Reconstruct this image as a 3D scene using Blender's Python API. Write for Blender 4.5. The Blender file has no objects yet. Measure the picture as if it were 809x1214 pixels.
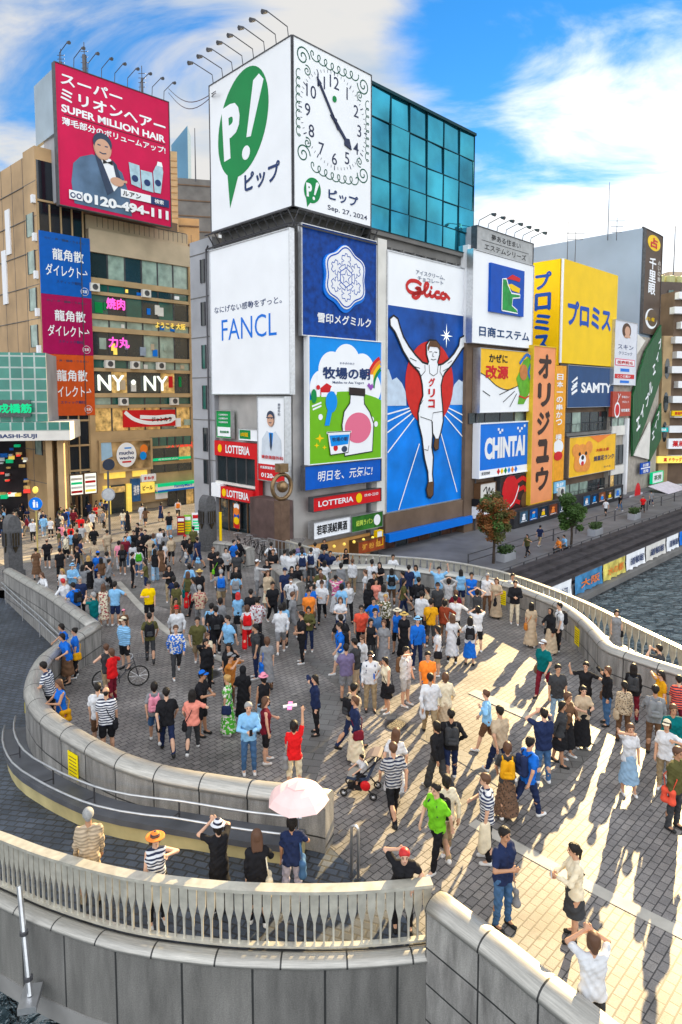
import bpy, math, random
import numpy as np
from mathutils import Vector, geometry
SC = bpy.context.scene
COL = SC.collection
random.seed(7)
R_ = math.radians

# ------------------------------------------------------------------ camera, sky, sun, exposure
FPX, CX, CYO, PITCH, CAMH = 800.0, 404.5, 540.0, R_(5.0), 9.0      # focal length and optical axis in photo pixels
cam = bpy.data.cameras.new("camera")
cam.sensor_fit = 'VERTICAL'; cam.sensor_height = 24.0
cam.lens = FPX / 1214.0 * 24.0
cam.shift_y = (CYO - 607.0) / 1214.0
cam.clip_end = 6000.0
camo = bpy.data.objects.new("camera", cam); COL.objects.link(camo)
camo.location = (0, 0, CAMH); camo.rotation_euler = (R_(90) - PITCH, 0, 0)
SC.camera = camo

SP, CP = math.sin(PITCH), math.cos(PITCH)
def ray(px, py):
    a = (px - CX) / FPX; b = (CYO - py) / FPX
    return Vector((a, CP + b * SP, -SP + b * CP))

SUN_AZ = math.atan2(0.50, 0.866)          # from +Y towards +X
SUN_EL = R_(19.0)
sun = bpy.data.lights.new("sun", 'SUN'); sun.energy = 5.0; sun.angle = R_(0.5); sun.color = (1.0, 0.74, 0.37)
suno = bpy.data.objects.new("sun", sun); COL.objects.link(suno)
sd = Vector((math.sin(SUN_AZ) * math.cos(SUN_EL), math.cos(SUN_AZ) * math.cos(SUN_EL), math.sin(SUN_EL)))
suno.rotation_euler = sd.to_track_quat('Z', 'Y').to_euler()
suno.location = sd * 200

W = bpy.data.worlds.new("World"); SC.world = W; W.use_nodes = True
nt = W.node_tree; nt.nodes.clear()
def wn(t, **k):
    n = nt.nodes.new(t)
    for a, b in k.items(): setattr(n, a, b)
    return n
def wl(a, b): nt.links.new(a, b)
def wmath(op, a, b=None, c=None):
    n = wn('ShaderNodeMath', operation=op)
    for i, v in enumerate((a, b, c)):
        if v is None: continue
        if isinstance(v, (int, float)): n.inputs[i].default_value = v
        else: wl(v, n.inputs[i])
    return n.outputs[0]
sky = wn('ShaderNodeTexSky', sky_type='NISHITA', sun_disc=False)
sky.sun_elevation = SUN_EL; sky.sun_rotation = SUN_AZ; sky.air_density = 1.0; sky.dust_density = 0.0; sky.ozone_density = 4.0
tc = wn('ShaderNodeTexCoord')
sx = wn('ShaderNodeSeparateXYZ'); wl(tc.outputs['Generated'], sx.inputs[0])
zz = wmath('ADD', wmath('MAXIMUM', sx.outputs[2], 0.0), 0.22)
px_ = wmath('DIVIDE', sx.outputs[0], zz); py_ = wmath('DIVIDE', sx.outputs[1], zz)
cmb = wn('ShaderNodeCombineXYZ'); wl(px_, cmb.inputs[0]); wl(py_, cmb.inputs[1])
mp = wn('ShaderNodeMapping'); mp.inputs['Rotation'].default_value = (0, 0, R_(35)); mp.inputs['Scale'].default_value = (1.0, 1.7, 1)
mp.inputs['Location'].default_value = (3.1, 0.4, 0); wl(cmb.outputs[0], mp.inputs[0])
nz = wn('ShaderNodeTexNoise'); nz.inputs['Scale'].default_value = 1.7; nz.inputs['Detail'].default_value = 9; nz.inputs['Roughness'].default_value = 0.58
nz.inputs['Distortion'].default_value = 0.7; wl(mp.outputs[0], nz.inputs['Vector'])
# blue openings in the cloud deck, by direction in the sky
def hole(dirv, lo, hi):
    d = Vector(dirv).normalized()
    vm = wn('ShaderNodeVectorMath', operation='DOT_PRODUCT'); wl(tc.outputs['Generated'], vm.inputs[0]); vm.inputs[1].default_value = d
    mr = wn('ShaderNodeMapRange', interpolation_type='SMOOTHSTEP'); wl(vm.outputs['Value'], mr.inputs[0])
    mr.inputs[1].default_value = lo; mr.inputs[2].default_value = hi
    return mr.outputs[0]
h1 = hole(ray(690, 75), 0.955, 0.994)
h2 = hole(ray(600, 225), 0.986, 0.9995)
hs = wmath('MAXIMUM', h1, wmath('MULTIPLY', h2, 0.8))
h3 = hole(ray(60, 60), 0.93, 0.998)
hs = wmath('MAXIMUM', hs, wmath('MULTIPLY', h3, 0.42))
low = wn('ShaderNodeMapRange'); wl(sx.outputs[2], low.inputs[0]); low.inputs[1].default_value = 0.02; low.inputs[2].default_value = 0.36
low.inputs[3].default_value = 0.27; low.inputs[4].default_value = 0.22
bank = hole(ray(790, 285), 0.950, 0.990)
bank2 = hole(ray(330, 60), 0.94, 0.99)
extra_ = wmath('ADD', wmath('MULTIPLY', bank, 0.30), wmath('MULTIPLY', bank2, 0.05))
cv = wmath('ADD', wmath('SUBTRACT', nz.outputs['Fac'], wmath('MULTIPLY', hs, 0.50)), wmath('ADD', low.outputs[0], extra_))
cr = wn('ShaderNodeMapRange', interpolation_type='SMOOTHSTEP'); wl(cv, cr.inputs[0]); cr.inputs[1].default_value = 0.33; cr.inputs[2].default_value = 0.62
# cloud tone: grey-blue bellies to bright tops; unseen clouds behind the camera get added brightness to lift the shade
nz2 = wn('ShaderNodeTexNoise'); nz2.inputs['Scale'].default_value = 2.6; nz2.inputs['Detail'].default_value = 6; wl(mp.outputs[0], nz2.inputs['Vector'])
cc = wn('ShaderNodeValToRGB'); cc.color_ramp.elements[0].position = 0.30; cc.color_ramp.elements[0].color = (0.60, 0.75, 0.93, 1)
cc.color_ramp.elements[1].position = 0.58; cc.color_ramp.elements[1].color = (1.0, 0.99, 0.97, 1); wl(nz2.outputs['Fac'], cc.inputs[0])
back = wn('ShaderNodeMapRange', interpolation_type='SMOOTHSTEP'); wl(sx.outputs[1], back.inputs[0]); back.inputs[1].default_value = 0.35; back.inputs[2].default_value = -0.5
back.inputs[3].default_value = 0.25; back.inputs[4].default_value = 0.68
hsv = wn('ShaderNodeHueSaturation'); hsv.inputs['Saturation'].default_value = 1.25; wl(sky.outputs[0], hsv.inputs['Color'])
bg1 = wn('ShaderNodeBackground'); wl(hsv.outputs[0], bg1.inputs[0]); bg1.inputs[1].default_value = 0.06
glow = hole(ray(850, 200), 0.90, 0.995)                       # the cloud in front of the low sun shines
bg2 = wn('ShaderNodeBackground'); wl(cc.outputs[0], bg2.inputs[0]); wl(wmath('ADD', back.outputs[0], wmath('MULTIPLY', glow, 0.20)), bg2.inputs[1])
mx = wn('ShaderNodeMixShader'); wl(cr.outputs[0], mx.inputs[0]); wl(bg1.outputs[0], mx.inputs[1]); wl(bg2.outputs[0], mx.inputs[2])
wo = wn('ShaderNodeOutputWorld'); wl(mx.outputs[0], wo.inputs[0])

SC.view_settings.view_transform = 'Standard'; SC.view_settings.look = 'None'
SC.view_settings.gamma = 1.0; SC.view_settings.exposure = 1.72; SC.view_settings.use_curve_mapping = False
try:
    SC.cycles.max_bounces = 5; SC.cycles.diffuse_bounces = 3; SC.cycles.glossy_bounces = 3; SC.cycles.transmission_bounces = 3
    SC.cycles.sample_clamp_indirect = 4.0
except Exception: pass

# ------------------------------------------------------------------ photograph geometry helpers
def gz(x, y):                                   # the deck: level plaza, falling gently into the street beyond it
    t = -0.682 * x + 0.731 * y
    s = max(0.0, t - 24.0)
    return max(-3.0, -0.07 * (s * s / (s + 4.0)))
def rz(x, y):                                   # the ramp that leaves the plaza on the left
    return max(-1.0, min(0.0, (x + 3.5) * 0.14))
def P(px, py, z=0.0):
    r = ray(px, py); t = (z - CAMH) / r.z
    return Vector((r.x * t, r.y * t, z))
def PG(px, py, dz=0.0, f=gz):                   # point dz above surface f
    z = dz
    for _ in range(25):
        p = P(px, py, z); z = f(p.x, p.y) + dz
    return Vector((p.x, p.y, z))
def PD(px, py, depth):
    r = ray(px, py); t = depth / r.y
    return Vector((r.x * t, depth, CAMH + r.z * t))

class Fr:                                       # vertical facade frame: u to the viewer's right, n outwards, z up
    def __init__(s, ox, oy, ux, uy):
        l = math.hypot(ux, uy); s.ox, s.oy, s.ux, s.uy = ox, oy, ux / l, uy / l
        s.nx, s.ny = s.uy, -s.ux
    def pt(s, u, n, z): return (s.ox + u * s.ux + n * s.nx, s.oy + u * s.uy + n * s.ny, z)
    def hit(s, px, py, n=0.0):
        r = ray(px, py)
        den = r.x * s.nx + r.y * s.ny
        t = (s.ox * s.nx + s.oy * s.ny + n) / den
        x, y = r.x * t, r.y * t
        return ((x - s.ox) * s.ux + (y - s.oy) * s.uy, CAMH + r.z * t)
    def rect(s, xl, yt, yb, xr, n=0.0):         # left edge x, its top and bottom y, right edge x
        u0, z1 = s.hit(xl, yt, n); _, z0 = s.hit(xl, yb, n); u1, _ = s.hit(xr, (yt + yb) / 2, n)
        return u0, u1, z0, z1
    def shifted(s, u, n): x, y, _ = s.pt(u, n, 0); return Fr(x, y, s.ux, s.uy)
def uR(fr, px, n=0.0, py=500): return fr.hit(px, py, n)[0]
def zR(fr, px, py, n=0.0): return fr.hit(px, py, n)[1]

DA = (0.695, 0.719); DB = (0.682, -0.731)
C1 = PD(350, 500, 45.0)
FR = Fr(C1.x, C1.y, *DA)                        # river front
FL = Fr(C1.x, C1.y, *DB)                        # street front (u is negative towards the back)

# ------------------------------------------------------------------ materials
_m = {}
def new_mat(name):
    m = bpy.data.materials.new(name); m.use_nodes = True
    b = m.node_tree.nodes['Principled BSDF']
    return m, m.node_tree, b
def M(name, rgb, rough=0.6, metal=0.0, var=0.10, scale=2.0, bump=0.0, bscale=30.0, emit=0.0, spec=None, coat=0.0, detail=4):
    if name in _m: return _m[name]
    m, t, b = new_mat(name)
    b.inputs['Roughness'].default_value = rough; b.inputs['Metallic'].default_value = metal
    b.inputs['Specular IOR Level'].default_value = 0.22 if spec is None else spec
    if coat: b.inputs['Coat Weight'].default_value = coat
    c4 = (*rgb, 1)
    tcn = t.nodes.new('ShaderNodeTexCoord')
    if var > 0:
        n = t.nodes.new('ShaderNodeTexNoise'); n.inputs['Scale'].default_value = scale; n.inputs['Detail'].default_value = detail
        t.links.new(tcn.outputs['Object'], n.inputs['Vector'])
        r = t.nodes.new('ShaderNodeMapRange'); r.inputs[1].default_value = 0.3; r.inputs[2].default_value = 0.7
        r.inputs[3].default_value = 1 - var; r.inputs[4].default_value = 1 + var * 0.6
        t.links.new(n.outputs['Fac'], r.inputs[0])
        x = t.nodes.new('ShaderNodeMix'); x.data_type = 'RGBA'; x.blend_type = 'MULTIPLY'; x.inputs[0].default_value = 1
        x.inputs[6].default_value = c4; t.links.new(r.outputs[0], x.inputs[7])
        t.links.new(x.outputs[2], b.inputs['Base Color'])
    else: b.inputs['Base Color'].default_value = c4
    if bump > 0:
        n2 = t.nodes.new('ShaderNodeTexNoise'); n2.inputs['Scale'].default_value = bscale; n2.inputs['Detail'].default_value = 3
        t.links.new(tcn.outputs['Object'], n2.inputs['Vector'])
        bp = t.nodes.new('ShaderNodeBump'); bp.inputs['Strength'].default_value = bump; bp.inputs['Distance'].default_value = 0.02
        t.links.new(n2.outputs['Fac'], bp.inputs['Height']); t.links.new(bp.outputs[0], b.inputs['Normal'])
    if emit > 0:
        b.inputs['Emission Color'].default_value = c4; b.inputs['Emission Strength'].default_value = emit
    _m[name] = m
    return m
def brick_mat(name, c1, c2, mortar, bw, bh, ms, coord='Object', rot=0.0, rough=0.6, metal=0, offset=0.5, bump=0.3, stain=0.25, sscale=0.35, fine=0.2, streak=None, spots=0):
    if name in _m: return _m[name]
    m, t, b = new_mat(name)
    N = t.nodes.new; L = t.links.new
    tcn = N('ShaderNodeTexCoord'); mpn = N('ShaderNodeMapping'); mpn.inputs['Rotation'].default_value = (0, 0, rot)
    L(tcn.outputs[coord], mpn.inputs[0])
    br = N('ShaderNodeTexBrick'); br.offset = offset; br.inputs['Scale'].default_value = 1.0
    br.inputs['Color1'].default_value = (*c1, 1); br.inputs['Color2'].default_value = (*c2, 1); br.inputs['Mortar'].default_value = (*mortar, 1)
    br.inputs['Brick Width'].default_value = bw; br.inputs['Row Height'].default_value = bh; br.inputs['Mortar Size'].default_value = ms
    br.inputs['Mortar Smooth'].default_value = 0.15; br.inputs['Bias'].default_value = 0.0
    L(mpn.outputs[0], br.inputs['Vector'])
    n = N('ShaderNodeTexNoise'); n.inputs['Scale'].default_value = sscale; n.inputs['Detail'].default_value = 7; n.inputs['Roughness'].default_value = 0.65
    if streak: m2 = N('ShaderNodeMapping'); m2.inputs['Scale'].default_value = streak; L(tcn.outputs[coord], m2.inputs[0]); L(m2.outputs[0], n.inputs['Vector'])
    else: L(tcn.outputs[coord], n.inputs['Vector'])
    r = N('ShaderNodeMapRange'); r.inputs[1].default_value = 0.32; r.inputs[2].default_value = 0.68; r.inputs[3].default_value = 1 - stain; r.inputs[4].default_value = 1 + stain * 0.5
    L(n.outputs['Fac'], r.inputs[0])
    n3 = N('ShaderNodeTexNoise'); n3.inputs['Scale'].default_value = 45; n3.inputs['Detail'].default_value = 2; L(tcn.outputs[coord], n3.inputs['Vector'])
    r3 = N('ShaderNodeMapRange'); r3.inputs[1].default_value = 0.3; r3.inputs[2].default_value = 0.7; r3.inputs[3].default_value = 1 - fine; r3.inputs[4].default_value = 1 + fine
    L(n3.outputs['Fac'], r3.inputs[0])
    mu = N('ShaderNodeMath'); mu.operation = 'MULTIPLY'; L(r.outputs[0], mu.inputs[0]); L(r3.outputs[0], mu.inputs[1])
    x = N('ShaderNodeMix'); x.data_type = 'RGBA'; x.blend_type = 'MULTIPLY'; x.inputs[0].default_value = 1
    L(br.outputs['Color'], x.inputs[6]); L(mu.outputs[0], x.inputs[7]); L(x.outputs[2], b.inputs['Base Color'])
    if spots:                                    # trodden gum and drips
        vo = N('ShaderNodeTexVoronoi'); vo.inputs['Scale'].default_value = spots; L(tcn.outputs[coord], vo.inputs['Vector'])
        ms_ = N('ShaderNodeMapRange'); ms_.inputs[1].default_value = .05; ms_.inputs[2].default_value = .11; ms_.inputs[3].default_value = .45; L(vo.outputs['Distance'], ms_.inputs[0])
        m4 = N('ShaderNodeMath'); m4.operation = 'MULTIPLY'; L(mu.outputs[0], m4.inputs[0]); L(ms_.outputs[0], m4.inputs[1]); L(m4.outputs[0], x.inputs[7])
    b.inputs['Roughness'].default_value = rough; b.inputs['Metallic'].default_value = metal
    bp = N('ShaderNodeBump'); bp.inputs['Strength'].default_value = bump; bp.inputs['Distance'].default_value = 0.01; bp.invert = True
    L(br.outputs['Fac'], bp.inputs['Height']); L(bp.outputs[0], b.inputs['Normal'])
    _m[name] = m
    return m

# ------------------------------------------------------------------ mesh builder and things
def thing(name, label, cat, loc=(0, 0, 0), group=None, rot=0.0):
    o = bpy.data.objects.new(name, None); COL.objects.link(o)
    o.location = loc; o.rotation_euler = (0, 0, rot); o.empty_display_size = 0.2
    tag(o, label, cat, group); return o
def tag(o, label=None, cat=None, group=None, kind=None):
    if label: o['label'] = label
    if cat: o['category'] = cat
    if group: o['group'] = group
    if kind: o['kind'] = kind
    return o
_wl = {}
def root_loc(o):
    while o.parent is not None: o = o.parent
    return Vector(o.location)

class MB:
    def __init__(s): s.V = []; s.F = []; s.UV = {}
    def add(s, vs, fs):
        b = len(s.V); s.V.extend(tuple(v) for v in vs); s.F.extend(tuple(i + b for i in f) for f in fs); return s
    def hexa(s, p):                       # 8 points: bottom ring 0-3 counter-clockwise seen from above, top ring 4-7
        return s.add(p, [(3, 2, 1, 0), (4, 5, 6, 7), (0, 1, 5, 4), (1, 2, 6, 5), (2, 3, 7, 6), (3, 0, 4, 7)])
    def box(s, fr, u0, u1, n0, n1, z0, z1):
        q = [(u0, n1), (u1, n1), (u1, n0), (u0, n0)]
        return s.hexa([fr.pt(u, n, z0) for u, n in q] + [fr.pt(u, n, z1) for u, n in q])
    def wbox(s, cx, cy, z0, z1, sx, sy, rot=0.0):
        c, k = math.cos(rot), math.sin(rot)
        q = [(-sx / 2, -sy / 2), (sx / 2, -sy / 2), (sx / 2, sy / 2), (-sx / 2, sy / 2)]
        q = [(cx + a * c - b * k, cy + a * k + b * c) for a, b in q]
        return s.hexa([(a, b, z0) for a, b in q] + [(a, b, z1) for a, b in q])
    def prism(s, pts, z0, z1):            # polygon counter-clockwise seen from above
        a = sum(pts[i][0] * pts[(i + 1) % len(pts)][1] - pts[(i + 1) % len(pts)][0] * pts[i][1] for i in range(len(pts)))
        if a < 0: pts = pts[::-1]
        n = len(pts)
        vs = [(p[0], p[1], z0) for p in pts] + [(p[0], p[1], z1) for p in pts]
        fs = [(i, (i + 1) % n, n + (i + 1) % n, n + i) for i in range(n)]
        tri = geometry.tessellate_polygon([[Vector((p[0], p[1], 0)) for p in pts]])
        for t in tri:
            q = [pts[i] for i in t]
            ar = (q[1][0] - q[0][0]) * (q[2][1] - q[0][1]) - (q[2][0] - q[0][0]) * (q[1][1] - q[0][1])
            if ar < 0: t = t[::-1]
            fs.append(tuple(n + i for i in t)); fs.append(tuple(t[::-1]))
        return s.add(vs, fs)
    def plate(s, fr, pts, n0, n1):        # polygon in (u, z) on the facade, front face at n1
        a = sum(pts[i][0] * pts[(i + 1) % len(pts)][1] - pts[(i + 1) % len(pts)][0] * pts[i][1] for i in range(len(pts)))
        if a < 0: pts = pts[::-1]
        n = len(pts)
        vs = [fr.pt(u, n1, z) for u, z in pts] + [fr.pt(u, n0, z) for u, z in pts]
        fs = [(n + i, n + (i + 1) % n, (i + 1) % n, i) for i in range(n)]
        tri = geometry.tessellate_polygon([[Vector((p[0], p[1], 0)) for p in pts]])
        for t in tri:
            q = [pts[i] for i in t]
            ar = (q[1][0] - q[0][0]) * (q[2][1] - q[0][1]) - (q[2][0] - q[0][0]) * (q[1][1] - q[0][1])
            fs.append(tuple(t if ar > 0 else t[::-1]))
        return s.add(vs, fs)
    def ellipse(s, fr, u, z, a, b, n0, n1, seg=32, rot=0.0):
        c, k = math.cos(rot), math.sin(rot); pts = []
        for i in range(seg):
            t = 2 * math.pi * i / seg; x, y = a * math.cos(t), b * math.sin(t)
            pts.append((u + x * c - y * k, z + x * k + y * c))
        return s.plate(fr, pts, n0, n1)
    def stroke(s, fr, pts, w, n0, n1, closed=False):   # ribbon along a polyline on the facade
        pts = [tuple(p) for p in pts]
        n = len(pts); Lf = []; Rt = []
        for i in range(n):
            a = pts[i - 1] if (i > 0 or closed) else pts[i]; b = pts[(i + 1) % n] if (i < n - 1 or closed) else pts[i]
            dx, dy = b[0] - a[0], b[1] - a[1]; l = math.hypot(dx, dy) or 1
            ww = w[i] if isinstance(w, (list, tuple)) else w
            nx, ny = -dy / l * ww / 2, dx / l * ww / 2
            Lf.append((pts[i][0] + nx, pts[i][1] + ny)); Rt.append((pts[i][0] - nx, pts[i][1] - ny))
        vs = [fr.pt(u, n1, z) for u, z in Lf] + [fr.pt(u, n1, z) for u, z in Rt]
        fs = []
        for i in range(n if closed else n - 1):
            j = (i + 1) % n; fs.append((n + i, n + j, j, i))
        return s.add(vs, fs)
    def tube(s, pts, r, seg=8, closed=False, cap=True):
        pts = [Vector(p) for p in pts]; n = len(pts); up = None; rings = []
        for i in range(n):
            if closed: d = pts[(i + 1) % n] - pts[i - 1]
            else: d = pts[min(i + 1, n - 1)] - pts[max(i - 1, 0)]
            if d.length < 1e-9: d = Vector((0, 0, 1))
            d.normalize()
            if up is None: up = Vector((0, 0, 1)) if abs(d.z) < 0.9 else Vector((1, 0, 0))
            x = up - d * up.dot(d)
            if x.length < 1e-4: x = Vector((1, 0, 0)) - d * d.x
            x.normalize(); up = x; y = d.cross(x)
            rr = r[i] if isinstance(r, (list, tuple)) else r
            rings.append([pts[i] + (x * math.cos(2 * math.pi * k / seg) + y * math.sin(2 * math.pi * k / seg)) * rr for k in range(seg)])
        vs = [v for g in rings for v in g]; fs = []
        for i in range(n if closed else n - 1):
            j = (i + 1) % n
            for k in range(seg):
                l = (k + 1) % seg; fs.append((i * seg + k, i * seg + l, j * seg + l, j * seg + k))
        if cap and not closed:
            fs.append(tuple(range(seg))[::-1]); fs.append(tuple((n - 1) * seg + k for k in range(seg)))
        return s.add(vs, fs)
    def lathe(s, prof, c, seg=16):
        vs = []; fs = []; n = len(prof)
        for r, z in prof:
            for k in range(seg):
                t = 2 * math.pi * k / seg; vs.append((c[0] + r * math.cos(t), c[1] + r * math.sin(t), c[2] + z))
        for i in range(n - 1):
            for k in range(seg):
                l = (k + 1) % seg; fs.append((i * seg + k, i * seg + l, (i + 1) * seg + l, (i + 1) * seg + k))
        fs.append(tuple(range(seg))[::-1]); fs.append(tuple((n - 1) * seg + k for k in range(seg)))
        return s.add(vs, fs)
    def blob(s, c, rx, ry, rz_, seg=10, rings=6):
        vs = [(c[0], c[1], c[2] - rz_)]; fs = []
        for i in range(1, rings):
            a = -math.pi / 2 + math.pi * i / rings
            for k in range(seg):
                t = 2 * math.pi * k / seg
                vs.append((c[0] + rx * math.cos(a) * math.cos(t), c[1] + ry * math.cos(a) * math.sin(t), c[2] + rz_ * math.sin(a)))
        vs.append((c[0], c[1], c[2] + rz_)); top = len(vs) - 1
        for k in range(seg):
            l = (k + 1) % seg
            fs.append((0, 1 + l, 1 + k)); fs.append((top, 1 + (rings - 2) * seg + k, 1 + (rings - 2) * seg + l))
            for i in range(rings - 2):
                a = 1 + i * seg; b = a + seg; fs.append((a + k, a + l, b + l, b + k))
        return s.add(vs, fs)
    def build(s, name, mat, parent=None, smooth=False, label=None, local=False, uv=None):
        me = bpy.data.meshes.new(name)
        V = s.V
        if parent is not None and not local:
            L = root_loc(parent); V = [(v[0] - L.x, v[1] - L.y, v[2] - L.z) for v in V]
        me.from_pydata(V, [], s.F)
        if uv:
            ul = me.uv_layers.new(name='UVMap'); k = 0
            for f in uv:
                for c in f: ul.data[k].uv = c; k += 1
        me.materials.append(mat)
        if smooth: me.polygons.foreach_set('use_smooth', [True] * len(me.polygons))
        o = bpy.data.objects.new(name, me); COL.objects.link(o)
        if parent is not None: o.parent = parent
        if label: o['label'] = label
        return o
    def solo(s, name, mat, label, cat, group=None, smooth=False, loc=None, kind=None):   # a thing that is one mesh
        if loc is None:
            v = np.array(s.V); loc = ((v[:, 0].min() + v[:, 0].max()) / 2, (v[:, 1].min() + v[:, 1].max()) / 2, v[:, 2].min())
        s.V = [(v[0] - loc[0], v[1] - loc[1], v[2] - loc[2]) for v in s.V]
        o = s.build(name, mat, smooth=smooth); o.location = loc
        return tag(o, label, cat, group, kind)

_fc = {}
def text_mesh(s, bold, res=3):
    k = (s, bold, res)
    if k in _fc: return _fc[k]
    c = bpy.data.curves.new('t', 'FONT'); c.body = s; c.size = 1.0; c.offset = bold; c.resolution_u = res
    o = bpy.data.objects.new('t', c); me = o.to_mesh()
    V = np.array([tuple(v.co) for v in me.vertices]).reshape(-1, 3); F = [tuple(p.vertices) for p in me.polygons]
    o.to_mesh_clear(); bpy.data.objects.remove(o); bpy.data.curves.remove(c)
    _fc[k] = (V, F); return V, F
def put_text(mb, fr, s, u, z, h, n, width=None, align='c', bold=0.012, vertical=False, rot=0.0, slant=0.0, thick=0.0, step=1.08):
    """letters of height h centred on z; u is the centre or the left edge"""
    if vertical:
        zz0 = z
        for ch in s:
            if ch != ' ': put_text(mb, fr, ch, u, zz0 - h / 2, h, n, width, 'c', bold, thick=thick)
            zz0 -= h * step
        return mb
    if bold > .012 and any(0x3040 <= ord(c) < 0xa000 for c in s):
        V0, F0 = text_mesh(s, .004); q = bold * .75; Vs = []; F = []
        for i, (a, b_) in enumerate(((0, 0), (q, 0), (-q, 0), (0, q), (0, -q))):
            F += [tuple(j + i * len(V0) for j in f) for f in F0]; Vs.append(V0 + np.array((a, b_, i * .004)))
        V = np.concatenate(Vs); thick = 0.0
    else: V, F = text_mesh(s, bold)
    if len(V) == 0: return mb
    lo = V.min(0); hi = V.max(0)
    sy = h / max(hi[1] - lo[1], 1e-6)
    if len(s) == 1 and (hi[1] - lo[1]) < 0.5: sy = h / 0.86
    sx_ = sy if width is None else width / max(hi[0] - lo[0], 1e-6)
    if width is not None and len(s) == 1 and (hi[0] - lo[0]) < 0.5: sx_ = width / 0.86
    x = (V[:, 0] - (lo[0] + hi[0]) / 2) * sx_; y = (V[:, 1] - (lo[1] + hi[1]) / 2) * sy
    x = x + slant * y
    if align == 'l': x = x - x.min()
    if align == 'r': x = x - x.max()
    c, k = math.cos(rot), math.sin(rot)
    X = u + x * c - y * k; Y = z + x * k + y * c
    m = len(V)
    vs = [fr.pt(X[i], n + thick + V[i, 2], Y[i]) for i in range(m)]; fs = list(F)
    if thick > 0:
        from collections import Counter
        ed = Counter()
        for f in F:
            for a, b in zip(f, f[1:] + f[:1]): ed[(min(a, b), max(a, b))] += 1
        vs += [fr.pt(X[i], n, Y[i]) for i in range(m)]
        for f in F:
            for a, b in zip(f, f[1:] + f[:1]):
                if ed[(min(a, b), max(a, b))] == 1: fs.append((a, m + a, m + b, b))
    return mb.add(vs, fs)

def smooth_path(pts, step=0.3, closed=False):
    P_ = [Vector((p[0], p[1], p[2] if len(p) > 2 else 0)) for p in pts]; out = []
    n = len(P_)
    for i in range(n - 1):
        p0 = P_[max(i - 1, 0)]; p1 = P_[i]; p2 = P_[i + 1]; p3 = P_[min(i + 2, n - 1)]
        k = max(2, int((p2 - p1).length / step))
        for j in range(k):
            t = j / k
            out.append(0.5 * ((2 * p1) + (p2 - p0) * t + (2 * p0 - 5 * p1 + 4 * p2 - p3) * t * t + (3 * p1 - p0 - 3 * p2 + p3) * t ** 3))
    out.append(P_[-1]); return out
def offset_path(path, d):                      # to the right of travel when d > 0
    out = []
    for i, p in enumerate(path):
        t = (path[min(i + 1, len(path) - 1)] - path[max(i - 1, 0)]); t.z = 0; t.normalize()
        out.append(Vector((p.x + t.y * d, p.y - t.x * d, p.z)))
    return out
def sheet(name, boundary, zf, mat, holes=None, grid=1.5, dz=0.0, kind='structure', label=None):
    b = [Vector((p[0], p[1])) for p in boundary]
    xs = [p.x for p in b]; ys = [p.y for p in b]
    pts = list(b)
    def inside(x, y):
        c = False
        for i in range(len(b)):
            a, d = b[i], b[i - 1]
            if (a.y > y) != (d.y > y) and x < (d.x - a.x) * (y - a.y) / (d.y - a.y) + a.x: c = not c
        return c
    x = min(xs) + grid / 2
    while x < max(xs):
        y = min(ys) + grid / 2
        while y < max(ys):
            if inside(x, y): pts.append(Vector((x, y)))
            y += grid
        x += grid
    n = len(b)
    V, E_, F, *_ = geometry.delaunay_2d_cdt(pts, [], [list(range(n))], 1, 1e-5)
    vs = [(v.x, v.y, zf(v.x, v.y) + dz) for v in V]
    fs = []
    for f in F:
        q = [V[i] for i in f]
        ar = (q[1].x - q[0].x) * (q[2].y - q[0].y) - (q[2].x - q[0].x) * (q[1].y - q[0].y)
        fs.append(tuple(f) if ar > 0 else tuple(f)[::-1])
    mb = MB(); mb.add(vs, fs); o = mb.build(name, mat, smooth=True); o['kind'] = kind
    if label: o['label'] = label
    return o
# ------------------------------------------------------------------ palette
white = M('white_paint', (0.82, 0.83, 0.86), 0.45, var=0.05, scale=0.6)
offwhite = M('off_white', (0.72, 0.70, 0.66), 0.55, var=0.12, scale=0.8)
steel = M('brushed_steel', (0.62, 0.63, 0.65), 0.32, 0.9, var=0.14, scale=5, bump=0.05)
dsteel = M('dark_steel', (0.10, 0.10, 0.11), 0.45, 0.5, var=0.25, scale=3)
black = M('black', (0.015, 0.015, 0.018), 0.5, var=0.1)
ink = M('ink_navy', (0.02, 0.045, 0.15), 0.5, var=0.0)
wsign = M('sign_white', (0.88, 0.90, 0.94), 0.4, var=0.05, scale=0.35)
green = M('sign_green', (0.0, 0.24, 0.06), 0.4, var=0.08, scale=0.7)
dgreen = M('ornament_green', (0.0, 0.09, 0.055), 0.5, var=0)
blue = M('sign_blue', (0.0, 0.075, 0.46), 0.4, var=0.15, scale=0.8)
bblue = M('bright_blue', (0.0, 0.17, 0.72), 0.4, var=0.06, scale=0.7)
skyb = M('poster_sky', (0.0, 0.27, 0.80), 0.4, var=0.05)
red = M('sign_red', (0.62, 0.012, 0.018), 0.4, var=0.08, scale=0.9)
pink = M('sign_pink', (0.60, 0.0, 0.07), 0.42, var=0.10, scale=0.5)
yellow = M('sign_yellow', (0.90, 0.58, 0.0), 0.4, var=0.06, scale=0.6)
orange = M('sign_orange', (0.85, 0.22, 0.03), 0.4, var=0.06, scale=0.7)
salmon_m = M('sign_salmon', (0.88, 0.33, 0.14), 0.42, var=0.08, scale=0.8)
navy = M('sign_navy', (0.015, 0.065, 0.19), 0.4, var=0.1, scale=0.8)
brown = M('brown', (0.13, 0.065, 0.03), 0.6, var=0.2)
skin_m = M('printed_skin', (0.62, 0.36, 0.25), 0.5, var=0.0)
greyp = M('grey_print', (0.30, 0.36, 0.46), 0.5, var=0.15, scale=1.5)
dgreyp = M('dark_print', (0.04, 0.06, 0.11), 0.5, var=0.15)
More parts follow.
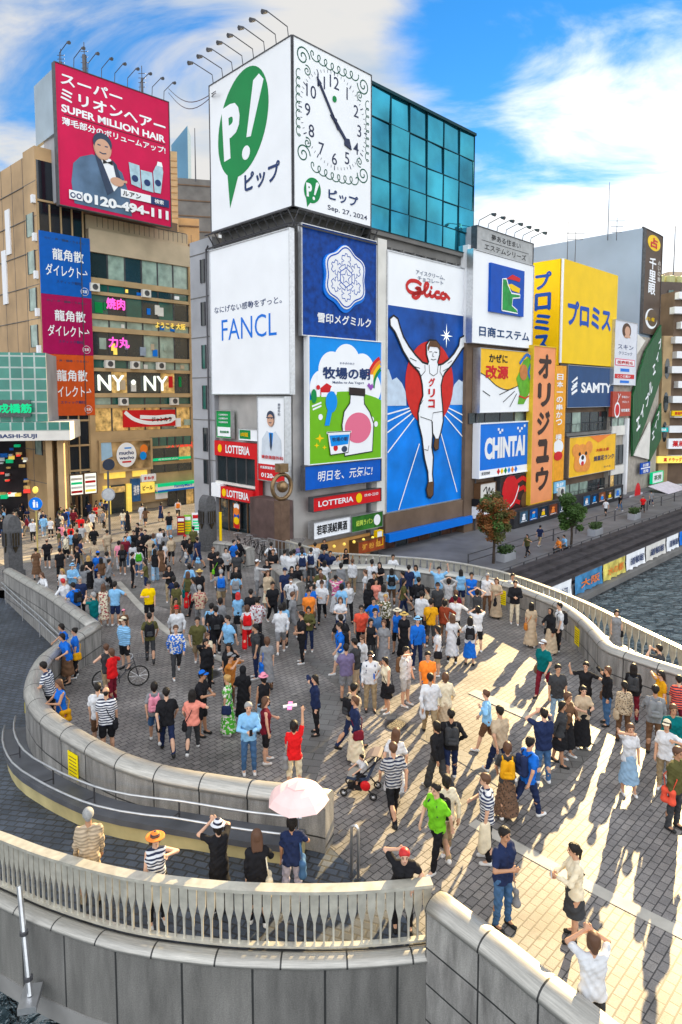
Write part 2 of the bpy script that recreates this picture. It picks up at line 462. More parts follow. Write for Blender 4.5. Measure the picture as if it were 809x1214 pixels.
grass_p = M('printed_grass', (0.16, 0.47, 0.01), 0.45, var=0.05)
tan = M('tan_cladding', (0.47, 0.33, 0.18), 0.55, var=0.22, scale=0.5, bump=0.1, bscale=4)
tan2 = M('beige_panel', (0.52, 0.42, 0.30), 0.55, var=0.15, scale=0.6)
conc = M('grey_concrete', (0.36, 0.37, 0.40), 0.7, var=0.2, scale=0.4, bump=0.15, bscale=6)
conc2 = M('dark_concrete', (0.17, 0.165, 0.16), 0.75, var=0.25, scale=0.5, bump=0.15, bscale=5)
brownwall = M('brown_wall', (0.17, 0.115, 0.08), 0.7, var=0.28, scale=0.5)
granite = M('dark_granite', (0.10, 0.10, 0.105), 0.4, var=0.3, scale=9, bump=0.1)
g_dark = M('dark_glass', (0.02, 0.03, 0.035), 0.06, var=0.3, scale=0.7, spec=0.9)
g_green = M('green_glass', (0.02, 0.11, 0.09), 0.08, var=0.35, scale=0.6, spec=0.9)
g_curt = M('curtained_glass', (0.32, 0.42, 0.36), 0.18, var=0.35, scale=1.2, spec=0.8)
g_warm = M('lit_window', (0.62, 0.40, 0.14), 0.2, var=0.95, scale=1.9, emit=0.10)
lit_yellow = M('lit_sign_yellow', (0.95, 0.68, 0.12), 0.4, var=0.2, scale=1.5, emit=0.16)
lit_white = M('lit_white', (0.9, 0.95, 0.85), 0.4, var=0.0, emit=0.22)
lit_mag = M('neon_magenta', (0.9, 0.10, 0.55), 0.4, var=0.0, emit=0.25)
lit_red = M('neon_red', (0.95, 0.06, 0.04), 0.4, var=0.0, emit=0.2)
lit_green = M('lit_green', (0.0, 0.55, 0.22), 0.4, var=0.0, emit=0.12)

class Sign:
    def __init__(s, name, label, fr, rect, n0, n1, mat, frame=None, fw=0.10, group=None, cat='sign'):
        s.fr = fr; s.u0, s.u1, s.z0, s.z1 = rect; s.w = s.u1 - s.u0; s.h = s.z1 - s.z0; s.n = n1
        s.root = thing(name, label, cat, fr.pt((s.u0 + s.u1) / 2, n0, s.z0), group)
        s.panel = MB().box(fr, s.u0, s.u1, n0, n1, s.z0, s.z1).build('panel', mat, s.root)
        if frame:
            m = MB(); a = fw
            m.box(fr, s.u0 - a, s.u1 + a, n0 + .003, n1 + 0.07, s.z1, s.z1 + a); m.box(fr, s.u0 - a, s.u1 + a, n0 + .003, n1 + 0.07, s.z0 - a, s.z0)
            m.box(fr, s.u0 - a, s.u0, n0 + .003, n1 + 0.07, s.z0, s.z1); m.box(fr, s.u1, s.u1 + a, n0 + .003, n1 + 0.07, s.z0, s.z1)
            m.build('frame', frame, s.root)
    def X(s, x): return s.u0 + x * s.w
    def lay(s, layer): s.cnt = getattr(s, 'cnt', 0) + 1; return s.n + 0.014 * layer + .0009 * (s.cnt % 14)
    def Z(s, y): return s.z0 + y * s.h
    def t(s, txt, x, y, h, mat, w=None, bold=0.014, align='c', layer=1, name='lettering', thick=0.0, **k):
        mb = MB(); put_text(mb, s.fr, txt, s.X(x), s.Z(y), h * s.h, s.lay(layer) + (.002 if thick else 0), None if w is None else w * s.w, align, bold, thick=thick, **k)
        return mb.build(name, mat, s.root)
    def poly(s, pts, mat, name='printed_shape', layer=1, thick=0.01, parent=None):
        q = s.lay(layer); return MB().plate(s.fr, [(s.X(x), s.Z(y)) for x, y in pts], s.n + 0.002 if thick > .011 else q - 0.006, q + (thick if thick > .011 else 0)).build(name, mat, parent or s.root)
    def rect(s, x0, x1, y0, y1, mat, name='printed_panel', layer=1, parent=None): return s.poly([(x0, y0), (x1, y0), (x1, y1), (x0, y1)], mat, name, layer, parent=parent)
    def ell(s, x, y, a, b, mat, name='printed_shape', layer=1, rot=0.0, seg=36, thick=0.0):
        q = s.lay(layer); return MB().ellipse(s.fr, s.X(x), s.Z(y), a * s.w, b * s.w, q - .006, q + thick, seg, rot).build(name, mat, s.root)
    def ellh(s, x, y, a, b, *r, **k): return s.ell(x, y, a, b * s.h / s.w, *r, **k)
    def strokes(s, lines, w, mat, name='printed_line', layer=1, closed=False, smooth=0):
        mb = MB(); nn_ = s.lay(layer)
        for l in lines:
            q = [(s.X(x), s.Z(y)) for x, y in l]
            if smooth: q = [(p.x, p.y) for p in smooth_path(q, smooth)]
            mb.stroke(s.fr, q, w, 0, nn_, closed)
        return mb.build(name, mat, s.root)
    def lamps(s, count, out=1.3, up=0.5, x0=0.04, x1=0.96):
        for i in range(count):
            u = s.u0 + s.w * (x0 + (x1 - x0) * i / (count - 1)); f = s.fr
            m = MB(); m.tube([f.pt(u, s.n - .1, s.z1), f.pt(u, s.n, s.z1 + up), f.pt(u, s.n + out, s.z1 + up + 0.35)], 0.035, 5)
            c = f.pt(u, s.n + out, s.z1 + up + 0.3); c2 = f.pt(u, s.n + out + 0.35, s.z1 + up + 0.18)
            m.tube([c, c2], [0.10, 0.16], 6); m.build('spotlight', dsteel, s.root)

def face(sg, cx, cy, r, hair, suit, k=1.0):     # generic printed head, aspect k = panel width / height
    sg.ell(cx, cy, r * .78, r, skin_m, 'portrait_face', 4)
    sg.ell(cx, cy + r * .36 * k, r * .82, r * .78, hair, 'portrait_hair', 5)
    sg.ell(cx, cy - r * .14 * k, r * .70, r * .80, skin_m, 'portrait_face', 6)
    m = []
    for q in (-1, 1): m.append([(cx + q * r * .45, cy + r * .14 * k), (cx + q * r * .18, cy + r * .12 * k)])
    m.append([(cx - r * .3, cy - r * .42 * k), (cx, cy - r * .5 * k), (cx + r * .3, cy - r * .42 * k)])
    sg.strokes(m, r * sg.w * .10, dgreyp, 'portrait_features', 7)

def windows(fr, n, u0, u1, z0, z1, cnt, parent, mats, rnd, gap=0.08, depth=0.12):
    w = (u1 - u0) / cnt
    for i in range(cnt):
        a, b = u0 + i * w + gap / 2, u0 + (i + 1) * w - gap / 2
        win = MB().box(fr, a, b, n - depth, n, z0, z1).build('window', rnd.choice(mats), parent)
        f = MB(); f.box(fr, a - .03, a + .03, n - depth, n + .05, z0, z1); f.box(fr, b - .03, b + .03, n - depth, n + .05, z0, z1)
        f.build('frame', dsteel, win)

rnd = random.Random(3)
# =================================================================== corner building (street corner by the river)
zt_clock0 = zR(FR, 350, 247); zt_top = zR(FR, 348, 48)
uc = uR(FR, 441); ul = uR(FL, 257)
cb = thing('corner_building', 'pale corner building stacked with billboards between street and river', 'building', (C1.x, C1.y, -0.6))
ins = 0.0
def cpt(ur, ulft): a = FR.pt(ur, -0.25, 0); return (a[0] + DB[0] * ulft, a[1] + DB[1] * ulft)
foot = [cpt(0.25, -0.25), cpt(uc - .05, -0.25), cpt(uc - .05, ul), cpt(0.25, ul)]
MB().prism(foot, -3.2, zt_clock0 - 1.3).build('wall', M('corner_wall', (0.42, 0.40, 0.385), 0.7, var=0.25, scale=0.5), cb)
MB().prism([cpt(0.5, -0.5), cpt(uc - .4, -0.5), cpt(uc - .4, ul + .6), cpt(0.5, ul + .6)], zt_clock0 - 1.3, zt_clock0 + 0.2).build('roof', conc2, cb)
m = MB()
for k in range(12):                                          # truss gantry under the clock box
    u = uc * k / 11; m.tube([FR.pt(u, -.2, zt_clock0 - 1.2), FR.pt(u, .5, zt_clock0 - .15)], .05, 5)
    v = ul * k / 11; m.tube([FL.pt(v, -.2, zt_clock0 - 1.2), FL.pt(v, .5, zt_clock0 - .15)], .05, 5)
for dz, dn in ((-.15, .5), (-.9, .05), (-1.15, .45)):
    m.tube([FR.pt(0, dn, zt_clock0 + dz), FR.pt(uc, dn, zt_clock0 + dz)], .06, 5); m.tube([FL.pt(0, dn, zt_clock0 + dz), FL.pt(ul - .4, dn, zt_clock0 + dz)], .06, 5)
m.build('gantry', dsteel, cb)
# the clock box: white left face with the logo, right face with the clock
bx = thing('clock_billboard', 'white rooftop billboard box with green balloon logo and giant ornamental clock', 'billboard', (C1.x, C1.y, zt_clock0))
ulb = uR(FL, 255, .4); urb = uR(FR, 438.5, .4)
MB().prism([cpt(0.32, -0.32 + .25), cpt(urb - .05, -0.05), cpt(urb - .05, ulb), cpt(0.32, ulb)], zt_clock0, zt_top - 0.05).build('box', conc, bx)
class Sub(Sign):                                             # a face of a bigger sign
    def __init__(s, root, fr, rect, n0, n1, mat, name='panel', frame=None, fw=.1):
        s.fr = fr; s.u0, s.u1, s.z0, s.z1 = rect; s.w = s.u1 - s.u0; s.h = s.z1 - s.z0; s.n = n1; s.root = root
        s.panel = MB().box(fr, s.u0, s.u1, n0, n1, s.z0, s.z1).build(name, mat, root)
        if frame:
            m = MB(); a = fw
            m.box(fr, s.u0 - a, s.u1 + a, n0, n1 + 0.05, s.z1, s.z1 + a); m.box(fr, s.u0 - a, s.u1 + a, n0, n1 + 0.05, s.z0 - a, s.z0)
            m.box(fr, s.u0 - a, s.u0, n0, n1 + 0.05, s.z0, s.z1); m.box(fr, s.u1, s.u1 + a, n0, n1 + 0.05, s.z0, s.z1)
            m.build('frame', frame, root)
LF = Sub(bx, FL, (ulb, 0.33, zt_clock0, zt_top), 0.0, 0.4, wsign, 'logo_face', dsteel, .06)
RF = Sub(bx, FR, (-.33, urb, zt_clock0, zt_top), 0.0, 0.4, wsign, 'clock_face', dsteel, .06)
LF.lamps(8, 1.6, 0.7)
def balloon(sg, cx, cy, a, b, ls, tail):
    sg.ell(cx, cy, a, b, green, 'logo_balloon', 1, rot=R_(62), seg=48)
    sg.poly(tail, green, 'logo_tail', 1)
    mb = MB(); put_text(mb, sg.fr, 'P', sg.X(cx - a * .36), sg.Z(cy) - a * .04 * sg.w, a * 1.02 * sg.w, sg.n + .03, a * .60 * sg.w, 'c', .05, rot=R_(4)); mb.build('logo_lettering', wsign, sg.root)
    e = sg.w; x0, z0 = sg.X(cx + a * .26), sg.Z(cy) - a * .08 * sg.w
    mb = MB(); mb.plate(sg.fr, [(x0 - .12 * a * e, z0 - .22 * a * e), (x0 + .02 * a * e, z0 - .24 * a * e), (x0 + .44 * a * e, z0 + .66 * a * e), (x0 + .30 * a * e, z0 + .80 * a * e), (x0 + .12 * a * e, z0 + .74 * a * e)], sg.n + .01, sg.n + .03)
    mb.ellipse(sg.fr, x0 - .14 * a * e, z0 - .50 * a * e, .13 * a * e, .13 * a * e, sg.n + .01, sg.n + .03, 16); mb.build('logo_lettering', wsign, sg.root)
balloon(LF, .43, .64, .38, .30, 1, [(.22, .44), (.40, .36), (.26, .12)])
LF.t('ピップ', .66, .245, .125, ink, .42, .035)
m_ink = M('clock_ink', (0.03, 0.04, 0.09), .5, var=0)
ccx, ccy = .50, .605
ra, rb = .365, .365 * RF.w / RF.h * 1.0
mb = MB()
for i in range(60):
    a = 2 * math.pi * i / 60; r0, r1 = (.40, .425) if i % 5 else (.395, .435)
    mb.stroke(RF.fr, [(RF.X(ccx) + r * RF.w * math.sin(a) * 1.02, RF.Z(ccy) + r * RF.w * math.cos(a)) for r in (r0, r1)], .035 if i % 5 else .07, 0, RF.n + .012)
mb.build('minute_track', m_ink, bx)
for i in range(1, 13):
    a = 2 * math.pi * i / 12
    mb = MB(); put_text(mb, RF.fr, str(i), RF.X(ccx) + .335 * RF.w * math.sin(a), RF.Z(ccy) + .335 * RF.w * math.cos(a), .80, RF.n + .012, None, 'c', .004); mb.build('numeral', m_ink, bx)
def hand(ang, l, w, spade):
    q = [(-w * .5, -l * .22), (w * .5, -l * .22), (w * .42, l * (.62 if spade else .9))]
    q += [(w * 1.5, l * .72), (0, l), (-w * 1.5, l * .72)] if spade else [(w * .9, l * .82), (0, l), (-w * .9, l * .82)]
    q += [(-w * .42, l * (.62 if spade else .82))]
    c, k = math.cos(ang), math.sin(ang)
    MB().plate(RF.fr, [(RF.X(ccx) + x * c + y * k, RF.Z(ccy) - x * k + y * c) for x, y in q], RF.n + .02, RF.n + .10).build('clock_hand', m_ink, bx)
hand(R_(133), .30 * RF.w, .22, True); hand(R_(324), .385 * RF.w, .16, False)
RF.ell(ccx, ccy, .018, .018, m_ink, 'clock_hub', 10)
RF.ell(ccx, ccy + .135, .030, .026, green, 'logo_balloon', 2, rot=R_(60))
mb = MB()                                                     # scrollwork border
def scroll(pts, r, pitch, w):
    path = smooth_path([(RF.X(x), RF.Z(y)) for x, y in pts], .05); L_ = 0; out = []
    for i, p in enumerate(path):
        if i: L_ += (p - path[i - 1]).length
        a = L_ / pitch * 2 * math.pi
        out.append((p.x + r * math.cos(a), p.y + r * math.sin(a)))
    mb.stroke(RF.fr, out, w, 0, RF.n + .012)
def spiral(x, y, r, turns, a0, w):
    out = []
    for i in range(40):
        t = i / 39; a = a0 + turns * 2 * math.pi * t; q = r * (1 - .85 * t)
        out.append((RF.X(x) + q * math.cos(a), RF.Z(y) + q * math.sin(a)))
    mb.stroke(RF.fr, out, w, 0, RF.n + .012)
scroll([(.20, .945), (.5, .93), (.8, .945)], .26, .62, .07); scroll([(.20, .275), (.5, .25), (.82, .275)], .26, .62, .07)
scroll([(.055, .82), (.05, .6), (.055, .42)], .17, .50, .06); scroll([(.945, .82), (.95, .6), (.945, .42)], .17, .50, .06)
for x, y, a in ((.11, .91, 0), (.89, .91, math.pi), (.11, .33, 0), (.89, .33, math.pi)):
    spiral(x, y, .62, 1.6, a, .085); spiral(x + (.05 if x < .5 else -.05), y - .075 if y > .5 else y + .075, .34, -1.5, a + 2, .07)
mb.build('scrollwork', dgreen, bx)
balloon(RF, .22, .125, .115, .10, 1, [(.14, .075), (.21, .06), (.155, .015)])
RF.t('ピップ', .62, .135, .070, ink, .40, .035); RF.t('Sep. 27, 2024', .68, .045, .040, m_ink, .54, .008)
# stacked billboards of the corner building
def sg(*a, **k): return Sign(*a, **k)
fan = sg('billboard', 'large plain white billboard with five big blue capital letters', FL, FL.rect(254, 299, 467, 349), 0.0, 0.35, wsign, steel, .07, cat='billboard')
fan.t('なにげない感動をずっと。', .48, .585, .047, ink, .86, .006); fan.t('FANCL', .50, .44, .145, bblue, .70, -.004)
sn = sg('billboard', 'dark blue billboard with raised white snowflake badge and white letters', FR, FR.rect(354, 266, 397, 442), 0.0, 0.30, M('mottled_blue', (.0, .05, .30), .45, var=.45, scale=2.2), steel, .06, cat='billboard')
def badge(r, dx, dz): return [(sn.X(.55) + dx + r * (1 + .075 * math.cos(6 * (t - math.pi / 2))) * math.cos(t), sn.Z(.585) + dz + r * (1 + .075 * math.cos(6 * (t - math.pi / 2))) * math.sin(t)) for t in [2 * math.pi * i / 72 for i in range(72)]]
br = .275 * sn.w
MB().plate(FR, badge(br * 1.07, -.04, -.10), sn.n - .005, sn.n + .10).build('badge_rim', bblue, sn.root)
MB().plate(FR, badge(br, 0, 0), sn.n + .02, sn.n + .16).build('badge', white, sn.root)
mb = MB()
mb.stroke(FR, badge(br * .93, 0, 0), .09, 0, sn.n + .175, True)
cx_, cz_ = sn.X(.55), sn.Z(.585)
hexr = br * .33
mb.stroke(FR, [(cx_ + hexr * math.sin(i * math.pi / 3), cz_ + hexr * math.cos(i * math.pi / 3)) for i in range(6)], .07, 0, sn.n + .175, True)
for i in range(6):
    s_, c_ = math.sin(i * math.pi / 3), math.cos(i * math.pi / 3)
    def q(a, b): return (cx_ + (a * s_ + b * c_) * br, cz_ + (a * c_ - b * s_) * br)
    mb.stroke(FR, [q(.33, -.05), q(.44, -.05), q(.38, -.2), q(.50, -.22), q(.55, -.10), q(.60, -.22), q(.72, -.2), q(.72, -.06), q(.80, -.04), q(.80, .04), q(.72, .06), q(.72, .2), q(.60, .22), q(.55, .10), q(.50, .22), q(.38, .2), q(.44, .05), q(.33, .05)], .06, 0, sn.n + .175)
st = [(cx_ + (.26 if i % 2 == 0 else .115) * br * math.sin(i * math.pi / 5), cz_ + (.26 if i % 2 == 0 else .115) * br * math.cos(i * math.pi / 5)) for i in range(10)]
mb.stroke(FR, st, .06, 0, sn.n + .175, True)
mb.build('snowflake', blue, sn.root)
sn.t('雪印メグミルク', .56, .175, .095, white, .74, .03, thick=.06)
mk = sg('billboard', 'green meadow dairy billboard with cloud-shaped title and white milk bottle', FR, FR.rect(361, 399, 550, 446.5), 0.0, 0.42, skyb, white, .07, cat='billboard')
g = [(0, 0), (1, 0), (1, .50)] + [(1 - i / 12, .50 + .075 * math.sin(math.pi * i / 12 * .9 + .1)) for i in range(1, 12)] + [(0, .50)]
for x, y, r in ((.18, .60, .17), (.30, .74, .18), (.50, .80, .19), (.72, .74, .18), (.84, .60, .16)): mk.ell(x, y, r, r, wsign, 'printed_cloud', 1)
mk.rect(.10, .88, .48, .72, wsign, 'printed_cloud', 2)
mk.poly(g, grass_p, 'printed_meadow', 3)
mb = MB()
for i, c in enumerate((red, orange, yellow, green)):
    r = .34 - i * .035
    MB().stroke(FR, [(mk.X(1.12) + r * mk.w * math.cos(a), mk.Z(.60) + r * mk.w * math.sin(a)) for a in [R_(115 + 4 * j) for j in range(17)] if mk.X(1.12) + r * mk.w * math.cos(a) < mk.u1], .035 * mk.w, 0, mk.n + .03 + .001 * i).build('rainbow', c, mk.root)
mk.t('牧場の朝', .50, .722, .098, ink, .66, .045, layer=3); mk.t('Makiba no Asa Yogurt', .52, .645, .026, ink, .44, .012, layer=3); mk.t('まきばのあさ', .50, .805, .017, ink, .20, .005, layer=3)
mk.poly([(.14, .545), (.29, .555), (.29, .615), (.22, .64), (.14, .60)], red, 'barn_roof', 4); mk.rect(.15, .30, .53, .565, wsign, 'barn_wall', 4); mk.ell(.31, .575, .045, .055, wsign, 'barn_wall', 5); mk.rect(.285, .32, .535, .572, dgreyp, 'barn_door', 6)
mk.rect(.09, .13, .53, .60, wsign, 'silo', 4); mk.ell(.11, .605, .024, .022, red, 'silo_roof', 5)
mk.ell(.055, .535, .035, .065, green, 'printed_tree', 5)
purple = M('print_purple', (.30, .08, .45), .4, var=0); mk.poly([(.84, .585), (.88, .615), (.86, .645), (.835, .63), (.81, .65), (.785, .625)], purple, 'heart', 5)
# milk bottle and spoon stand where the photograph has its cartoon
mk.poly([(.46, .04), (.86, .06), (.88, .30), (.82, .40), (.74, .47), (.73, .54), (.54, .55), (.53, .48), (.45, .41), (.42, .30)], wsign, 'milk_bottle', 6)
mk.poly([(.52, .545), (.75, .535), (.75, .60), (.52, .61)], M('bottle_cap', (.03, .02, .02), .5, var=0), 'bottle_cap', 7)
mk.ell(.65, .27, .19, .15, M('print_pink', (.75, .16, .27), .4, var=0), 'bottle_label', 7)
mk.strokes([[(.46, .04), (.86, .06), (.88, .30), (.82, .40), (.74, .47), (.73, .54), (.54, .55), (.53, .48), (.45, .41), (.42, .30)]], .09, black, 'bottle_outline', 7, closed=True)
mk.ell(.28, .49, .075, .10, skyb, 'spoon', 6); mk.poly([(.19, .30), (.25, .30), (.30, .45), (.24, .46)], skyb, 'spoon', 6)
mk.poly([(.26, .06), (.50, .07), (.53, .235), (.23, .235)], wsign, 'yoghurt_cup', 8); mk.poly([(.27, .13), (.50, .14), (.52, .22), (.245, .22)], skyb, 'cup_label', 9); mk.rect(.21, .545, .232, .25, wsign, 'cup_lid', 9)
mk.t('牧場の朝', .385, .185, .035, ink, .21, .03, layer=10); mk.ell(.45, .10, .04, .03, dgreyp, 'cup_print', 9); mk.ell(.33, .115, .03, .03, red, 'cup_print', 9)
mk.strokes([[(.26, .06), (.50, .07), (.535, .245), (.22, .245)]], .07, black, 'cup_outline', 10, closed=True)
for x, y, r in ((.13, .20, .06), (.09, .145, .035), (.19, .125, .032)):
    mk.poly([(x + (r if i % 2 == 0 else r * .35) * math.sin(i * math.pi / 4), y + .6 * (r if i % 2 == 0 else r * .35) * math.cos(i * math.pi / 4)) for i in range(8)], yellow, 'sparkle', 4)
for x, y in ((.14, .37), (.86, .335), (.92, .295)): mk.ell(x, y, .028, .028, wsign, 'flower', 4)
mk.strokes([[(.03, .455), (.15, .485)], [(.04, .43), (.15, .46)]], .12, wsign, 'printed_fence', 4)
am = sg('sign', 'blue banner sign with brushed white slogan under the meadow billboard', FR, FR.rect(357, 553, 581, 447), 0.0, 0.36, M('banner_blue', (.0, .10, .52), .4, var=.12, scale=1.2), dsteel, .05)
am.t('明日を、元気に!', .52, .52, .46, white, .72, .01, slant=.12)
lr = sg('sign', 'red river-front burger shop sign above the white signboard', FR, FR.rect(366, 590, 606, 446), 0.0, 0.45, red, dsteel, .04)
lr.t('LOTTERIA', .32, .5, .42, white, .50, .02); lr.ell(.655, .5, .045, .05, yellow, 'flame', 2); lr.t('09:40~22:00', .85, .62, .22, white, .22, .01)
jk = sg('sign', 'white signboard with six bold black characters under the red sign', FR, FR.rect(366, 619, 638, 409), 0.0, 0.5, wsign, steel, .06)
jk.t('若耶渓紹興酒', .5, .5, .62, black, .84, .035)
gs = sg('sign', 'small green shop sign with a pale round bubble', FR, FR.rect(411, 612, 630, 447.5), 0.0, 0.48, M('leaf_sign', (.03, .17, .02), .5, var=.4, scale=2), steel, .05)
gs.t('紹興ラパン', .42, .5, .38, M('sign_lime', (.55, .72, .1), .5, var=0), .55, .03); gs.ell(.82, .5, .11, .12, wsign, 'bubble', 3)
os_ = sg('sign', 'rusty orange restaurant signboard lit by small lamps', FR, FR.rect(414, 641, 655, 445), 0.0, 0.9, M('rust_board', (.33, .06, .015), .6, var=.35, scale=2), brown, .05)
os_.t('粥 粉 麺', .5, .5, .5, M('sign_gold', (.75, .35, .05), .5, var=0), .7, .02)
# street side of the corner building
m = MB(); ubl = uR(FL, 258.5); ubr = uR(FL, 311)
zb = zR(FL, 285, 474)
lo = thing('burger_shop_front', 'two-storey red framed burger shop front on the street corner', 'shop front', FL.pt((ubl + ubr) / 2, 0, -1))
z_a, z_b, z_c, z_d, z_e = zR(FL, 285, 524), zR(FL, 285, 542), zR(FL, 285, 576), zR(FL, 285, 592), zR(FL, 285, 632)
m.box(FL, ubl, ubr, 0, .34, z_b, z_a); m.box(FL, ubr - .45, ubr, 0, .345, z_e + 1.1, z_b); m.build('red_band', red, lo)
windows(FL, .12, ubl + .1, ubr - .5, z_c + .2, z_b - .05, 4, lo, [g_dark, g_warm, g_dark], rnd)
MB().box(FL, ubl + .02, ubr - .47, 0, .30, z_c - .0, z_c + .17).build('sill', offwhite, lo)
m = MB(); put_text(m, FL, 'LOTTERIA', (ubl + ubr) / 2 + .25, (z_a + z_b) / 2, .62, .36, 3.1, 'c', .03); m.build('lettering', white, lo)
m = MB().box(FL, ubl + 1.1, ubr - .47, 0, .55, z_d, z_c - .15); m.build('red_fascia', red, lo)
m = MB(); put_text(m, FL, 'LOTTERIA', (ubl + ubr) / 2 + .5, (z_c - .15 + z_d) / 2, .55, .57, 2.8, 'c', .03); m.build('lettering', white, lo)
MB().box(FL, ubl - .2, ubl + 1.05, 0, .56, z_d, z_c).build('white_plate', wsign, lo)
MB().ellipse(FL, ubl + 1.55, (z_c - .15 + z_d) / 2, .26, .3, .55, .57).build('flame', yellow, lo)
MB().ellipse(FL, ubl + .75, (z_a + z_b) / 2, .26, .3, .345, .36).build('flame', yellow, lo)
MB().box(FL, ubl + .2, ubr - .5, -.05, .06, z_e + .0, z_d - .03).build('doorway', g_dark, lo)
m = MB()
for k in range(5): m.box(FL, ubl + .2 + k * (ubr - ubl - .8) / 4, ubl + .3 + k * (ubr - ubl - .8) / 4, .06, .12, z_e, z_d - .04)
m.build('door_frame', brown, lo)
fb = sg('banner', 'tall banner of food pictures beside the shop door', FL, (ubl + 2.3, ubl + 3.25, z_e + .4, z_d - .3), .2, .26, M('food_print', (.75, .22, .03), .5, var=.85, scale=3.2, detail=1), dsteel, .03, cat='banner')
for k in range(5): fb.ell(.5, .12 + k * .19, .36, .30, (red, yellow, blue, orange, wsign)[k], 'food_picture', 2 + k % 2)
ga = sg('sign', 'green clinic advert with white rows above the burger shop', FL, FL.rect(260.5, 487, 518, 278), .0, .25, M('ad_green', (.0, .30, .07), .45, var=.05), steel, .04)
for i in range(3): ga.t('○ 診療受付中', .46, .86 - i * .14, .07, wsign, .62, .02)
ga.rect(.06, .94, .05, .40, wsign, 'white_block', 2); ga.t('自由診療', .55, .22, .1, green, .6, .03, layer=3)
gb = sg('sign', 'small green and white strip advert above the shop sign', FL, FL.rect(287, 508, 521, 310), .0, .25, wsign, steel, .03)
gb.rect(.03, .6, .1, .9, green, 'green_block', 1); gb.t('10年保証', .3, .5, .4, yellow, .4, .03, layer=2)
dr = sg('billboard', 'upright white billboard of a doctor in white coat with red footer', FR if False else FL, FL.rect(313, 471, 567, 345), .0, .5, wsign, steel, .06, cat='billboard')
k = dr.w / dr.h
dr.poly([(.12, .27), (.88, .27), (.86, .50), (.66, .60), (.5, .56), (.34, .60), (.15, .50)], M('coat_white', (.62, .68, .76), .5, var=.1), 'portrait_coat', 2)
dr.poly([(.42, .58), (.58, .58), (.54, .42), (.46, .42)], skyb, 'portrait_shirt', 3); dr.poly([(.47, .57), (.53, .57), (.54, .42), (.5, .36), (.46, .42)], dgreyp, 'portrait_tie', 4)
face(dr, .50, .74, .17, dgreyp, None, k)
dr.strokes([[(.36, .76), (.64, .76)]], .05, dgreyp, 'portrait_glasses', 8)
dr.rect(0, 1, 0, .195, red, 'red_footer', 1); dr.t('大阪駅前第1ビル 2F', .5, .155, .035, wsign, .86, .02, layer=2); dr.t('0120-', .36, .06, .055, wsign, .5, .03, layer=2)
dr.t('東京美容外科', .56, .285, .045, red, .82, .02, layer=6); dr.t('美容外科', .80, .93, .035, dgreyp, .1, .01, vertical=True)
# awning lights and river-level shops under the corner building
sh = thing('river_shop_front', 'warm lit restaurant front at the foot of the corner building', 'shop front', FR.pt(4.5, 0, -2.9))
MB().box(FR, .4, uc - .2, -.1, .06, -2.9, zR(FR, 400, 640)).build('shop_window', M('warm_wall', (.50, .26, .08), .6, var=.35, scale=.9, emit=.05), sh)
for k in range(7):
    u = .9 + k * (uc - 1.6) / 6; MB().blob(FR.pt(u, .75, zR(FR, 400, 643)), .12, .12, .12, 8, 5).build('lamp', lit_yellow, sh)
MB().box(FR, uc - 2.2, uc - .3, 0.1, 1.2, zR(FR, 440, 662), zR(FR, 440, 656)).build('awning', offwhite, sh)
rs = sg('sign', 'narrow lit projecting sign on a post at the building corner', Fr(*FR.pt(uc - .1, .6, 0)[:2], *DA), (-.25, .35, zR(FR, 452, 641), zR(FR, 452, 625)), 0, .25, wsign, yellow, .05)
rs.t('中華', .5, .5, .2, ink, .4, .02, vertical=False)
MB().tube([FR.pt(uc, .7, -2.9), FR.pt(uc, .7, rs.z0)], .05, 6).build('post', dsteel, rs.root)

# grey building beyond, on the street side
ug0, ug1 = uR(FL, 231), ul - .02
gb_ = thing('concrete_building', 'narrow grey concrete building with slit windows left of the white billboard', 'building', FL.pt(ug0, 0, -1.5))
ztg = zR(FL, 245, 283)
def lpt(u, n): p = FL.pt(u, n, 0); return (p[0], p[1])
q0, q1 = lpt(ug1, 0.15), lpt(ug0, 0.15)
MB().prism([q0, q1, (q1[0] + 14 * DA[0], q1[1] + 14 * DA[1]), (q0[0] + 14 * DA[0], q0[1] + 14 * DA[1])], -3.2, ztg).build('wall', conc, gb_)
for y in (322, 373, 424, 472, 522, 560):
    windows(FL, .20, uR(FL, 243.5), uR(FL, 248.5), zR(FL, 246, y + 13), zR(FL, 246, y - 15), 1, gb_, [g_green, g_dark], rnd)
m = MB()
for y in (300, 352, 400, 448, 498, 545): m.box(FL, ug0, ug1, .15, .19, zR(FL, 246, y), zR(FL, 246, y) + .06)
m.build('joint', conc2, gb_)

# =================================================================== runner billboard building
u0, u1 = uR(FR, 443.5), uR(FR, 553)
zg_t, zg_b = zR(FR, 455, 298), zR(FR, 455, 607)
rb_ = thing('riverside_building', 'riverside building with glass box roof storey and runner billboard', 'building', FR.pt(u0, 0, -2.9))
NG = 0.25
zcb = zR(FR, 441, 270, NG)
MB().box(FR, u0 + .02, u1, -14, -.3, -3.2, zcb - .5).build('wall', conc, rb_)
MB().box(FR, u0 + .1, uR(FR, 455) - .02, -.3, .25, zg_b - .4, zcb - .6).build('pilaster', offwhite, rb_)
MB().box(FR, uR(FR, 548) + .1, u1 - .05, -.3, .25, zg_b - .4, zcb - .6).build('pilaster', offwhite, rb_)
uq0, uq1 = uR(FR, 439, NG), uR(FR, 557.5, NG); zq1 = zR(FR, 440, 100, NG); zq0 = zcb
m = MB().box(FR, uq0 + .3, uq1 - .2, -10, NG - .3, zcb - 1.0, zcb - .35); m.box(FR, uq0 + .1, uq1, -11, NG - .05, zcb - .35, zcb - .02)
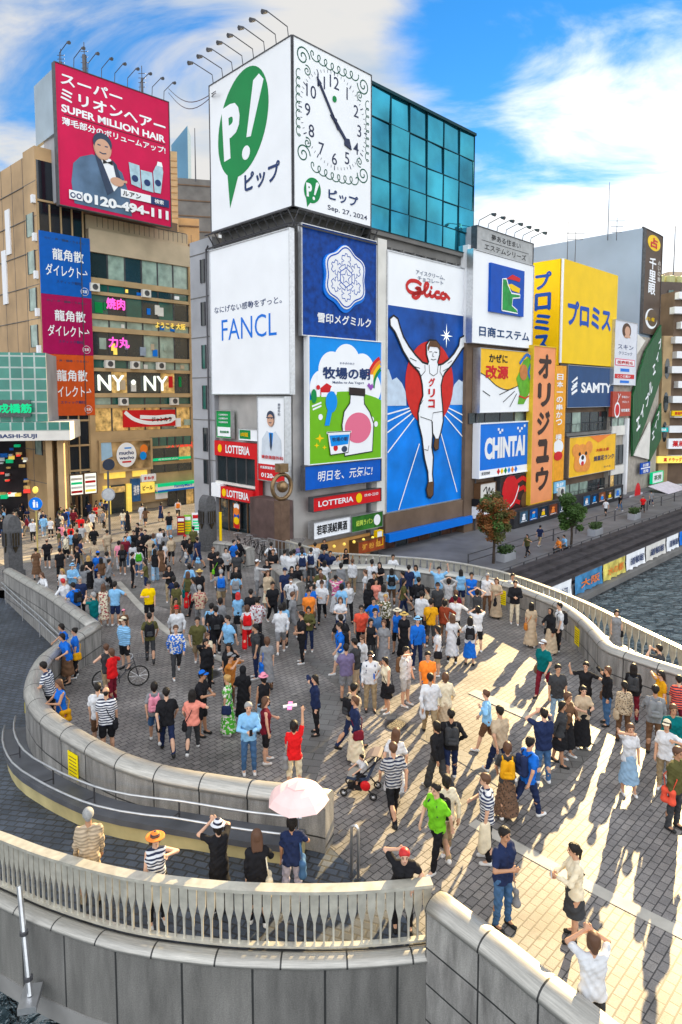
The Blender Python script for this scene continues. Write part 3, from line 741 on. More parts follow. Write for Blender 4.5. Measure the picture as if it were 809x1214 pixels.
for k in range(9):
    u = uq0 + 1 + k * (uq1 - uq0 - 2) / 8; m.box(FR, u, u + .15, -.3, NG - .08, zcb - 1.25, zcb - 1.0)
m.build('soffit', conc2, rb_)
tg = M('teal_glass', (0.045, 0.40, 0.56), 0.03, 0.9, var=.5, scale=.25, spec=1.0)
gl = MB().box(FR, uq0 + .02, uq1 - .02, -10, NG - .12, zq0, zq1 - .02); gl.build('glass_storey', tg, rb_)
zf = [zq0, zq0 + .17 * (zq1 - zq0), zq0 + .37 * (zq1 - zq0), zq0 + .58 * (zq1 - zq0), zq0 + .79 * (zq1 - zq0), zq1]
for i in range(6):
    for j in range(5):
        ua_, ub_ = uq0 + (uq1 - uq0) * i / 6 + .02, uq0 + (uq1 - uq0) * (i + 1) / 6 - .02; a_, b_, c_ = [rnd.uniform(-.045, .045) for _ in range(3)]
        MB().add([FR.pt(ua_, NG - .05 + a_, zf[j] + .02), FR.pt(ub_, NG - .05 + b_, zf[j] + .02), FR.pt(ub_, NG - .05 + b_ + c_, zf[j + 1] - .02), FR.pt(ua_, NG - .05 + a_ + c_, zf[j + 1] - .02)], [(0, 1, 2, 3)]).build('pane', tg, rb_)
m = MB()
for i in range(7):
    u = uq0 + (uq1 - uq0) * i / 6; m.box(FR, u - .025, u + .025, NG - .06, NG + .03, zq0, zq1)
for z in zf: m.box(FR, uq0 - .05, uq1 + .05, NG - .07, NG + .02, z - .025, z + .025)
m.box(FR, uq0 - .08, uq1 + .08, -10.1, NG + .14, zq1 + .002, zq1 + .22)
m.build('mullions', M('dark_teal', (.0, .04, .055), .4, .3, var=.1), rb_)
m = MB(); m.box(FR, uR(FR, 452), u1 - .1, -.2, .9, zR(FR, 500, 630), zR(FR, 500, 621)); m.build('blue_canopy', bblue, rb_)
windows(FR, -.12, uR(FR, 456), u1 - .4, -2.9, zR(FR, 500, 633), 7, rb_, [g_dark, M('dim_interior', (.10, .045, .03), .3, var=.5, scale=2)], rnd)
MB().box(FR, uR(FR, 452), u1 - .1, -.2, .5, zR(FR, 500, 621) + .02, zg_b - .12).build('lintel', brownwall, rb_)
gl_ = sg('billboard', 'towering billboard of a white runner on a blue track with red disc', FR, (uR(FR, 455), uR(FR, 548.5), zg_b, zg_t), -.28, .30, M('track_blue', (.0, .21, .78), .45, var=.35, scale=.35), steel, .10, cat='billboard')
yh = .800                                                       # white header
gl_.rect(0, 1, yh, 1, wsign, 'header', 1)
def gx(x, y): return ((x - 18) / 452.0, yh * (1180 - y) / 1125.0)
hz = gx(0, 595)[1]
gl_.rect(0, 1, hz, yh, M('night_blue', (.005, .07, .34), .4, var=.5, scale=.5), 'printed_sky', 1)
for cxx, w_ in ((0, 1), (452, -1)):
    pl = [gx(18 + cxx, 595)] + [gx(18 + cxx + w_ * a, b) for a, b in ((100, 595), (96, 520), (75, 470), (48, 440), (25, 455), (8, 400), (0, 395))]
    gl_.poly(pl, M('cloud_print', (.55, .66, .80), .4, var=.12), 'printed_cloud', 2)
lines = [((160, 665), (22, 850)), ((145, 640), (20, 740)), ((140, 622), (20, 680)), ((135, 608), (20, 640)), ((190, 815), (80, 1178)), ((335, 655), (468, 815)), ((350, 632), (468, 722)), ((355, 612), (468, 668)), ((312, 755), (420, 1135))]
gl_.strokes([[gx(*a), gx(*b)] for a, b in lines], .11, wsign, 'track_line', 3)
gl_.ell(*gx(247, 470), .305, .305 * 1.05, M('disc_red', (.60, .02, .015), .4, var=.12), 'red_disc', 4, seg=48)
sx0, sy0 = gx(340, 185)
gl_.poly([(sx0 + (.085 if i % 4 == 0 else .06 if i % 2 == 0 else .016) * math.sin(i * math.pi / 8), sy0 + .5 * (.10 if i % 4 == 0 else .06 if i % 2 == 0 else .016) * math.cos(i * math.pi / 8)) for i in range(16)], lit_white, 'printed_star', 3)
outl = [(45, 108), (26, 128), (28, 165), (52, 195), (70, 235), (95, 295), (135, 360), (180, 405), (190, 430), (200, 480), (204, 540), (188, 585), (178, 640), (182, 700), (202, 785), (208, 840), (216, 900), (236, 985), (240, 1040), (229, 1085), (236, 1130), (252, 1143), (268, 1125), (270, 1060), (264, 1000), (268, 900), (258, 840), (262, 770), (258, 690), (262, 760), (276, 790), (268, 840), (280, 862), (296, 855), (298, 800), (310, 760), (324, 690), (322, 640), (318, 590), (312, 540), (308, 480), (318, 430), (330, 405), (372, 355), (408, 300), (436, 255), (466, 228), (468, 190), (448, 172), (420, 190), (414, 235), (385, 285), (350, 325), (316, 352), (290, 360), (286, 345), (298, 300), (297, 245), (275, 220), (238, 220), (220, 250), (222, 305), (234, 345), (230, 358), (200, 350), (160, 310), (125, 265), (95, 215), (78, 165), (66, 122)]
ol = [gx(*p) for p in outl]
gl_.poly(ol, wsign, 'runner', 6)
gl_.strokes([ol], .16, black, 'runner_outline', 7, closed=True)
gl_.poly([gx(*p) for p in ((226, 262), (240, 225), (275, 222), (296, 245), (296, 275), (284, 258), (240, 258), (230, 285))], brown, 'runner_hair', 8)
gl_.strokes([[gx(*p) for p in l] for l in (((236, 288), (252, 286)), ((266, 286), (282, 288)), ((258, 290), (256, 312), (264, 314)), ((246, 328), (260, 333), (276, 327)), ((236, 362), (240, 410), (262, 425), (284, 408), (288, 362)), ((190, 430), (214, 400), (212, 365)), ((318, 430), (300, 400), (304, 358)), ((190, 660), (255, 685), (262, 640), (318, 632)), ((255, 685), (262, 780)), ((214, 850), (235, 858), (240, 830)), ((130, 330), (165, 345)), ((372, 330), (345, 348)), ((150, 375), (185, 385)), ((350, 375), (318, 395)), ((204, 565), (190, 590)), ((312, 565), (320, 590)))], .055, black, 'runner_lines', 8)
gl_.poly([gx(*p) for p in ((240, 1045), (269, 1045), (267, 1122), (252, 1138), (238, 1126), (231, 1088))], brown, 'runner_shoe', 8); gl_.poly([gx(*p) for p in ((274, 792), (297, 792), (295, 850), (280, 858), (270, 838))], brown, 'runner_shoe', 8)
for i, ch in enumerate('グリコ'):
    x_, y_ = gx(252, 462 + i * 62); gl_.t(ch, x_, y_, .036, red, .085, .05, layer=9)
def gp(x, y): return ((x - 70) / 285.0 - .055, yh + (1 - yh) * (1 - (y - 130) / 232.0))     # header lettering traced from the sign
gl_.t('PAYPAYRUN DOT.', .52, .950, .020, M('grey_letter', (.25, .28, .35), .5, var=0), .36, .02, layer=2, slant=.1) if False else gl_.t('アイスクリーム、', .50, .945, .018, M('grey_letter', (.22, .26, .36), .5, var=0), .36, .015, layer=2)
gl_.t('チョコレート', .50, .922, .018, _m['grey_letter'], .32, .015, layer=2)
script = [[(196, 248), (180, 236), (158, 240), (146, 262), (152, 285), (172, 292), (190, 280), (192, 268), (176, 268), (192, 268), (190, 295), (178, 312), (166, 306), (172, 294), (200, 284)],
          [(198, 286), (214, 262), (220, 240), (212, 236), (207, 254), (208, 286), (216, 294), (228, 280)],
          [(229, 266), (226, 286), (234, 293), (246, 280)], [(262, 268), (250, 268), (244, 282), (250, 294), (264, 290)],
          [(278, 266), (268, 272), (266, 288), (276, 294), (284, 284), (280, 268), (288, 276), (300, 292)]]
gl_.strokes([[gp(*p) for p in l] for l in script], .30, M('script_red', (.55, .02, .02), .4, var=0), 'script_lettering', 3, smooth=.15)
gl_.ell(*gp(231, 252), .014, .014, _m['script_red'], 'script_lettering', 3)
# =================================================================== row of buildings along the river, to the right
NN = 1.0
n0u, n1u = uR(FR, 555, NN), uR(FR, 631, NN)
nb = thing('signboard_building', 'narrow brown riverside building with stacked signs right of the runner', 'building', FR.pt(n0u, NN, -2.9))
zt = zR(FR, 560, 300, NN)
MB().box(FR, n0u + .15, n1u - .15, -12, NN - .35, -3.2, zt).build('wall', brownwall, nb)
for y in (430, 492, 497): pass
for (ya, yb) in ((489, 500),):
    windows(FR, NN - .25, n0u + .5, n1u - .4, zR(FR, 590, yb + 1, NN), zR(FR, 590, ya, NN), 4, nb, [g_curt, g_dark], rnd)
ni = sg('billboard', 'white billboard with square blue emblem panel over navy letters', FR, FR.rect(558, 296, 406, 629, NN), NN - .3, NN + .25, wsign, steel, .06, cat='billboard')
MB().box(FR, n0u + .1, n1u - .1, -9, NN - .31, ni.z0, ni.z1 + .5).build('box', white, ni.root)
em = [(.24, .36), (.80, .36), (.80, .90), (.24, .90)]
ni.poly(em, blue, 'emblem_panel', 1, thick=.22)
nn = ni.n + .24
def ep(x, y): return (ni.X(.24 + .56 * x), ni.Z(.36 + .54 * y))
mb = MB().plate(FR, [ep(*p) for p in ((.32, .06), (.78, .05), (.78, .12), (.62, .20), (.64, .36), (.86, .40), (.86, .47), (.60, .46), (.50, .60), (.44, .74), (.36, .72), (.32, .6))], nn, nn + .03); mb.build('emblem_green', M('emblem_green', (.02, .30, .06), .4, var=.3, scale=2), ni.root)
mb = MB().stroke(FR, [ep(*p) for p in ((.32, .06), (.32, .72), (.44, .74))], .14, 0, nn + .04); mb.stroke(FR, [ep(*p) for p in ((.44, .74), (.50, .60), (.60, .46), (.86, .47))], .12, 0, nn + .04); mb.stroke(FR, [ep(*p) for p in ((.32, .06), (.80, .05), (.78, .12), (.62, .20), (.64, .36), (.86, .40), (.86, .47))], .10, 0, nn + .04); mb.build('emblem_line', wsign, ni.root)
MB().plate(FR, [ep(*p) for p in ((.44, .74), (.62, .86), (.86, .82), (.84, .74), (.60, .75))], nn, nn + .035).build('emblem_red', red, ni.root)
MB().plate(FR, [ep(*p) for p in ((.46, .62), (.60, .66), (.86, .60), (.84, .50), (.62, .52))], nn, nn + .035).build('emblem_yellow', yellow, ni.root)
ni.t('日商エステム', .53, .135, .115, navy, .84, .03, thick=.08)
nt_ = sg('sign', 'grey rooftop sign with two lines of black lettering and lamps', FR, FR.rect(563, 268, 297, 630, NN), NN - .3, NN + .2, M('grey_sign', (.42, .43, .44), .5, var=.15), dsteel, .05)
MB().box(FR, n0u + .5, n1u - .2, -6, NN - .31, nt_.z0 - .4, nt_.z1).build('box', conc, nt_.root)
nt_.t('夢ある住まい', .5, .72, .26, black, .52, .01); nt_.t('エステムシリーズ', .5, .26, .26, black, .74, .01); nt_.rect(.08, .92, .475, .495, black, 'rule', 1); nt_.lamps(7, 1.2, .5)
kz = sg('billboard', 'yellow and white medicine billboard with red characters and drapery lines', FR, FR.rect(565, 413, 489, 627, NN), NN - .3, NN + .4, wsign, steel, .05, cat='billboard')
kz.poly([(0, 1), (1, 1), (1, .10 + .5), (.72, .44), (.5, .36), (.3, .42), (.12, .56), (0, .62)], M('kaigen_yellow', (.90, .52, .02), .4, var=.06), 'yellow_field', 1)
kz.t('かぜに', .32, .86, .13, black, .34, .035, layer=2); kz.t('改源', .30, .64, .22, red, .42, .05, layer=2)
kz.strokes([[(.0, .62), (.12, .56), (.3, .42), (.5, .36), (.72, .44), (1, .6)], [(.05, .34), (.18, .26)], [(.35, .28), (.62, .40)], [(.42, .16), (.64, .34)], [(.55, .08), (.68, .30)]], .08, black, 'drapery_line', 2, smooth=.3)
kz.poly([(.66, .55), (.74, .70), (.80, .86), (.90, .92), (.97, .82), (.93, .60), (.97, .40), (.88, .22), (.82, .12), (.70, .12), (.74, .30)], M('print_leaf', (.13, .42, .03), .5, var=.25, scale=2), 'leaf_shape', 3)   # plain stand-in for the cartoon figure
kz.strokes([[(.72, .80), (.86, .96), (.96, .86), (.90, .66), (.98, .50)]], .30, M('print_scarf', (.02, .16, .55), .4, var=.2), 'ribbon', 4, smooth=.2); kz.ell(.80, .66, .08, .08, M('print_copper', (.55, .2, .06), .5, var=.2), 'flower', 5); kz.strokes([[(.72, .26), (.84, .22), (.92, .26)]], .14, red, 'ribbon', 5)
ch = sg('billboard', 'bright blue billboard with fat white capitals and white foot strip', FR, FR.rect(565, 503, 566, 624, NN), NN - .3, NN + .35, bblue, wsign, .10, cat='billboard')
ch.rect(0, 1, 0, .13, wsign, 'white_strip', 1); ch.t('CHINTAI', .49, .53, .42, white, .80, .055, layer=2); ch.t('賃貸情報', .12, .065, .06, black, .16, .01, layer=2)
for i, c in enumerate((red, yellow, green, skyb, orange, bblue)): ch.ell(.36 + i * .07, .065, .03, .035, c, 'coloured_house', 2, seg=4)
for x, y in ((.36, .80), (.33, .86), (.40, .84), (.76, .80), (.72, .86), (.80, .85), (.86, .90)): ch.rect(x, x + .035, y, y + .05, white, 'confetti', 2)
lx = uR(FR, 556, NN)
f2 = Fr(*FR.pt(uR(FR, 568, NN + .35), NN + .35, 0)[:2], *DB)
hk = sg('sign', 'square cream shop sign with brush mark beside crab mural', FR, FR.rect(566, 574, 592, 584, NN), NN - .3, NN + .3, offwhite, brown, .05)
hk.strokes([[(.2, .5), (.4, .75), (.45, .3), (.6, .7), (.65, .35), (.85, .6)]], .13, black, 'brush_mark', 1, smooth=.1)
h2 = sg('sign', 'black and yellow lettered shop sign above white price board', FR, FR.rect(563, 592, 600, 591, NN), NN - .3, NN + .5, black, None)
h2.t('大阪名物 串の坊', .5, .5, .6, yellow, .9, .03)
h3 = sg('sign', 'white price board with black writing under the yellow lettered sign', FR, FR.rect(563, 601, 615, 591, NN), NN - .3, NN + .4, wsign, None)
h3.t('千日前 本店', .5, .6, .4, black, .8, .03); h3.t('営業中', .3, .2, .2, red, .3, .02)
cr_ = sg('billboard', 'dark mural billboard of a red crab and curved white blade', FR, FR.rect(590, 566, 608, 628, NN), NN - .3, NN + .3, M('crab_dark', (.035, .02, .02), .5, var=.4), dsteel, .05, cat='billboard')
cr_.ell(.30, .55, .24, .26, red, 'crab_body', 1); 
for a, b in (((.10, .8), (.42, .95)), ((.06, .35), (.45, .30)), ((.3, .7), (.66, .9)), ((.35, .5), (.72, .62)), ((.30, .35), (.60, .18)), ((.72, .62), (.80, .40)), ((.66, .9), (.80, .80))): cr_.strokes([[a, b]], .42, red, 'crab_leg', 2)
cr_.strokes([[(.18, .05), (.40, .25), (.52, .55), (.55, .68)]], .13, wsign, 'blade', 3, smooth=.2); cr_.ell(.78, .22, .15, .14, brown, 'pot', 2); cr_.rect(.88, 1, .1, .95, bblue, 'blue_strip', 2)
# tall orange vertical sign
NV = 1.7
ov = sg('sign', 'very tall salmon-orange vertical sign with big dark characters', FR, FR.rect(633, 410, 597, 656.5, NV), NV - .55, NV, salmon_m, M('sign_edge', (.75, .50, .03), .5, var=.1), .10)
ov.t('オリジュウ', .52, .955, .155, M('umber', (.05, .03, .025), .5, var=0), .60, .06, vertical=True, step=1.17)
yv = sg('sign', 'narrow yellow-orange vertical sign with small white lettering', FR, FR.rect(657, 433, 571, 670, NV - .25), NV - .7, NV - .25, M('amber', (.85, .36, .02), .4, var=.15), None)
yv.t('日本一の串かつ 横綱', .5, .93, .052, wsign, .5, .03, vertical=True, step=1.25); yv.ellh(.5, .30, .4, .06, wsign, 'pictured_face', 2); yv.ellh(.5, .22, .34, .04, red, 'pictured_face', 3)
bv = sg('sign', 'small pale blue board at the foot of the narrow amber sign', FR, FR.rect(657, 572, 575 + 10, 670, NV - .25), NV - .4, NV - .2, M('pale_blue', (.2, .5, .75), .4, var=.1), None)
bv.t('B1F', .5, .7, .3, wsign, .6, .03); bv.t('営業中', .5, .3, .3, wsign, .7, .03)
# yellow cube
NP = 1.2
pu0 = uR(FR, 661, NP); pp = FR.pt(pu0, NP, 0)
FP = Fr(pp[0], pp[1], *DA); FPL = Fr(pp[0], pp[1], *DB)
pc = thing('yellow_cube_billboard', 'big yellow rooftop cube with blue characters on both faces', 'billboard', (pp[0], pp[1], zR(FP, 661, 430)))
pz1, pz0 = zR(FP, 661, 305), zR(FP, 661, 430)
pu1 = uR(FP, 725); pl0 = uR(FPL, 626)
a = FP.pt(.1, -.1, 0); b = FP.pt(pu1, -.1, 0)
MB().prism([(a[0], a[1]), (b[0], b[1]), (b[0] - DB[0] * -pl0, b[1] - DB[1] * -pl0), (a[0] - DB[0] * -pl0, a[1] - DB[1] * -pl0)], pz0, pz1 - .04).build('box', M('box_ochre', (.6, .4, .05), .5, var=.1), pc)
pr = Sub(pc, FP, (0.05, pu1, pz0, pz1), -.05, .2, yellow, 'river_face', None); pr.t('プロミス', .48, .50, .25, blue, .80, .05)
pL = Sub(pc, FPL, (pl0, -.05, pz0 - 0.2, pz1), -.05, .2, yellow, 'street_face', None); pL.t('プロミス', .45, .90, .17, blue, .56, .05, vertical=True, step=1.18)
MB().tube([FP.pt(0, .12, pz0), FP.pt(0, .12, pz1)], .14, 6).build('corner_trim', white, pc)
pb = thing('brick_block', 'brown office block with balconies under the yellow cube', 'building', (pp[0], pp[1], -2.9))
MB().box(FP, -2.5, pu1 + .1, -12, -.6, -3.2, pz0 - .1).build('wall', brownwall, pb)
MB().box(FP, .3, pu1 - .1, -.7, .0, pz0 - .45, pz0 - .05).build('gantry', dsteel, pb)
sm = sg('billboard', 'navy billboard with white capitals and slanted white emblem', FP, FP.rect(672, 433, 483, 726), -.5, .12, navy, steel, .04, cat='billboard')
sm.t('SAMTY', .62, .48, .26, wsign, .68, .035)
sm.strokes([[(.20, .72), (.09, .60), (.19, .52), (.08, .42)], [(.20, .60), (.10, .48)], [(.20, .42), (.09, .32)]], .30, wsign, 'emblem', 1)
for (ya, yb) in ((489, 512), (573, 590), (592, 606)):
    windows(FP, -.45, uR(FP, 671), pu1 - .3, zR(FP, 690, yb), zR(FP, 690, ya), 5, pb, [g_dark, g_dark, g_curt], rnd)
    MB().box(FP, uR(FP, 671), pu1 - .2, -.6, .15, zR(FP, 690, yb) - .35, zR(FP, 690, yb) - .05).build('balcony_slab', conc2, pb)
    m = MB()
    for k in range(16):
        u = uR(FP, 671) + k * (pu1 - .3 - uR(FP, 671)) / 15; m.tube([FP.pt(u, .1, zR(FP, 690, yb)), FP.pt(u, .1, zR(FP, 690, yb) + .9)], .02, 4)
    m.tube([FP.pt(uR(FP, 671), .1, zR(FP, 690, yb) + .9), FP.pt(pu1 - .3, .1, zR(FP, 690, yb) + .9)], .03, 4); m.build('railing', dsteel, pb)
fl = sg('billboard', 'yellow-orange billboard with a plump tan puppy face', FP, FP.rect(672, 519, 566, 726), -.5, .30, M('flower_yellow', (.93, .52, .02), .4, var=.15, scale=.6), steel, .05, cat='billboard')
pup = M('pup_tan', (.80, .30, .06), .5, var=.15)
for x, y, a_, b_ in ((.26, .45, .15, .36), (.14, .66, .08, .17), (.40, .70, .08, .17), (.20, .30, .1, .2), (.34, .28, .1, .2)): fl.ellh(x, y, a_, b_, pup, 'pictured_puppy', 2)
for x, y, a_, b_, c in ((.27, .40, .07, .14, wsign), (.27, .46, .03, .06, black), (.21, .56, .022, .05, black), (.34, .56, .022, .05, black), (.27, .31, .03, .06, red)): fl.ellh(x, y, a_, b_, c, 'pictured_puppy', 3)
fl.t('大阪土産', .70, .60, .085, red, .30, .02, layer=2); fl.t('焼菓花ランク', .74, .38, .14, ink, .46, .02, layer=2); fl.poly([(.4, 1), (.9, 1), (.6, .8)], orange, 'orange_flash', 1); fl.t('食べる', .82, .12, .06, ink, .16, .01, layer=2)
for k, (x, y) in enumerate(((695, 590), (705, 588), (713, 583), (680, 594), (664, 582))):
    u, z = FP.hit(x, y, .3); ac = thing('air_conditioner', ['pale air conditioner box on the balcony under the puppy sign, leftmost but one', 'pale air conditioner box third from the left under the puppy sign', 'larger pale air conditioner box at the right end under the puppy sign', 'pale air conditioner box low beside the tree crown', 'pale air conditioner box beside the orange vertical sign'][k], 'air conditioner', FP.pt(u, .3, z - .5), 'air conditioners on the balconies')
    MB().box(FP, u - .5, u + .5, .2, .6, z - .5, z + .4).build('casing', offwhite, ac); MB().ellipse(FP, u - .08, z - .05, .33, .33, .6, .62, 16).build('fan_grille', dsteel, ac)
# big blue-grey slab building with a vertical brown sign
NK = 0.9
ku = uR(FR, 753.5, NK); kp = FR.pt(ku, NK, 0); FK = Fr(kp[0], kp[1], *DA); FKL = Fr(kp[0], kp[1], *DB)
kb = thing('slab_building', 'tall windowless blue-grey slab building behind the yellow cube', 'building', (kp[0], kp[1], -2.9))
kz1 = zR(FK, 753.5, 266); kl = uR(FKL, 624); k1 = uR(FK, 774)
a = FK.pt(0, 0, 0); b = FK.pt(k1, 0, 0); z_k0 = zR(FK, 753.5, 394)
MB().prism([(a[0], a[1]), (b[0], b[1]), (b[0] + DB[0] * kl, b[1] + DB[1] * kl), (a[0] + DB[0] * kl, a[1] + DB[1] * kl)], -3.2, kz1).build('wall', M('slab_blue', (.34, .43, .55), .45, var=.22, scale=.12, bump=.05), kb)
MB().box(FK, -.05, k1 + .05, -.1, .1, kz1 + .002, kz1 + .15).build('coping', dsteel, kb)
ks = sg('sign', 'tall brown vertical sign with yellow disc at the top', FK, (.15, k1 - .1, z_k0, kz1 - .15), .003, .35, M('sign_umber', (.09, .055, .035), .4, var=.3, scale=.4), dsteel, .05)
ks.ellh(.5, .90, .38, .075, yellow, 'yellow_disc', 1); ks.t('占', .5, .90, .10, red, .42, .05, layer=2); ks.t('千里眼', .46, .755, .115, wsign, .42, .035, vertical=True); ks.t('占いの館', .86, .75, .045, offwhite, .16, .01, vertical=True, step=1.2)
ks.ellh(.5, .155, .36, .10, wsign, 'crescent', 1); ks.ellh(.55, .165, .30, .085, M('moon_brown', (.10, .06, .03), .4, var=.1), 'crescent_shade', 2); ks.t('占い館', .42, .15, .04, yellow, .5, .02, layer=3)
# clinic sign, red sign, diagonal green signs and their building
NC = 1.5
FC = Fr(*FR.pt(uR(FR, 727, NC), NC, 0)[:2], *DA)
eb = thing('striped_building', 'slim building with green lattice boards beside the far bridge', 'building', (FC.ox, FC.oy, -2.9))
MB().box(FC, .02, uR(FC, 783) , -10, -.35, -3.2, zR(FC, 760, 398)).build('wall', M('eb_wall', (.40, .36, .31), .6, var=.2), eb)
cl = sg('billboard', 'pale clinic billboard with a long-haired woman portrait', FC, FC.rect(727.5, 379, 456, 752.5), -.34, .20, M('clinic_pale', (.70, .72, .80), .4, var=.06), steel, .05, cat='billboard')
cl.ellh(.52, .86, .20, .12, M('hair_brown', (.10, .05, .03), .5, var=.2), 'portrait_hair', 1); cl.ellh(.55, .855, .12, .075, skin_m, 'portrait_face', 2); cl.poly([(.4, .75), (.7, .75), (.62, .82), (.5, .82)], skin_m, 'portrait_neck', 2)
cl.t('スキン', .5, .60, .075, ink, .70, .01); cl.t('クリニック', .5, .50, .055, ink, .62, .01); cl.rect(.06, .94, .30, .41, M('clinic_pink', (.75, .12, .22), .4, var=0), 'pink_band', 1); cl.rect(.09, .91, .315, .395, wsign, 'white_band', 2); cl.t('医療脱毛', .5, .355, .055, red, .7, .02, layer=3)
cl.rect(.3, .7, .21, .26, bblue, 'blue_band', 1); cl.rect(.06, .94, .10, .17, red, 'red_band', 1); cl.t('ここの裏5F', .46, .135, .045, wsign, .6, .01, layer=2); cl.rect(.3, .7, .03, .07, bblue, 'blue_band', 1)
rr = sg('sign', 'brick-red board with white hand mark under the clinic billboard', FC, FC.rect(726, 464, 494, 747), -.34, .1, M('brick_red', (.45, .06, .035), .45, var=.12), None)
rr.t('手相占い', .68, .78, .1, wsign, .42, .01); rr.t('タロット', .70, .58, .1, wsign, .38, .01); rr.t('相性鑑定', .70, .24, .13, wsign, .48, .03); rr.ell(.25, .26, .15, .17, wsign, 'mark', 1); rr.ell(.25, .26, .11, .125, red, 'mark', 2); rr.strokes([[(.2, .5), (.3, .72), (.28, .92)], [(.3, .72), (.4, .9)]], .12, wsign, 'mark', 1)
wf = [(505, 516, offwhite), (552, 562, offwhite)]
for ya, yb, mt in wf: MB().box(FC, .0, uR(FC, 742), -.34, -.02, zR(FC, 733, yb), zR(FC, 733, ya)).build('spandrel', mt, eb)
windows(FC, -.2, .1, uR(FC, 742), zR(FC, 733, 505), zR(FC, 733, 496), 2, eb, [g_warm, g_curt], rnd); windows(FC, -.2, .1, uR(FC, 742), zR(FC, 733, 551), zR(FC, 733, 528), 3, eb, [g_dark, brownwall], rnd); windows(FC, -.2, .1, uR(FC, 742), zR(FC, 733, 590), zR(FC, 733, 563), 3, eb, [g_warm, g_dark], rnd)
MB().box(FC, uR(FC, 742.5), uR(FC, 744.5), -.34, .2, -2.9, zR(FC, 743, 496)).build('white_pier', white, eb)
lat = brick_mat('green_lattice', (.005, .10, .025), (.008, .13, .03), (.002, .035, .012), .35, .35, .03, rough=.5, offset=0, stain=.2, sscale=.8)
m = MB()
v0 = FC.rect(747, 500, 545, 785)
def fcp(x, y, n=0): u, z = FC.hit(x, y, n); return (u, z)
gs1 = thing('green_diagonal_sign', 'green lattice signboard with slanting white characters', 'sign', FC.pt(uR(FC, 765), 0, zR(FC, 760, 545)))
m = MB().plate(FC, [fcp(*p) for p in ((749, 541), (749, 470), (765, 416), (783, 385), (784, 445), (765, 500))], -.1, .15); m.build('panel', lat, gs1)
m = MB().plate(FC, [fcp(*p) for p in ((769, 548), (771, 512), (783, 478), (783, 520))], -.1, .15); m.build('panel', lat, gs1)
m = MB()
for i, (x, y) in enumerate(((755, 502), (760, 488), (766, 474), (770, 460))): 
    u, z = fcp(x, y); put_text(m, FC, 'エイブル'[i], u, z, 1.5, .17, 1.3, 'c', .05, rot=R_(28), slant=.25)
for i, (x, y) in enumerate(((773, 516), (776, 504), (779, 493))):
    u, z = fcp(x, y); put_text(m, FC, 'エイブ'[i], u, z, 1.0, .17, .9, 'c', .05, rot=R_(28), slant=.25)
for i, (x, y) in enumerate(((774, 438), (778, 424), (781, 408))):
    u, z = fcp(x, y); put_text(m, FC, 'エイブ'[i], u, z, 1.2, .17, 1.0, 'c', .05, rot=R_(28), slant=.25)
m.build('lettering', wsign, gs1)
m = MB()
for q in (((751, 540), (771, 500), (771, 545)), ((765, 404), (755, 420), (755, 395))): m.plate(FC, [fcp(*p) for p in q], -.12, .05)
m.build('white_fin', offwhite, gs1)
bs = sg('sign', 'two small blue boards hanging below the green lattice sign', FC, FC.rect(757.5, 549, 562, 768), .16, .3, blue, None); bs.rect(0, 1, .45, .55, wsign, 'gap', 1); bs.t('料理', .5, .75, .3, wsign, .6, .02); bs.t('酒場', .5, .22, .3, wsign, .6, .02)
ms = sg('sign', 'pale green and white menu board above the quay awning', FC, FC.rect(771, 561, 573, 783), .0, .3, wsign, lit_green, .08); ms.t('茶房', .5, .5, .5, M('moss', (.1, .2, .1), .5, var=0), .7, .03)
# far buildings at the right edge
FB = Fr(*PD(772, 500, 104)[:2], 1.0, 0.25)
hb = thing('hotel_building', 'dark brown building with blue and white rooftop lettering far right', 'building', FB.pt(6, 0, -3))
MB().box(FB, .5, 26, -15, 0, -3, zR(FB, 790, 334)).build('wall', M('hotel_brown', (.11, .085, .075), .6, var=.2, scale=.3), hb)
windows(FB, .1, 1.5, 8, zR(FB, 790, 350), zR(FB, 790, 344), 3, hb, [g_green], rnd, gap=1.2)
for k in range(4): MB().lathe([(.8, 0), (.8, 1.2), (.5, 1.3)], FB.pt(2 + k * 1.9, -2, zR(FB, 790, 334)), 10).build('roof_tank', M('tank_olive', (.45, .45, .22), .5, var=.1), hb)
hs_ = sg('sign', 'blue board with large white capitals on the brown building', FB, FB.rect(773, 354, 376, 806), .003, .5, navy, None); hs_.t('RITZ', .42, .62, .5, wsign, .75, .05); hs_.t('ツ マンション', .5, .15, .2, wsign, .6, .02)
FS = Fr(*PD(784, 500, 92)[:2], 1.0, 0.12)
for t_, (nm, lb, xa, xb, yt, step, c1) in enumerate((('balcony_building', 'white and brown banded balcony building at the right edge', 794, 840, 345, 17.5, white), ('arched_building', 'slim tan building with an arched window right of the green sign', 783, 794, 398, 60, tan))):
    q = thing(nm, lb, 'building', FS.pt(uR(FS, xa), 0, -3)); m = MB().box(FS, uR(FS, xa), uR(FS, xb), -8, 0, -3, zR(FS, xa, yt)); m.build('wall', (brownwall, tan)[t_], q)
    if t_ == 0:
        for k in range(12):
            y = yt + 2 + k * step
            if y < 560: MB().box(FS, uR(FS, xa) - (0, .6, -.4, .3)[k % 4], uR(FS, xb), -.1, 1.0, zR(FS, xa, y + 8), zR(FS, xa, y)).build('balcony', c1, q)
    else:
        for y in (430, 470, 505): MB().ellipse(FS, uR(FS, 788.5), zR(FS, 788, y + 7), .35, 1.4, 0, .05, 16).build('window', g_dark, q)
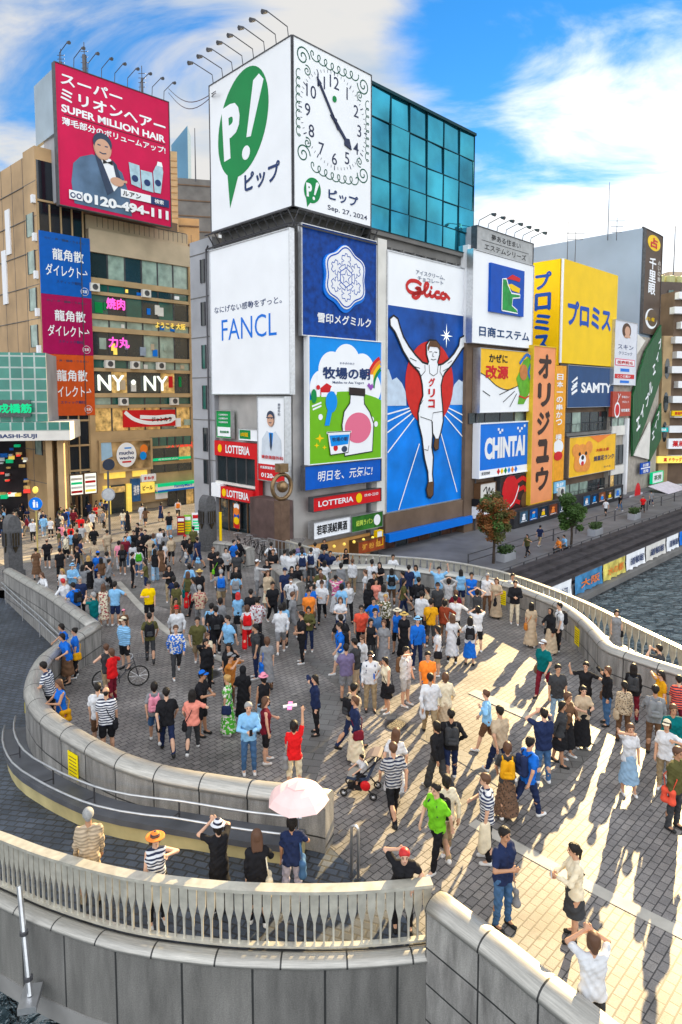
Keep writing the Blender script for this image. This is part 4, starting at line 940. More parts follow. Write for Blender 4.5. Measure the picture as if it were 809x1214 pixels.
for k, (ya, yb, c, lb, tx) in enumerate(((487, 493, yellow, 'small yellow board at the right edge above the far bridge', '居酒屋'), (507, 512, M('turq', (.0, .5, .5), .4, var=0), 'tiny turquoise board on the tan building', 'BAR'), (541, 549, lit_yellow, 'wide yellow lit shop fascia behind the far bridge', '薬 ドラッグ'), (520, 532, wsign, 'white and red shop board at the right edge', '薬局'))):
    xs = ((797, 812), (782, 792), (779, 815), (792, 815))[k]
    s_ = sg('sign', lb, FS, FS.rect(xs[0], ya, yb, xs[1], 1.3), 1.05, 1.35 + .05 * k, c, None); s_.t(tx, .5, .5, .6, (red, wsign, red, red)[k], .6, .04)
mst = MB().tube([FS.pt(uR(FS, 801), 3, -2.5), FS.pt(uR(FS, 801), 3, zR(FS, 801, 470))], .12, 6); mst.solo('lamp_post', dsteel, 'thin dark lamp post at the right edge before the balcony building', 'lamp post')
# the next bridge along the canal
fbz = zR(FS, 790, 572); fbx = thing('far_bridge', 'low concrete bridge crossing the canal at the right edge', 'bridge', FS.pt(uR(FS, 800), 8, -4.2))
MB().box(FS, uR(FS, 780), uR(FS, 780) + 60, 3, 9, zR(FS, 790, 590), zR(FS, 790, 580)).build('deck', conc, fbx)
MB().box(FS, uR(FS, 780), uR(FS, 780) + 60, 8.6, 9.05, zR(FS, 790, 580), zR(FS, 790, 561)).build('parapet', M('pinkish_conc', (.36, .27, .25), .6, var=.2), fbx)
for k in range(3): MB().box(FS, uR(FS, 790) + 6 * k + 6, uR(FS, 790) + 6 * k + 7, 4, 8, -4.3, zR(FS, 790, 590)).build('pier', conc2, fbx)
# hoarding with posters along the riverwalk
NH = 3.0
hu0, hu1 = uR(FR, 612, NH), uR(FR, 742, NH)
hd = thing('hoarding', 'long dark hoarding hung with film posters along the riverwalk', 'hoarding', FR.pt((hu0 + hu1) / 2, NH, -2.9))
hzt = zR(FR, 640, 598, NH); MB().box(FR, hu0, hu1, NH - .4, NH, -2.9, hzt).build('panel', M('hoarding_dark', (.03, .03, .035), .5, var=.3), hd)
pcols = [(('cold_blue', (.05, .12, .2)), wsign), (('deep_blue', (.0, .09, .38)), skyb), (('night', (.01, .03, .06)), yellow), (('ember', (.2, .05, .02)), orange), (('dusk', (.03, .06, .12)), wsign), (('sea', (.0, .16, .42)), white), (('black_blue', (.01, .03, .08)), skyb), (('fire', (.25, .07, .02)), skyb), (('gold', (.05, .035, .02)), yellow), (('pale', (.35, .5, .62)), bblue)]
pname = ['grey-blue poster of a pale standing figure', 'deep blue poster with bright centre', 'near-black poster with a yellow sunburst', 'dark red poster with orange portrait', 'dusky poster with a white figure nearest the second tree', 'sea-blue poster with white shapes', 'blue-black poster with light blue streak', 'fiery poster with a blue figure', 'dark brown poster with a gold figure', 'pale blue poster at the far end of the hoarding']
for k in range(10):
    xa = 618 + k * 11.7; 
    if k >= 5: xa = 694 + (k - 5) * 9.2
    w_ = 10.2 if k < 5 else 8.2
    p_ = sg('poster', pname[k], FR, (uR(FR, xa, NH), uR(FR, xa + w_, NH), -2.5, hzt - .25), NH + .003, NH + .05, M('poster_' + pcols[k][0][0], pcols[k][0][1], .3, var=.7, scale=1.1), dsteel, .03, group='film posters on the hoarding', cat='poster')
    c = pcols[k][1]; p_.ellh(.5, .66, .16, .10, skin_m if k % 3 else c, 'printed_figure', 2); p_.poly([(.3, .2), (.7, .2), (.66, .5), (.55, .58), (.42, .58), (.32, .48)], c, 'printed_figure', 1); p_.rect(.15, .85, .07, .12, wsign, 'printed_title', 2)
mu = sg('mural', 'grey wall mural with white swirls and a red lantern', FR, (uR(FR, 744, NH), uR(FR, 778, NH), -2.9, zR(FR, 750, 588, NH)), NH - .3, NH + .02, M('mural_grey', (.16, .14, .17), .6, var=.5, scale=.8), None)
mu.ell(.42, .58, .10, .16, red, 'lantern', 2); mu.strokes([[(.15, .3), (.3, .6), (.45, .4), (.6, .75)], [(.2, .5), (.35, .3), (.5, .2)]], .35, M('mural_white', (.55, .55, .6), .6, var=.2), 'swirl', 1, smooth=.3)
aw = thing('quay_awning', 'pale canvas awning at the far end of the riverwalk', 'awning', FR.pt(uR(FR, 783, NH), NH + 1, -2.9))
ua, ub = uR(FR, 772, NH), uR(FR, 795, NH); za = zR(FR, 780, 578, NH)
MB().add([FR.pt(ua, NH, za + .5), FR.pt(ub, NH, za + .5), FR.pt(ub, NH + 3, za - .4), FR.pt(ua, NH + 3, za - .4), FR.pt(ua, NH, za + .42), FR.pt(ub, NH, za + .42), FR.pt(ub, NH + 3, za - .48), FR.pt(ua, NH + 3, za - .48)], [(3, 2, 1, 0), (4, 5, 6, 7), (0, 1, 5, 4), (1, 2, 6, 5), (2, 3, 7, 6), (3, 0, 4, 7)]).build('canvas', M('canvas', (.60, .56, .62), .7, var=.15), aw)
m = MB()
for u in (ua + .1, ub - .1): m.tube([FR.pt(u, NH + 2.9, -2.9), FR.pt(u, NH + 2.9, za - .48)], .05, 6)
m.build('post', steel, aw)
# rooftop masts and antennas
def mast(x, yb, yt, d, lb, r=.06, arms=0):
    a = PD(x, yb, d); b = PD(x, yt, d); m = MB().tube([(b.x, b.y, a.z), b], [r, r * .5], 5)
    for k in range(arms): z = b.z - .4 - .7 * k; m.tube([(b.x - 1 + .2 * k, b.y, z), (b.x + 1 - .2 * k, b.y, z)], .03, 4)
    m.solo('mast', dsteel, lb, 'antenna mast')
mast(723, 285, 216, 88, 'thin tall mast above the blue-grey slab building'); mast(732, 285, 258, 86, 'small crossbar antenna on the slab building roof', .05, 3); mast(801, 345, 268, 108, 'pale mast above the brown building far right', .1)
mast(683, 320, 272, 76, 'double lattice mast left of the yellow cube face', .05, 2); mast(674, 320, 262, 77, 'slender mast behind the yellow cube left edge', .05)

# =================================================================== the banded tower block at the far left
NY0 = PD(232, 500, 73)
FN = Fr(NY0.x, NY0.y, *DA); ny_l = uR(FN, 112); ny_k = uR(FN, 55)
nyz = zR(FN, 150, 262)
ny = thing('banded_tower', 'tan banded commercial tower with strip windows under the pink billboard', 'building', FN.pt(-6, 0, -2.8))
MB().box(FN, ny_l, -.2, -16, -.5, -3.5, nyz).build('wall', tan2, ny)
bands = [(272, 299, tan2), (329, 336, tan), (345, 349, tan), (372, 378, tan), (387, 393, tan), (421, 426, tan), (436, 440, tan), (466, 471, tan), (480, 484, tan), (512, 524, tan)]
for ya, yb, mt in bands:
    MB().box(FN, ny_l + .05, -.05, -.5, 0.0, zR(FN, 114, yb), zR(FN, 114, ya)).build('band', mt, ny)
m = MB().box(FN, ny_l - .5, ny_l + .06, -.6, .12, -3, zR(FN, 114, 300)); m.box(FN, -.5, .1, -.6, .12, -3, zR(FN, 114, 300)); m.build('pier', tan, ny)
wr = [(299, 329, [g_curt, g_dark, g_curt, g_green]), (336, 345, [g_dark, g_green]), (349, 372, [g_green, g_dark]), (378, 387, [g_curt]), (393, 421, [g_dark, g_dark, g_curt]), (426, 436, [g_curt, g_green]), (440, 466, [g_warm, g_dark]), (471, 480, [g_curt, g_green]), (484, 512, [g_curt, g_warm])]
for ya, yb, ms_ in wr: windows(FN, -.22, ny_l + .1, -.5, zR(FN, 114, yb) + .02, zR(FN, 114, ya) - .02, 6, ny, ms_, rnd)
def lit(lb, xa, xb, ya, yb, txt, mt, b=.03, nm='neon_sign'):
    m = MB(); u0, u1 = uR(FN, xa), uR(FN, xb); z0, z1 = zR(FN, 114, yb), zR(FN, 114, ya)
    put_text(m, FN, txt, (u0 + u1) / 2, (z0 + z1) / 2, z1 - z0, .06, u1 - u0, 'c', b, thick=.05); m.solo(nm, mt, lb, 'sign')
lit('large white lit capitals in a tower window strip', 117, 200, 444, 463, 'NY・NY', lit_white, .025)
lit('pink neon letters in the fourth window strip of the tower', 130, 152, 351, 365, '焼肉', lit_mag, .04); lit('magenta neon characters in the fifth tower window strip', 131, 156, 398, 411, '力丸', lit_mag, .04)
lit('amber running letters welcoming visitors in the tower window', 187, 222, 375, 383, 'ようこそ 大阪', lit_yellow, .03); lit('red neon letters above the lower right tower windows', 196, 228, 529, 538, 'コメジ珈琲店', lit_red, .02)
cg = sg('sign', 'red window graphic with a white sweep and black lettering', FN, (uR(FN, 147), uR(FN, 208), zR(FN, 114, 508), zR(FN, 114, 487)), -.21, .04, red, None)
cg.strokes([[(.02, .9), (.2, .45), (.5, .22), (.9, .3), (.97, .6), (.6, .55), (.3, .6)]], .38, wsign, 'sweep', 1, smooth=.3); cg.t('ジャンカラ', .72, .42, .28, black, .4, .04, layer=2)
# the lower floors
ml = uR(FN, 173)
MB().box(FN, ny_l + .05, -.06, -.5, .05, zR(FN, 114, 603) , zR(FN, 114, 524)).build('base_wall', tan, ny)
mw = sg('billboard', 'cafe billboard with a white disc low on the banded tower', FN, (uR(FN, 117), uR(FN, 176), zR(FN, 114, 559), zR(FN, 114, 525)), .051, .3, M('photo_print', (.45, .30, .14), .4, var=.8, scale=.9, detail=2), tan, .2, cat='billboard')
mw.ellh(.50, .52, .20, .44, wsign, 'white_disc', 1); mw.t('mucho', .50, .60, .14, ink, .30, .03, layer=2); mw.t('wacho', .50, .42, .12, ink, .30, .03, layer=2); mw.rect(.41, .59, .24, .30, red, 'red_strip', 2); mw.rect(.46, .60, .74, .79, skyb, 'blue_strip', 2); mw.poly([(0, .35), (.22, .5), (.2, 1), (0, 1)], M('photo_sky', (.35, .55, .75), .4, var=.1), 'pictured_sky', 1)
mw.ellh(.14, .22, .12, .2, dgreyp, 'pictured_people', 1); mw.ellh(.86, .7, .08, .16, orange, 'pictured_food', 1); mw.ellh(.84, .45, .07, .15, skyb, 'pictured_food', 1)
windows(FN, .12, ml + .4, -.7, zR(FN, 114, 525 + 8), zR(FN, 114, 522), 5, ny, [g_green], rnd); windows(FN, .12, ml + .4, -.7, zR(FN, 114, 553), zR(FN, 114, 528 + 8), 3, ny, [g_dark, g_warm], rnd); windows(FN, .12, ml + .4, -.7, zR(FN, 114, 567), zR(FN, 114, 557), 3, ny, [g_dark], rnd)
gl1 = sg('sign', 'thin green and white strip under the lower tower windows', FN, (ml + .5, -.8, zR(FN, 114, 552), zR(FN, 114, 548.5)), .121, .2, lit_green, None); gl1.t('営業時間 店内', .4, .5, .5, wsign, .5, .02)
for ya, yb, xa, xb, c in ((561, 569, 121, 146, lit_yellow), (561, 569, 155, 172, lit_yellow)): MB().box(FN, uR(FN, xa), uR(FN, xb), .06, .2, zR(FN, 114, yb), zR(FN, 114, ya)).build('lit_fascia', c, ny)
fm = thing('convenience_store', 'convenience store front with white, green and blue striped fascia', 'shop front', FN.pt(-4, 0, -2.8))
fu0, fu1 = uR(FN, 181), uR(FN, 229.5)
zf1, zf0 = zR(FN, 200, 572), zR(FN, 200, 581)
MB().box(FN, fu0, fu1, .06, .7, zf0, zf1).build('fascia', wsign, fm); MB().box(FN, fu0, fu1, .05, .72, zf1 - .28, zf1 + .002).build('green_stripe', lit_green, fm); MB().box(FN, fu0, fu1, .05, .72, zf0 - .02, zf0 + .18).build('blue_stripe', bblue, fm)
m = MB(); put_text(m, FN, 'FamilyMart', (fu0 + fu1) / 2 + .6, (zf0 + zf1) / 2 + .02, .34, .73, 2.2, 'c', .02); m.build('lettering', bblue, fm)
windows(FN, .15, fu0 + 1.5, fu1 - .2, -2.7, zf0 - .05, 3, fm, [g_dark, g_warm, g_dark], rnd); MB().box(FN, fu0 + .05, fu0 + 1.4, .06, .3, -1.6, zf0 - .1).build('side_panel', wsign, fm)
MB().box(FN, fu0 + .05, fu0 + 1.4, .06, .32, -.9, -.45).build('blue_panel', bblue, fm); MB().box(FN, fu0 + .05, fu0 + 1.4, .06, .33, -.2, zf0 - .15).build('green_panel', lit_green, fm)
ar = thing('arcade_doorway', 'tall lit doorway with gold piers left of the convenience store', 'shop front', FN.pt(uR(FN, 140), 0, -2.8))
for xa, xb, c in ((119, 126, lit_yellow), (146, 151, lit_yellow)): MB().box(FN, uR(FN, xa), uR(FN, xb), .06, .5, -2.9, zR(FN, 114, 577)).build('pier', c, ar)
MB().box(FN, uR(FN, 126), uR(FN, 146), .052, .2, -2.9, zR(FN, 114, 577)).build('doorway', g_dark, ar); MB().box(FN, uR(FN, 128), uR(FN, 144), .21, .4, zR(FN, 114, 586), zR(FN, 114, 579)).build('lit_panel', g_warm, ar)
for lb, xa, xb, ya, yb, c, tx, tcol in (('blue upright poster stand board left of the store', 152, 162, 575, 603, M('board_blue', (.03, .12, .30), .4, var=.5, scale=2), '携帯', wsign), ('red and white karaoke sign over the store entrance', 164, 181, 571, 580, wsign, 'まねき', red), ('yellow beer sign over the store entrance', 162, 179, 581, 594, lit_yellow, 'ビール', black)):
    s_ = sg('sign', lb, FN, (uR(FN, xa), uR(FN, xb), zR(FN, 114, yb) + .3, zR(FN, 114, ya) + .3), .06, .45, c, None); s_.t(tx, .5, .5, .45, tcol, .7, .04)
# pink billboard
FQ = Fr(*PD(201, 500, 68.5)[:2], *DA)
pk = Sign('billboard', 'huge pink rooftop billboard of a smiling man in a dinner jacket', FQ, FQ.rect(65, 73.5, 241, 200.5), -.5, 0.0, pink, dsteel, .07, cat='billboard')
q_ = FQ.pt(pk.u0, -.5, 0); FQL = Fr(q_[0], q_[1], *DB)
MB().box(FQL, -4.6, -.02, -.3, 0, pk.z0 + 6.2, pk.z1 - .4).build('side_panel', M('panel_blue', (.36, .45, .53), .5, var=.15, scale=.4), pk.root)
m = MB().box(FQ, pk.u0 + .3, pk.u1 - .3, -3.5, -.51, pk.z0 + .5, pk.z1 - 1.5); m.build('back_box', conc, pk.root)
pk.t('スーパー', .30, .905, .082, wsign, .52, .035); pk.t('ミリオンヘアー', .50, .79, .088, wsign, .93, .035); pk.t('SUPER MILLION HAIR', .50, .695, .055, wsign, .92, .035); pk.rect(.06, .96, .650, .655, black, 'rule', 1); pk.t('薄毛部分のボリュームアップ!', .50, .605, .055, wsign, .92, .03)
k = pk.w / pk.h
suit = M('suit_print', (.10, .17, .28), .5, var=.4, scale=.5)
pk.poly([(.12, .03), (.62, .02), (.60, .18), (.54, .34), (.43, .40), (.36, .41), (.28, .42), (.18, .38), (.12, .32), (.10, .18)], suit, 'portrait_jacket', 2)
pk.poly([(.33, .43), (.44, .42), (.52, .25), (.46, .18)], wsign, 'portrait_shirt', 3); pk.poly([(.30, .43), (.34, .43), (.46, .18), (.40, .14)], dgreyp, 'portrait_lapel', 4); pk.poly([(.45, .42), (.49, .39), (.54, .24), (.50, .22)], dgreyp, 'portrait_lapel', 4)
pk.poly([(.37, .405), (.41, .39), (.45, .41), (.455, .375), (.41, .385), (.37, .37)], black, 'portrait_bow_tie', 5)
face(pk, .37, .49, .10, dgreyp, None, k); pk.ell(.49, .26, .06, .035, skin_m, 'portrait_hand', 6); pk.strokes([[(.50, .27), (.58, .275)]], .22, skin_m, 'portrait_hand', 6)
bt = M('bottle_print', (.42, .60, .70), .35, var=.2)
for pts in (((.62, .27), (.71, .255), (.70, .43), (.60, .435)), ((.72, .25), (.83, .245), (.82, .40), (.71, .40)), ((.84, .25), (.90, .25), (.93, .43), (.92, .47), (.86, .465), (.83, .41))): pk.poly(list(pts), bt, 'pictured_bottle', 5)
for x, y in ((.655, .32), (.77, .31), (.875, .33)): pk.ell(x, y, .03, .028, ink, 'bottle_mark', 6)
pk.poly([(.865, .465), (.925, .465), (.915, .50), (.875, .50)], wsign, 'bottle_cap', 6)
pk.rect(.52, .80, .155, .215, wsign, 'search_box', 7); pk.t('ルアン', .62, .185, .038, black, .17, .03, layer=8); pk.rect(.80, .98, .150, .21, ink, 'search_button', 7); pk.t('検索', .88, .18, .035, wsign, .09, .02, layer=8)
pk.t('0120-494-111', .58, .085, .075, wsign, .78, .05, layer=9); pk.rect(.075, .185, .055, .12, wsign, 'mark_plate', 8); pk.ell(.105, .085, .022, .022, ink, 'ring', 9); pk.ell(.155, .085, .022, .022, ink, 'ring', 9); pk.ell(.105, .085, .013, .013, wsign, 'ring', 10); pk.ell(.155, .085, .013, .013, wsign, 'ring', 10)
pk.lamps(9, 1.6, .9); 
for x, yt, yb, lb in ((101, 50, 86, 'thick dark antenna mast above the pink billboard'), (169, 78, 106, 'short dark antenna mast at the right of the pink billboard'), (73, 58, 80, 'thin antenna at the left top of the pink billboard')):
    a, b = PD(x, yb + 8, 69), PD(x, yt, 69); m = MB().tube([a, (a.x, a.y, b.z - 1.2)], .22 if x == 101 else .12, 6); m.tube([(a.x, a.y, b.z - 1.3), (a.x, a.y, b.z)], .04, 4)
    for kk in range(4): m.tube([(a.x - .35, a.y, a.z + (b.z - a.z) * (.3 + .15 * kk)), (a.x + .35, a.y, a.z + (b.z - a.z) * (.3 + .15 * kk))], .03, 4)
    m.solo('antenna', dsteel, lb, 'antenna mast')
m = MB()
for k in (0, 1):
    a, b = PD(200, 105 + 5 * k, 69), PD(256, 108 + 2 * k, 50); pts = []
    for i in range(13): t = i / 12; p = a.lerp(b, t); p.z -= 1.0 * math.sin(math.pi * t) * (1 + .3 * k); pts.append(p)
    m.tube(pts, .035, 4)
m.solo('cable', dsteel, 'pair of sagging cables between the pink billboard and clock box', 'cable')
m = MB().box(FN, ny_k + 1, -1.5, -4, -.4, nyz, nyz + .9); m.build('roof_parapet', brownwall, ny)
m = MB()
for k in range(20):
    u = uR(FN, 112) + 1 + k * .55; m.tube([FN.pt(u, -.2, zR(FN, 150, 275)), FN.pt(u, -.2, zR(FN, 150, 275) + 1.0)], .025, 4)
m.tube([FN.pt(ny_l + .6, -.2, zR(FN, 150, 275) + 1.0), FN.pt(-.6, -.2, zR(FN, 150, 275) + 1.0)], .04, 4); m.build('roof_railing', dsteel, ny)
# glass tower with the three banners
MB().box(FN, ny_k, ny_l - .45, -16, -.1, -3.5, zR(FN, 70, 195)).build('glass_bay', M('bay_glass', (.012, .018, .026), .1, .2, var=.35, scale=.3, spec=.9), ny)
m = MB()
for k in range(5): u = ny_k + (ny_l - .5 - ny_k) * k / 4; m.box(FN, u - .06, u + .06, -.1, .02, -3, zR(FN, 70, 245))
for y in (245, 500, 530, 560): m.box(FN, ny_k, ny_l - .46, -.1, .015, zR(FN, 80, y), zR(FN, 80, y) + .18)
m.build('bay_mullions', tan, ny)
bu0, bu1 = uR(FN, 54), uR(FN, 112.5)
for k, (ya, yb, c, lb) in enumerate(((277, 350, M('banner_b', (.0, .10, .46), .45, var=.1), 'blue window banner, top of the three on the tower'), (350, 420, M('banner_m', (.36, .0, .08), .45, var=.1), 'magenta window banner, middle of the three on the tower'), (420, 493, M('banner_o', (.60, .085, .012), .45, var=.1), 'orange window banner, lowest of the three on the tower'))):
    b_ = sg('banner', lb, FN, (bu0, bu1, zR(FN, 70, yb), zR(FN, 70, ya) - .02), .06, .15, c, None, group='window banners on the tower', cat='banner')
    b_.t('龍角散', .55, .66, .19, wsign, .62, .02); b_.t('ダイレクト→', .52, .40, .19, wsign, .84, .012); b_.t('のど・声・頭痛・うるおい', .5, .90, .04, dgreyp, .8, .01); b_.t('スティック顆粒', .55, .22, .05, ink, .5, .01)
    b_.ell(.86, .10, .08, .08, M('banner_ring%d' % k, (.75, .7, .75), .5, var=0), 'ring', 1); b_.ell(.86, .10, .07, .07, c, 'ring', 2); b_.t('医薬', .86, .10, .05, wsign, .10, .01, layer=3)
    MB().box(FN, bu0 + (bu1 - bu0) * .80, bu0 + (bu1 - bu0) * .815, .16, .2, b_.z0, b_.z1).build('seam', dsteel, b_.root)
# the side of the tower, to the left
kq = FN.pt(ny_k, -.1, 0); FNL = Fr(kq[0], kq[1], FN.nx, FN.ny)
sw = thing('side_block', 'brown panelled office block at the left edge beside the banner tower', 'building', FNL.pt(-6, 0, -2.8))
z1s = zR(FNL, 54, 165)
MB().box(FNL, -2.6, -.02, -3, .1, -3.5, z1s).build('wall', M('copper_panel', (.50, .33, .17), .42, 0, var=.3, scale=.3), sw)
MB().box(FNL, -26, -2.62, -3, .04, -3.5, zR(FNL, 20, 192)).build('wall', M('bronze_panel', (.46, .30, .155), .42, 0, var=.35, scale=.25), sw)
m = MB()
for k in range(12): m.box(FNL, -26, -.03, .02, .11, 28 - k * 3.0, 28.06 - k * 3.0)
for k in range(9): m.box(FNL, -3 - k * 2.6, -2.95 - k * 2.6, .03, .06, -3, zR(FNL, 20, 192))
m.build('joint', conc2, sw)
for k in range(7):
    z = 24.5 - k * 3.3; windows(FNL, .16, -2.2, -.6, z - 1.1, z + .9, 1, sw, [g_curt, g_dark], rnd)
    if k < 5: MB().box(FNL, -.5, -.1, .1, .4, z + 1.6, z + 2.3).build('wall_lamp', white, sw)
for xa, ya, yb in ((18, 245, 300), (12, 295, 360)): MB().box(FNL, uR(FNL, xa), uR(FNL, xa + 5), -.1, .16, zR(FNL, xa, yb), zR(FNL, xa, ya)).build('window', white, sw)
# glass-fronted arcade gate
FA = Fr(*PD(58, 500, 57)[:2], .97, .24)
ag = thing('arcade_gate', 'green glass tiled arcade entrance at the left edge', 'building', FA.pt(-5, 0, -2.6))
lag = brick_mat('glass_blocks', (.03, .20, .16), (.05, .26, .20), (.42, .50, .47), .95, .95, .07, coord='UV', rough=.15, offset=0, stain=.3, sscale=.3, fine=.05, bump=.2)
def uvbox(mb, fr, u0, u1, n1, z0, z1): return [[(u0, z0), (u1, z0), (u1, z1), (u0, z1)]]
def uvface(name, fr, u0, u1, n0, n1, z0, z1, mat, parent):
    MB().box(fr, u0, u1, n0, n1 - .02, z0, z1).build(name, conc, parent)
    MB().add([fr.pt(u0, n1, z0), fr.pt(u1, n1, z0), fr.pt(u1, n1, z1), fr.pt(u0, n1, z1)], [(0, 1, 2, 3)]).build(name + '_glazing', mat, parent, uv=[[(u0, z0), (u1, z0), (u1, z1), (u0, z1)]])
zA = [zR(FA, 30, y) for y in (418, 500, 522)]
uvface('gate_front', FA, -14, -.05, -6, 0, zA[1], zA[0], lag, ag); au = uR(FA, 84)
MB().box(FA, -14, au, -6, .6, zA[2], zA[1] - .02).build('fascia', offwhite, ag)
MB().add([FA.pt(-14, .62, zA[1] - .75), FA.pt(au, .62, zA[1] - .75), FA.pt(au, .62, zA[1] - .02), FA.pt(-14, .62, zA[1] - .02)], [(0, 1, 2, 3)]).build('fascia_glazing', lag, ag, uv=[[(-14, 0), (au, 0), (au, .73), (-14, .73)]])
m = MB(); put_text(m, FA, 'EBISUBASHI-SUJI', uR(FA, 45) , (zA[2] + zA[1] - .75) / 2 - .05, .42, .62, 4.6, 'r', .03); m.build('lettering', ink, ag)
MB().box(FA, -14, uR(FA, 38), .01, .5, zR(FA, 20, 494), zR(FA, 20, 474)).build('dark_board', g_dark, ag); m = MB(); put_text(m, FA, '戎橋筋', uR(FA, 20), zR(FA, 20, 484), .8, .52, 2.6, 'c', .05); m.build('lettering', lit_green, ag)
for x in (52, 66): MB().box(FA, uR(FA, x), uR(FA, x) + .5, -3, -.4, -2.8, zA[2]).build('column', tan, ag)
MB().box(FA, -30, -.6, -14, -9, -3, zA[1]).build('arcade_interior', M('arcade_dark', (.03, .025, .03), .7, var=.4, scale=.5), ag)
r5 = random.Random(4)
for k in range(34):                                   # small lit shop boards and lamps deep in the arcade
    u, z = FA.hit(r5.uniform(1, 50), r5.uniform(526, 590), -8.8); s_ = r5.uniform(.12, .4); c = r5.choice((lit_red, lit_yellow, bblue, lit_green, wsign, g_warm, g_warm, offwhite, lit_white))
    MB().box(FA, u - s_ * r5.uniform(.4, 1.4), u + s_, -8.99, -8.9 + .02 * k, z - s_ * .5, z + s_ * .5).build('shop_sign', c, ag)
# lit boards beside the arcade
for lb, x0, x1, y0, y1, cols in (('pair of lit menu boards with red, green and cream rows, left board', 81, 96, 563, 586, (red, wsign, lit_green, offwhite)), ('lit menu board with orange and white rows, right of the pair', 98, 112, 562, 586, (lit_yellow, wsign, red, offwhite))):
    s_ = sg('sign', lb, FN, (uR(FN, x0, 1), uR(FN, x1, 1), zR(FN, 95, y1, 1), zR(FN, 95, y0, 1)), .7, 1.0, lit_white, brown, .08)
    for i in range(4): s_.rect(.06, .94, .08 + i * .22, .2 + i * .22, cols[i], 'row', 1)
    MB().box(FN, s_.u0 + .5, s_.u0 + .7, .75, .95, -2.9, s_.z0 - .09).build('post', brown, s_.root)
rf = sg('banner', 'red and white standing flag banner beside the arcade columns', FN, (uR(FN, 70, 1.5), uR(FN, 78.5, 1.5), zR(FN, 75, 599, 1.5), zR(FN, 75, 577, 1.5)), 1.5, 1.53, red, wsign, .05, cat='banner'); rf.t('大売出', .5, .9, .2, wsign, .5, .03, vertical=True)
MB().tube([FN.pt(rf.u0 - .1, 1.5, -2.9), FN.pt(rf.u0 - .1, 1.5, rf.z1 + .3)], .04, 6).build('pole', dsteel, rf.root)
# buildings behind, in the gap
for nm, lb, x0, x1, yt, d, mt, ops in (('tower_block', 'dark stepped tower block between the pink billboard and clock box', 208, 262, 210, 120, conc2, 0), ('shingled_building', 'tan ribbed building edge behind the pink billboard', 196, 216, 178, 90, tan, 1), ('back_building', 'brown sloped-roof building behind the tower block', 214, 240, 258, 98, tan, 0)):
    a, b = PD(x0, 500, d), PD(x1, 500, d); F_ = Fr(a.x, a.y, .97, .24); o = thing(nm, lb, 'building', (a.x, a.y, -3))
    MB().box(F_, 0, (b - a).length, -8, 0, -3, PD(x0, yt, d).z).build('wall', mt, o); m = MB()
    for k in range(14): m.box(F_, .03, (b - a).length - .03, 0, .12, PD(x0, yt, d).z - 1.2 - k * (2.6 if not ops else .8), PD(x0, yt, d).z - (1.0 if not ops else .8) - k * (2.6 if not ops else .8))
    m.build('rib', M('rib_tan', (.45, .30, .16), .5, var=.1) if ops else brownwall, o)
a = PD(204, 210, 150); sp = thing('glass_spire', 'pale blue slanted glass spire rising behind the pink billboard', 'building', (a.x, a.y, -3))
F_ = Fr(a.x, a.y, 1, .1); MB().plate(F_, [(0, 0), (PD(222, 210, 150).x - a.x, 0), (PD(222, 148, 150).x - a.x, PD(222, 148, 150).z), (0, PD(203, 172, 150).z)], -6, 0).build('glass', M('spire_glass', (.10, .22, .33), .1, .3, var=.2, scale=.1), sp)
mast(231, 215, 152, 118, 'thin mast rising right of the glass spire', .12)

# pipes, conduits, air conditioners and far blocks that crowd the right edge
def pipe(fr, u, n, z0, z1, lb): MB().tube([fr.pt(u, n, z0), fr.pt(u, n, z1), fr.pt(u + .3, n, z1 + .3)], .07, 6).solo('drain_pipe', dsteel, lb, 'pipe')
pipe(FL, uR(FL, 252.5), .35, -1, ztg - 1, 'long drain pipe on the grey concrete building'); pipe(FR, uR(FR, 556), NN - .2, -2.9, 8, 'dark drain pipe between the runner board and the emblem block'); pipe(FC, .05, -.2, -2.9, zR(FC, 733, 470), 'drain pipe beside the brick-red hand board')
for i, (xa, xb, yt, d, c, lb) in enumerate(((786, 830, 322, 125, tan2, 'distant beige block behind the banded balcony building'), (775, 800, 470, 112, offwhite, 'distant off-white shop block beyond the far bridge'), (803, 850, 420, 116, conc, 'distant grey block at the far right edge'))):
    q_ = PD(xa, 500, d); f_ = Fr(q_.x, q_.y, 1, .1); w_ = PD(xb, 500, d).x - q_.x; zt_ = PD(xa, yt, d).z; o = thing('distant_block', lb, 'building', (q_.x, q_.y, -3)); MB().box(f_, 0, w_, -8, 0, -3, zt_).build('wall', c, o)
    for k in range(6):
        if zt_ - 2.2 - k * 3.2 > -1: windows(f_, .06, .4, w_ - .3, zt_ - 2.6 - k * 3.2, zt_ - 1.0 - k * 3.2, 4, o, [g_dark, g_curt, g_warm], rnd, gap=.5)
for k in range(7):
    u, z = uR(FN, 116 + 15 * k), zR(FN, 114, (341, 431, 476, 431)[k % 4]); o = thing('air_conditioner', ['%s grey condenser box on the tan banded tower' % w_ for w_ in ('leftmost', 'second', 'third', 'fourth', 'fifth', 'sixth', 'rightmost')][k], 'air conditioner', FN.pt(u, 0, z - .4), 'condensers on the banded tower')
    MB().box(FN, u - .45, u + .45, .003, .4, z - .4, z + .35).build('casing', offwhite, o); MB().ellipse(FN, u, z, .28, .28, .4, .42, 14).build('fan_grille', dsteel, o)

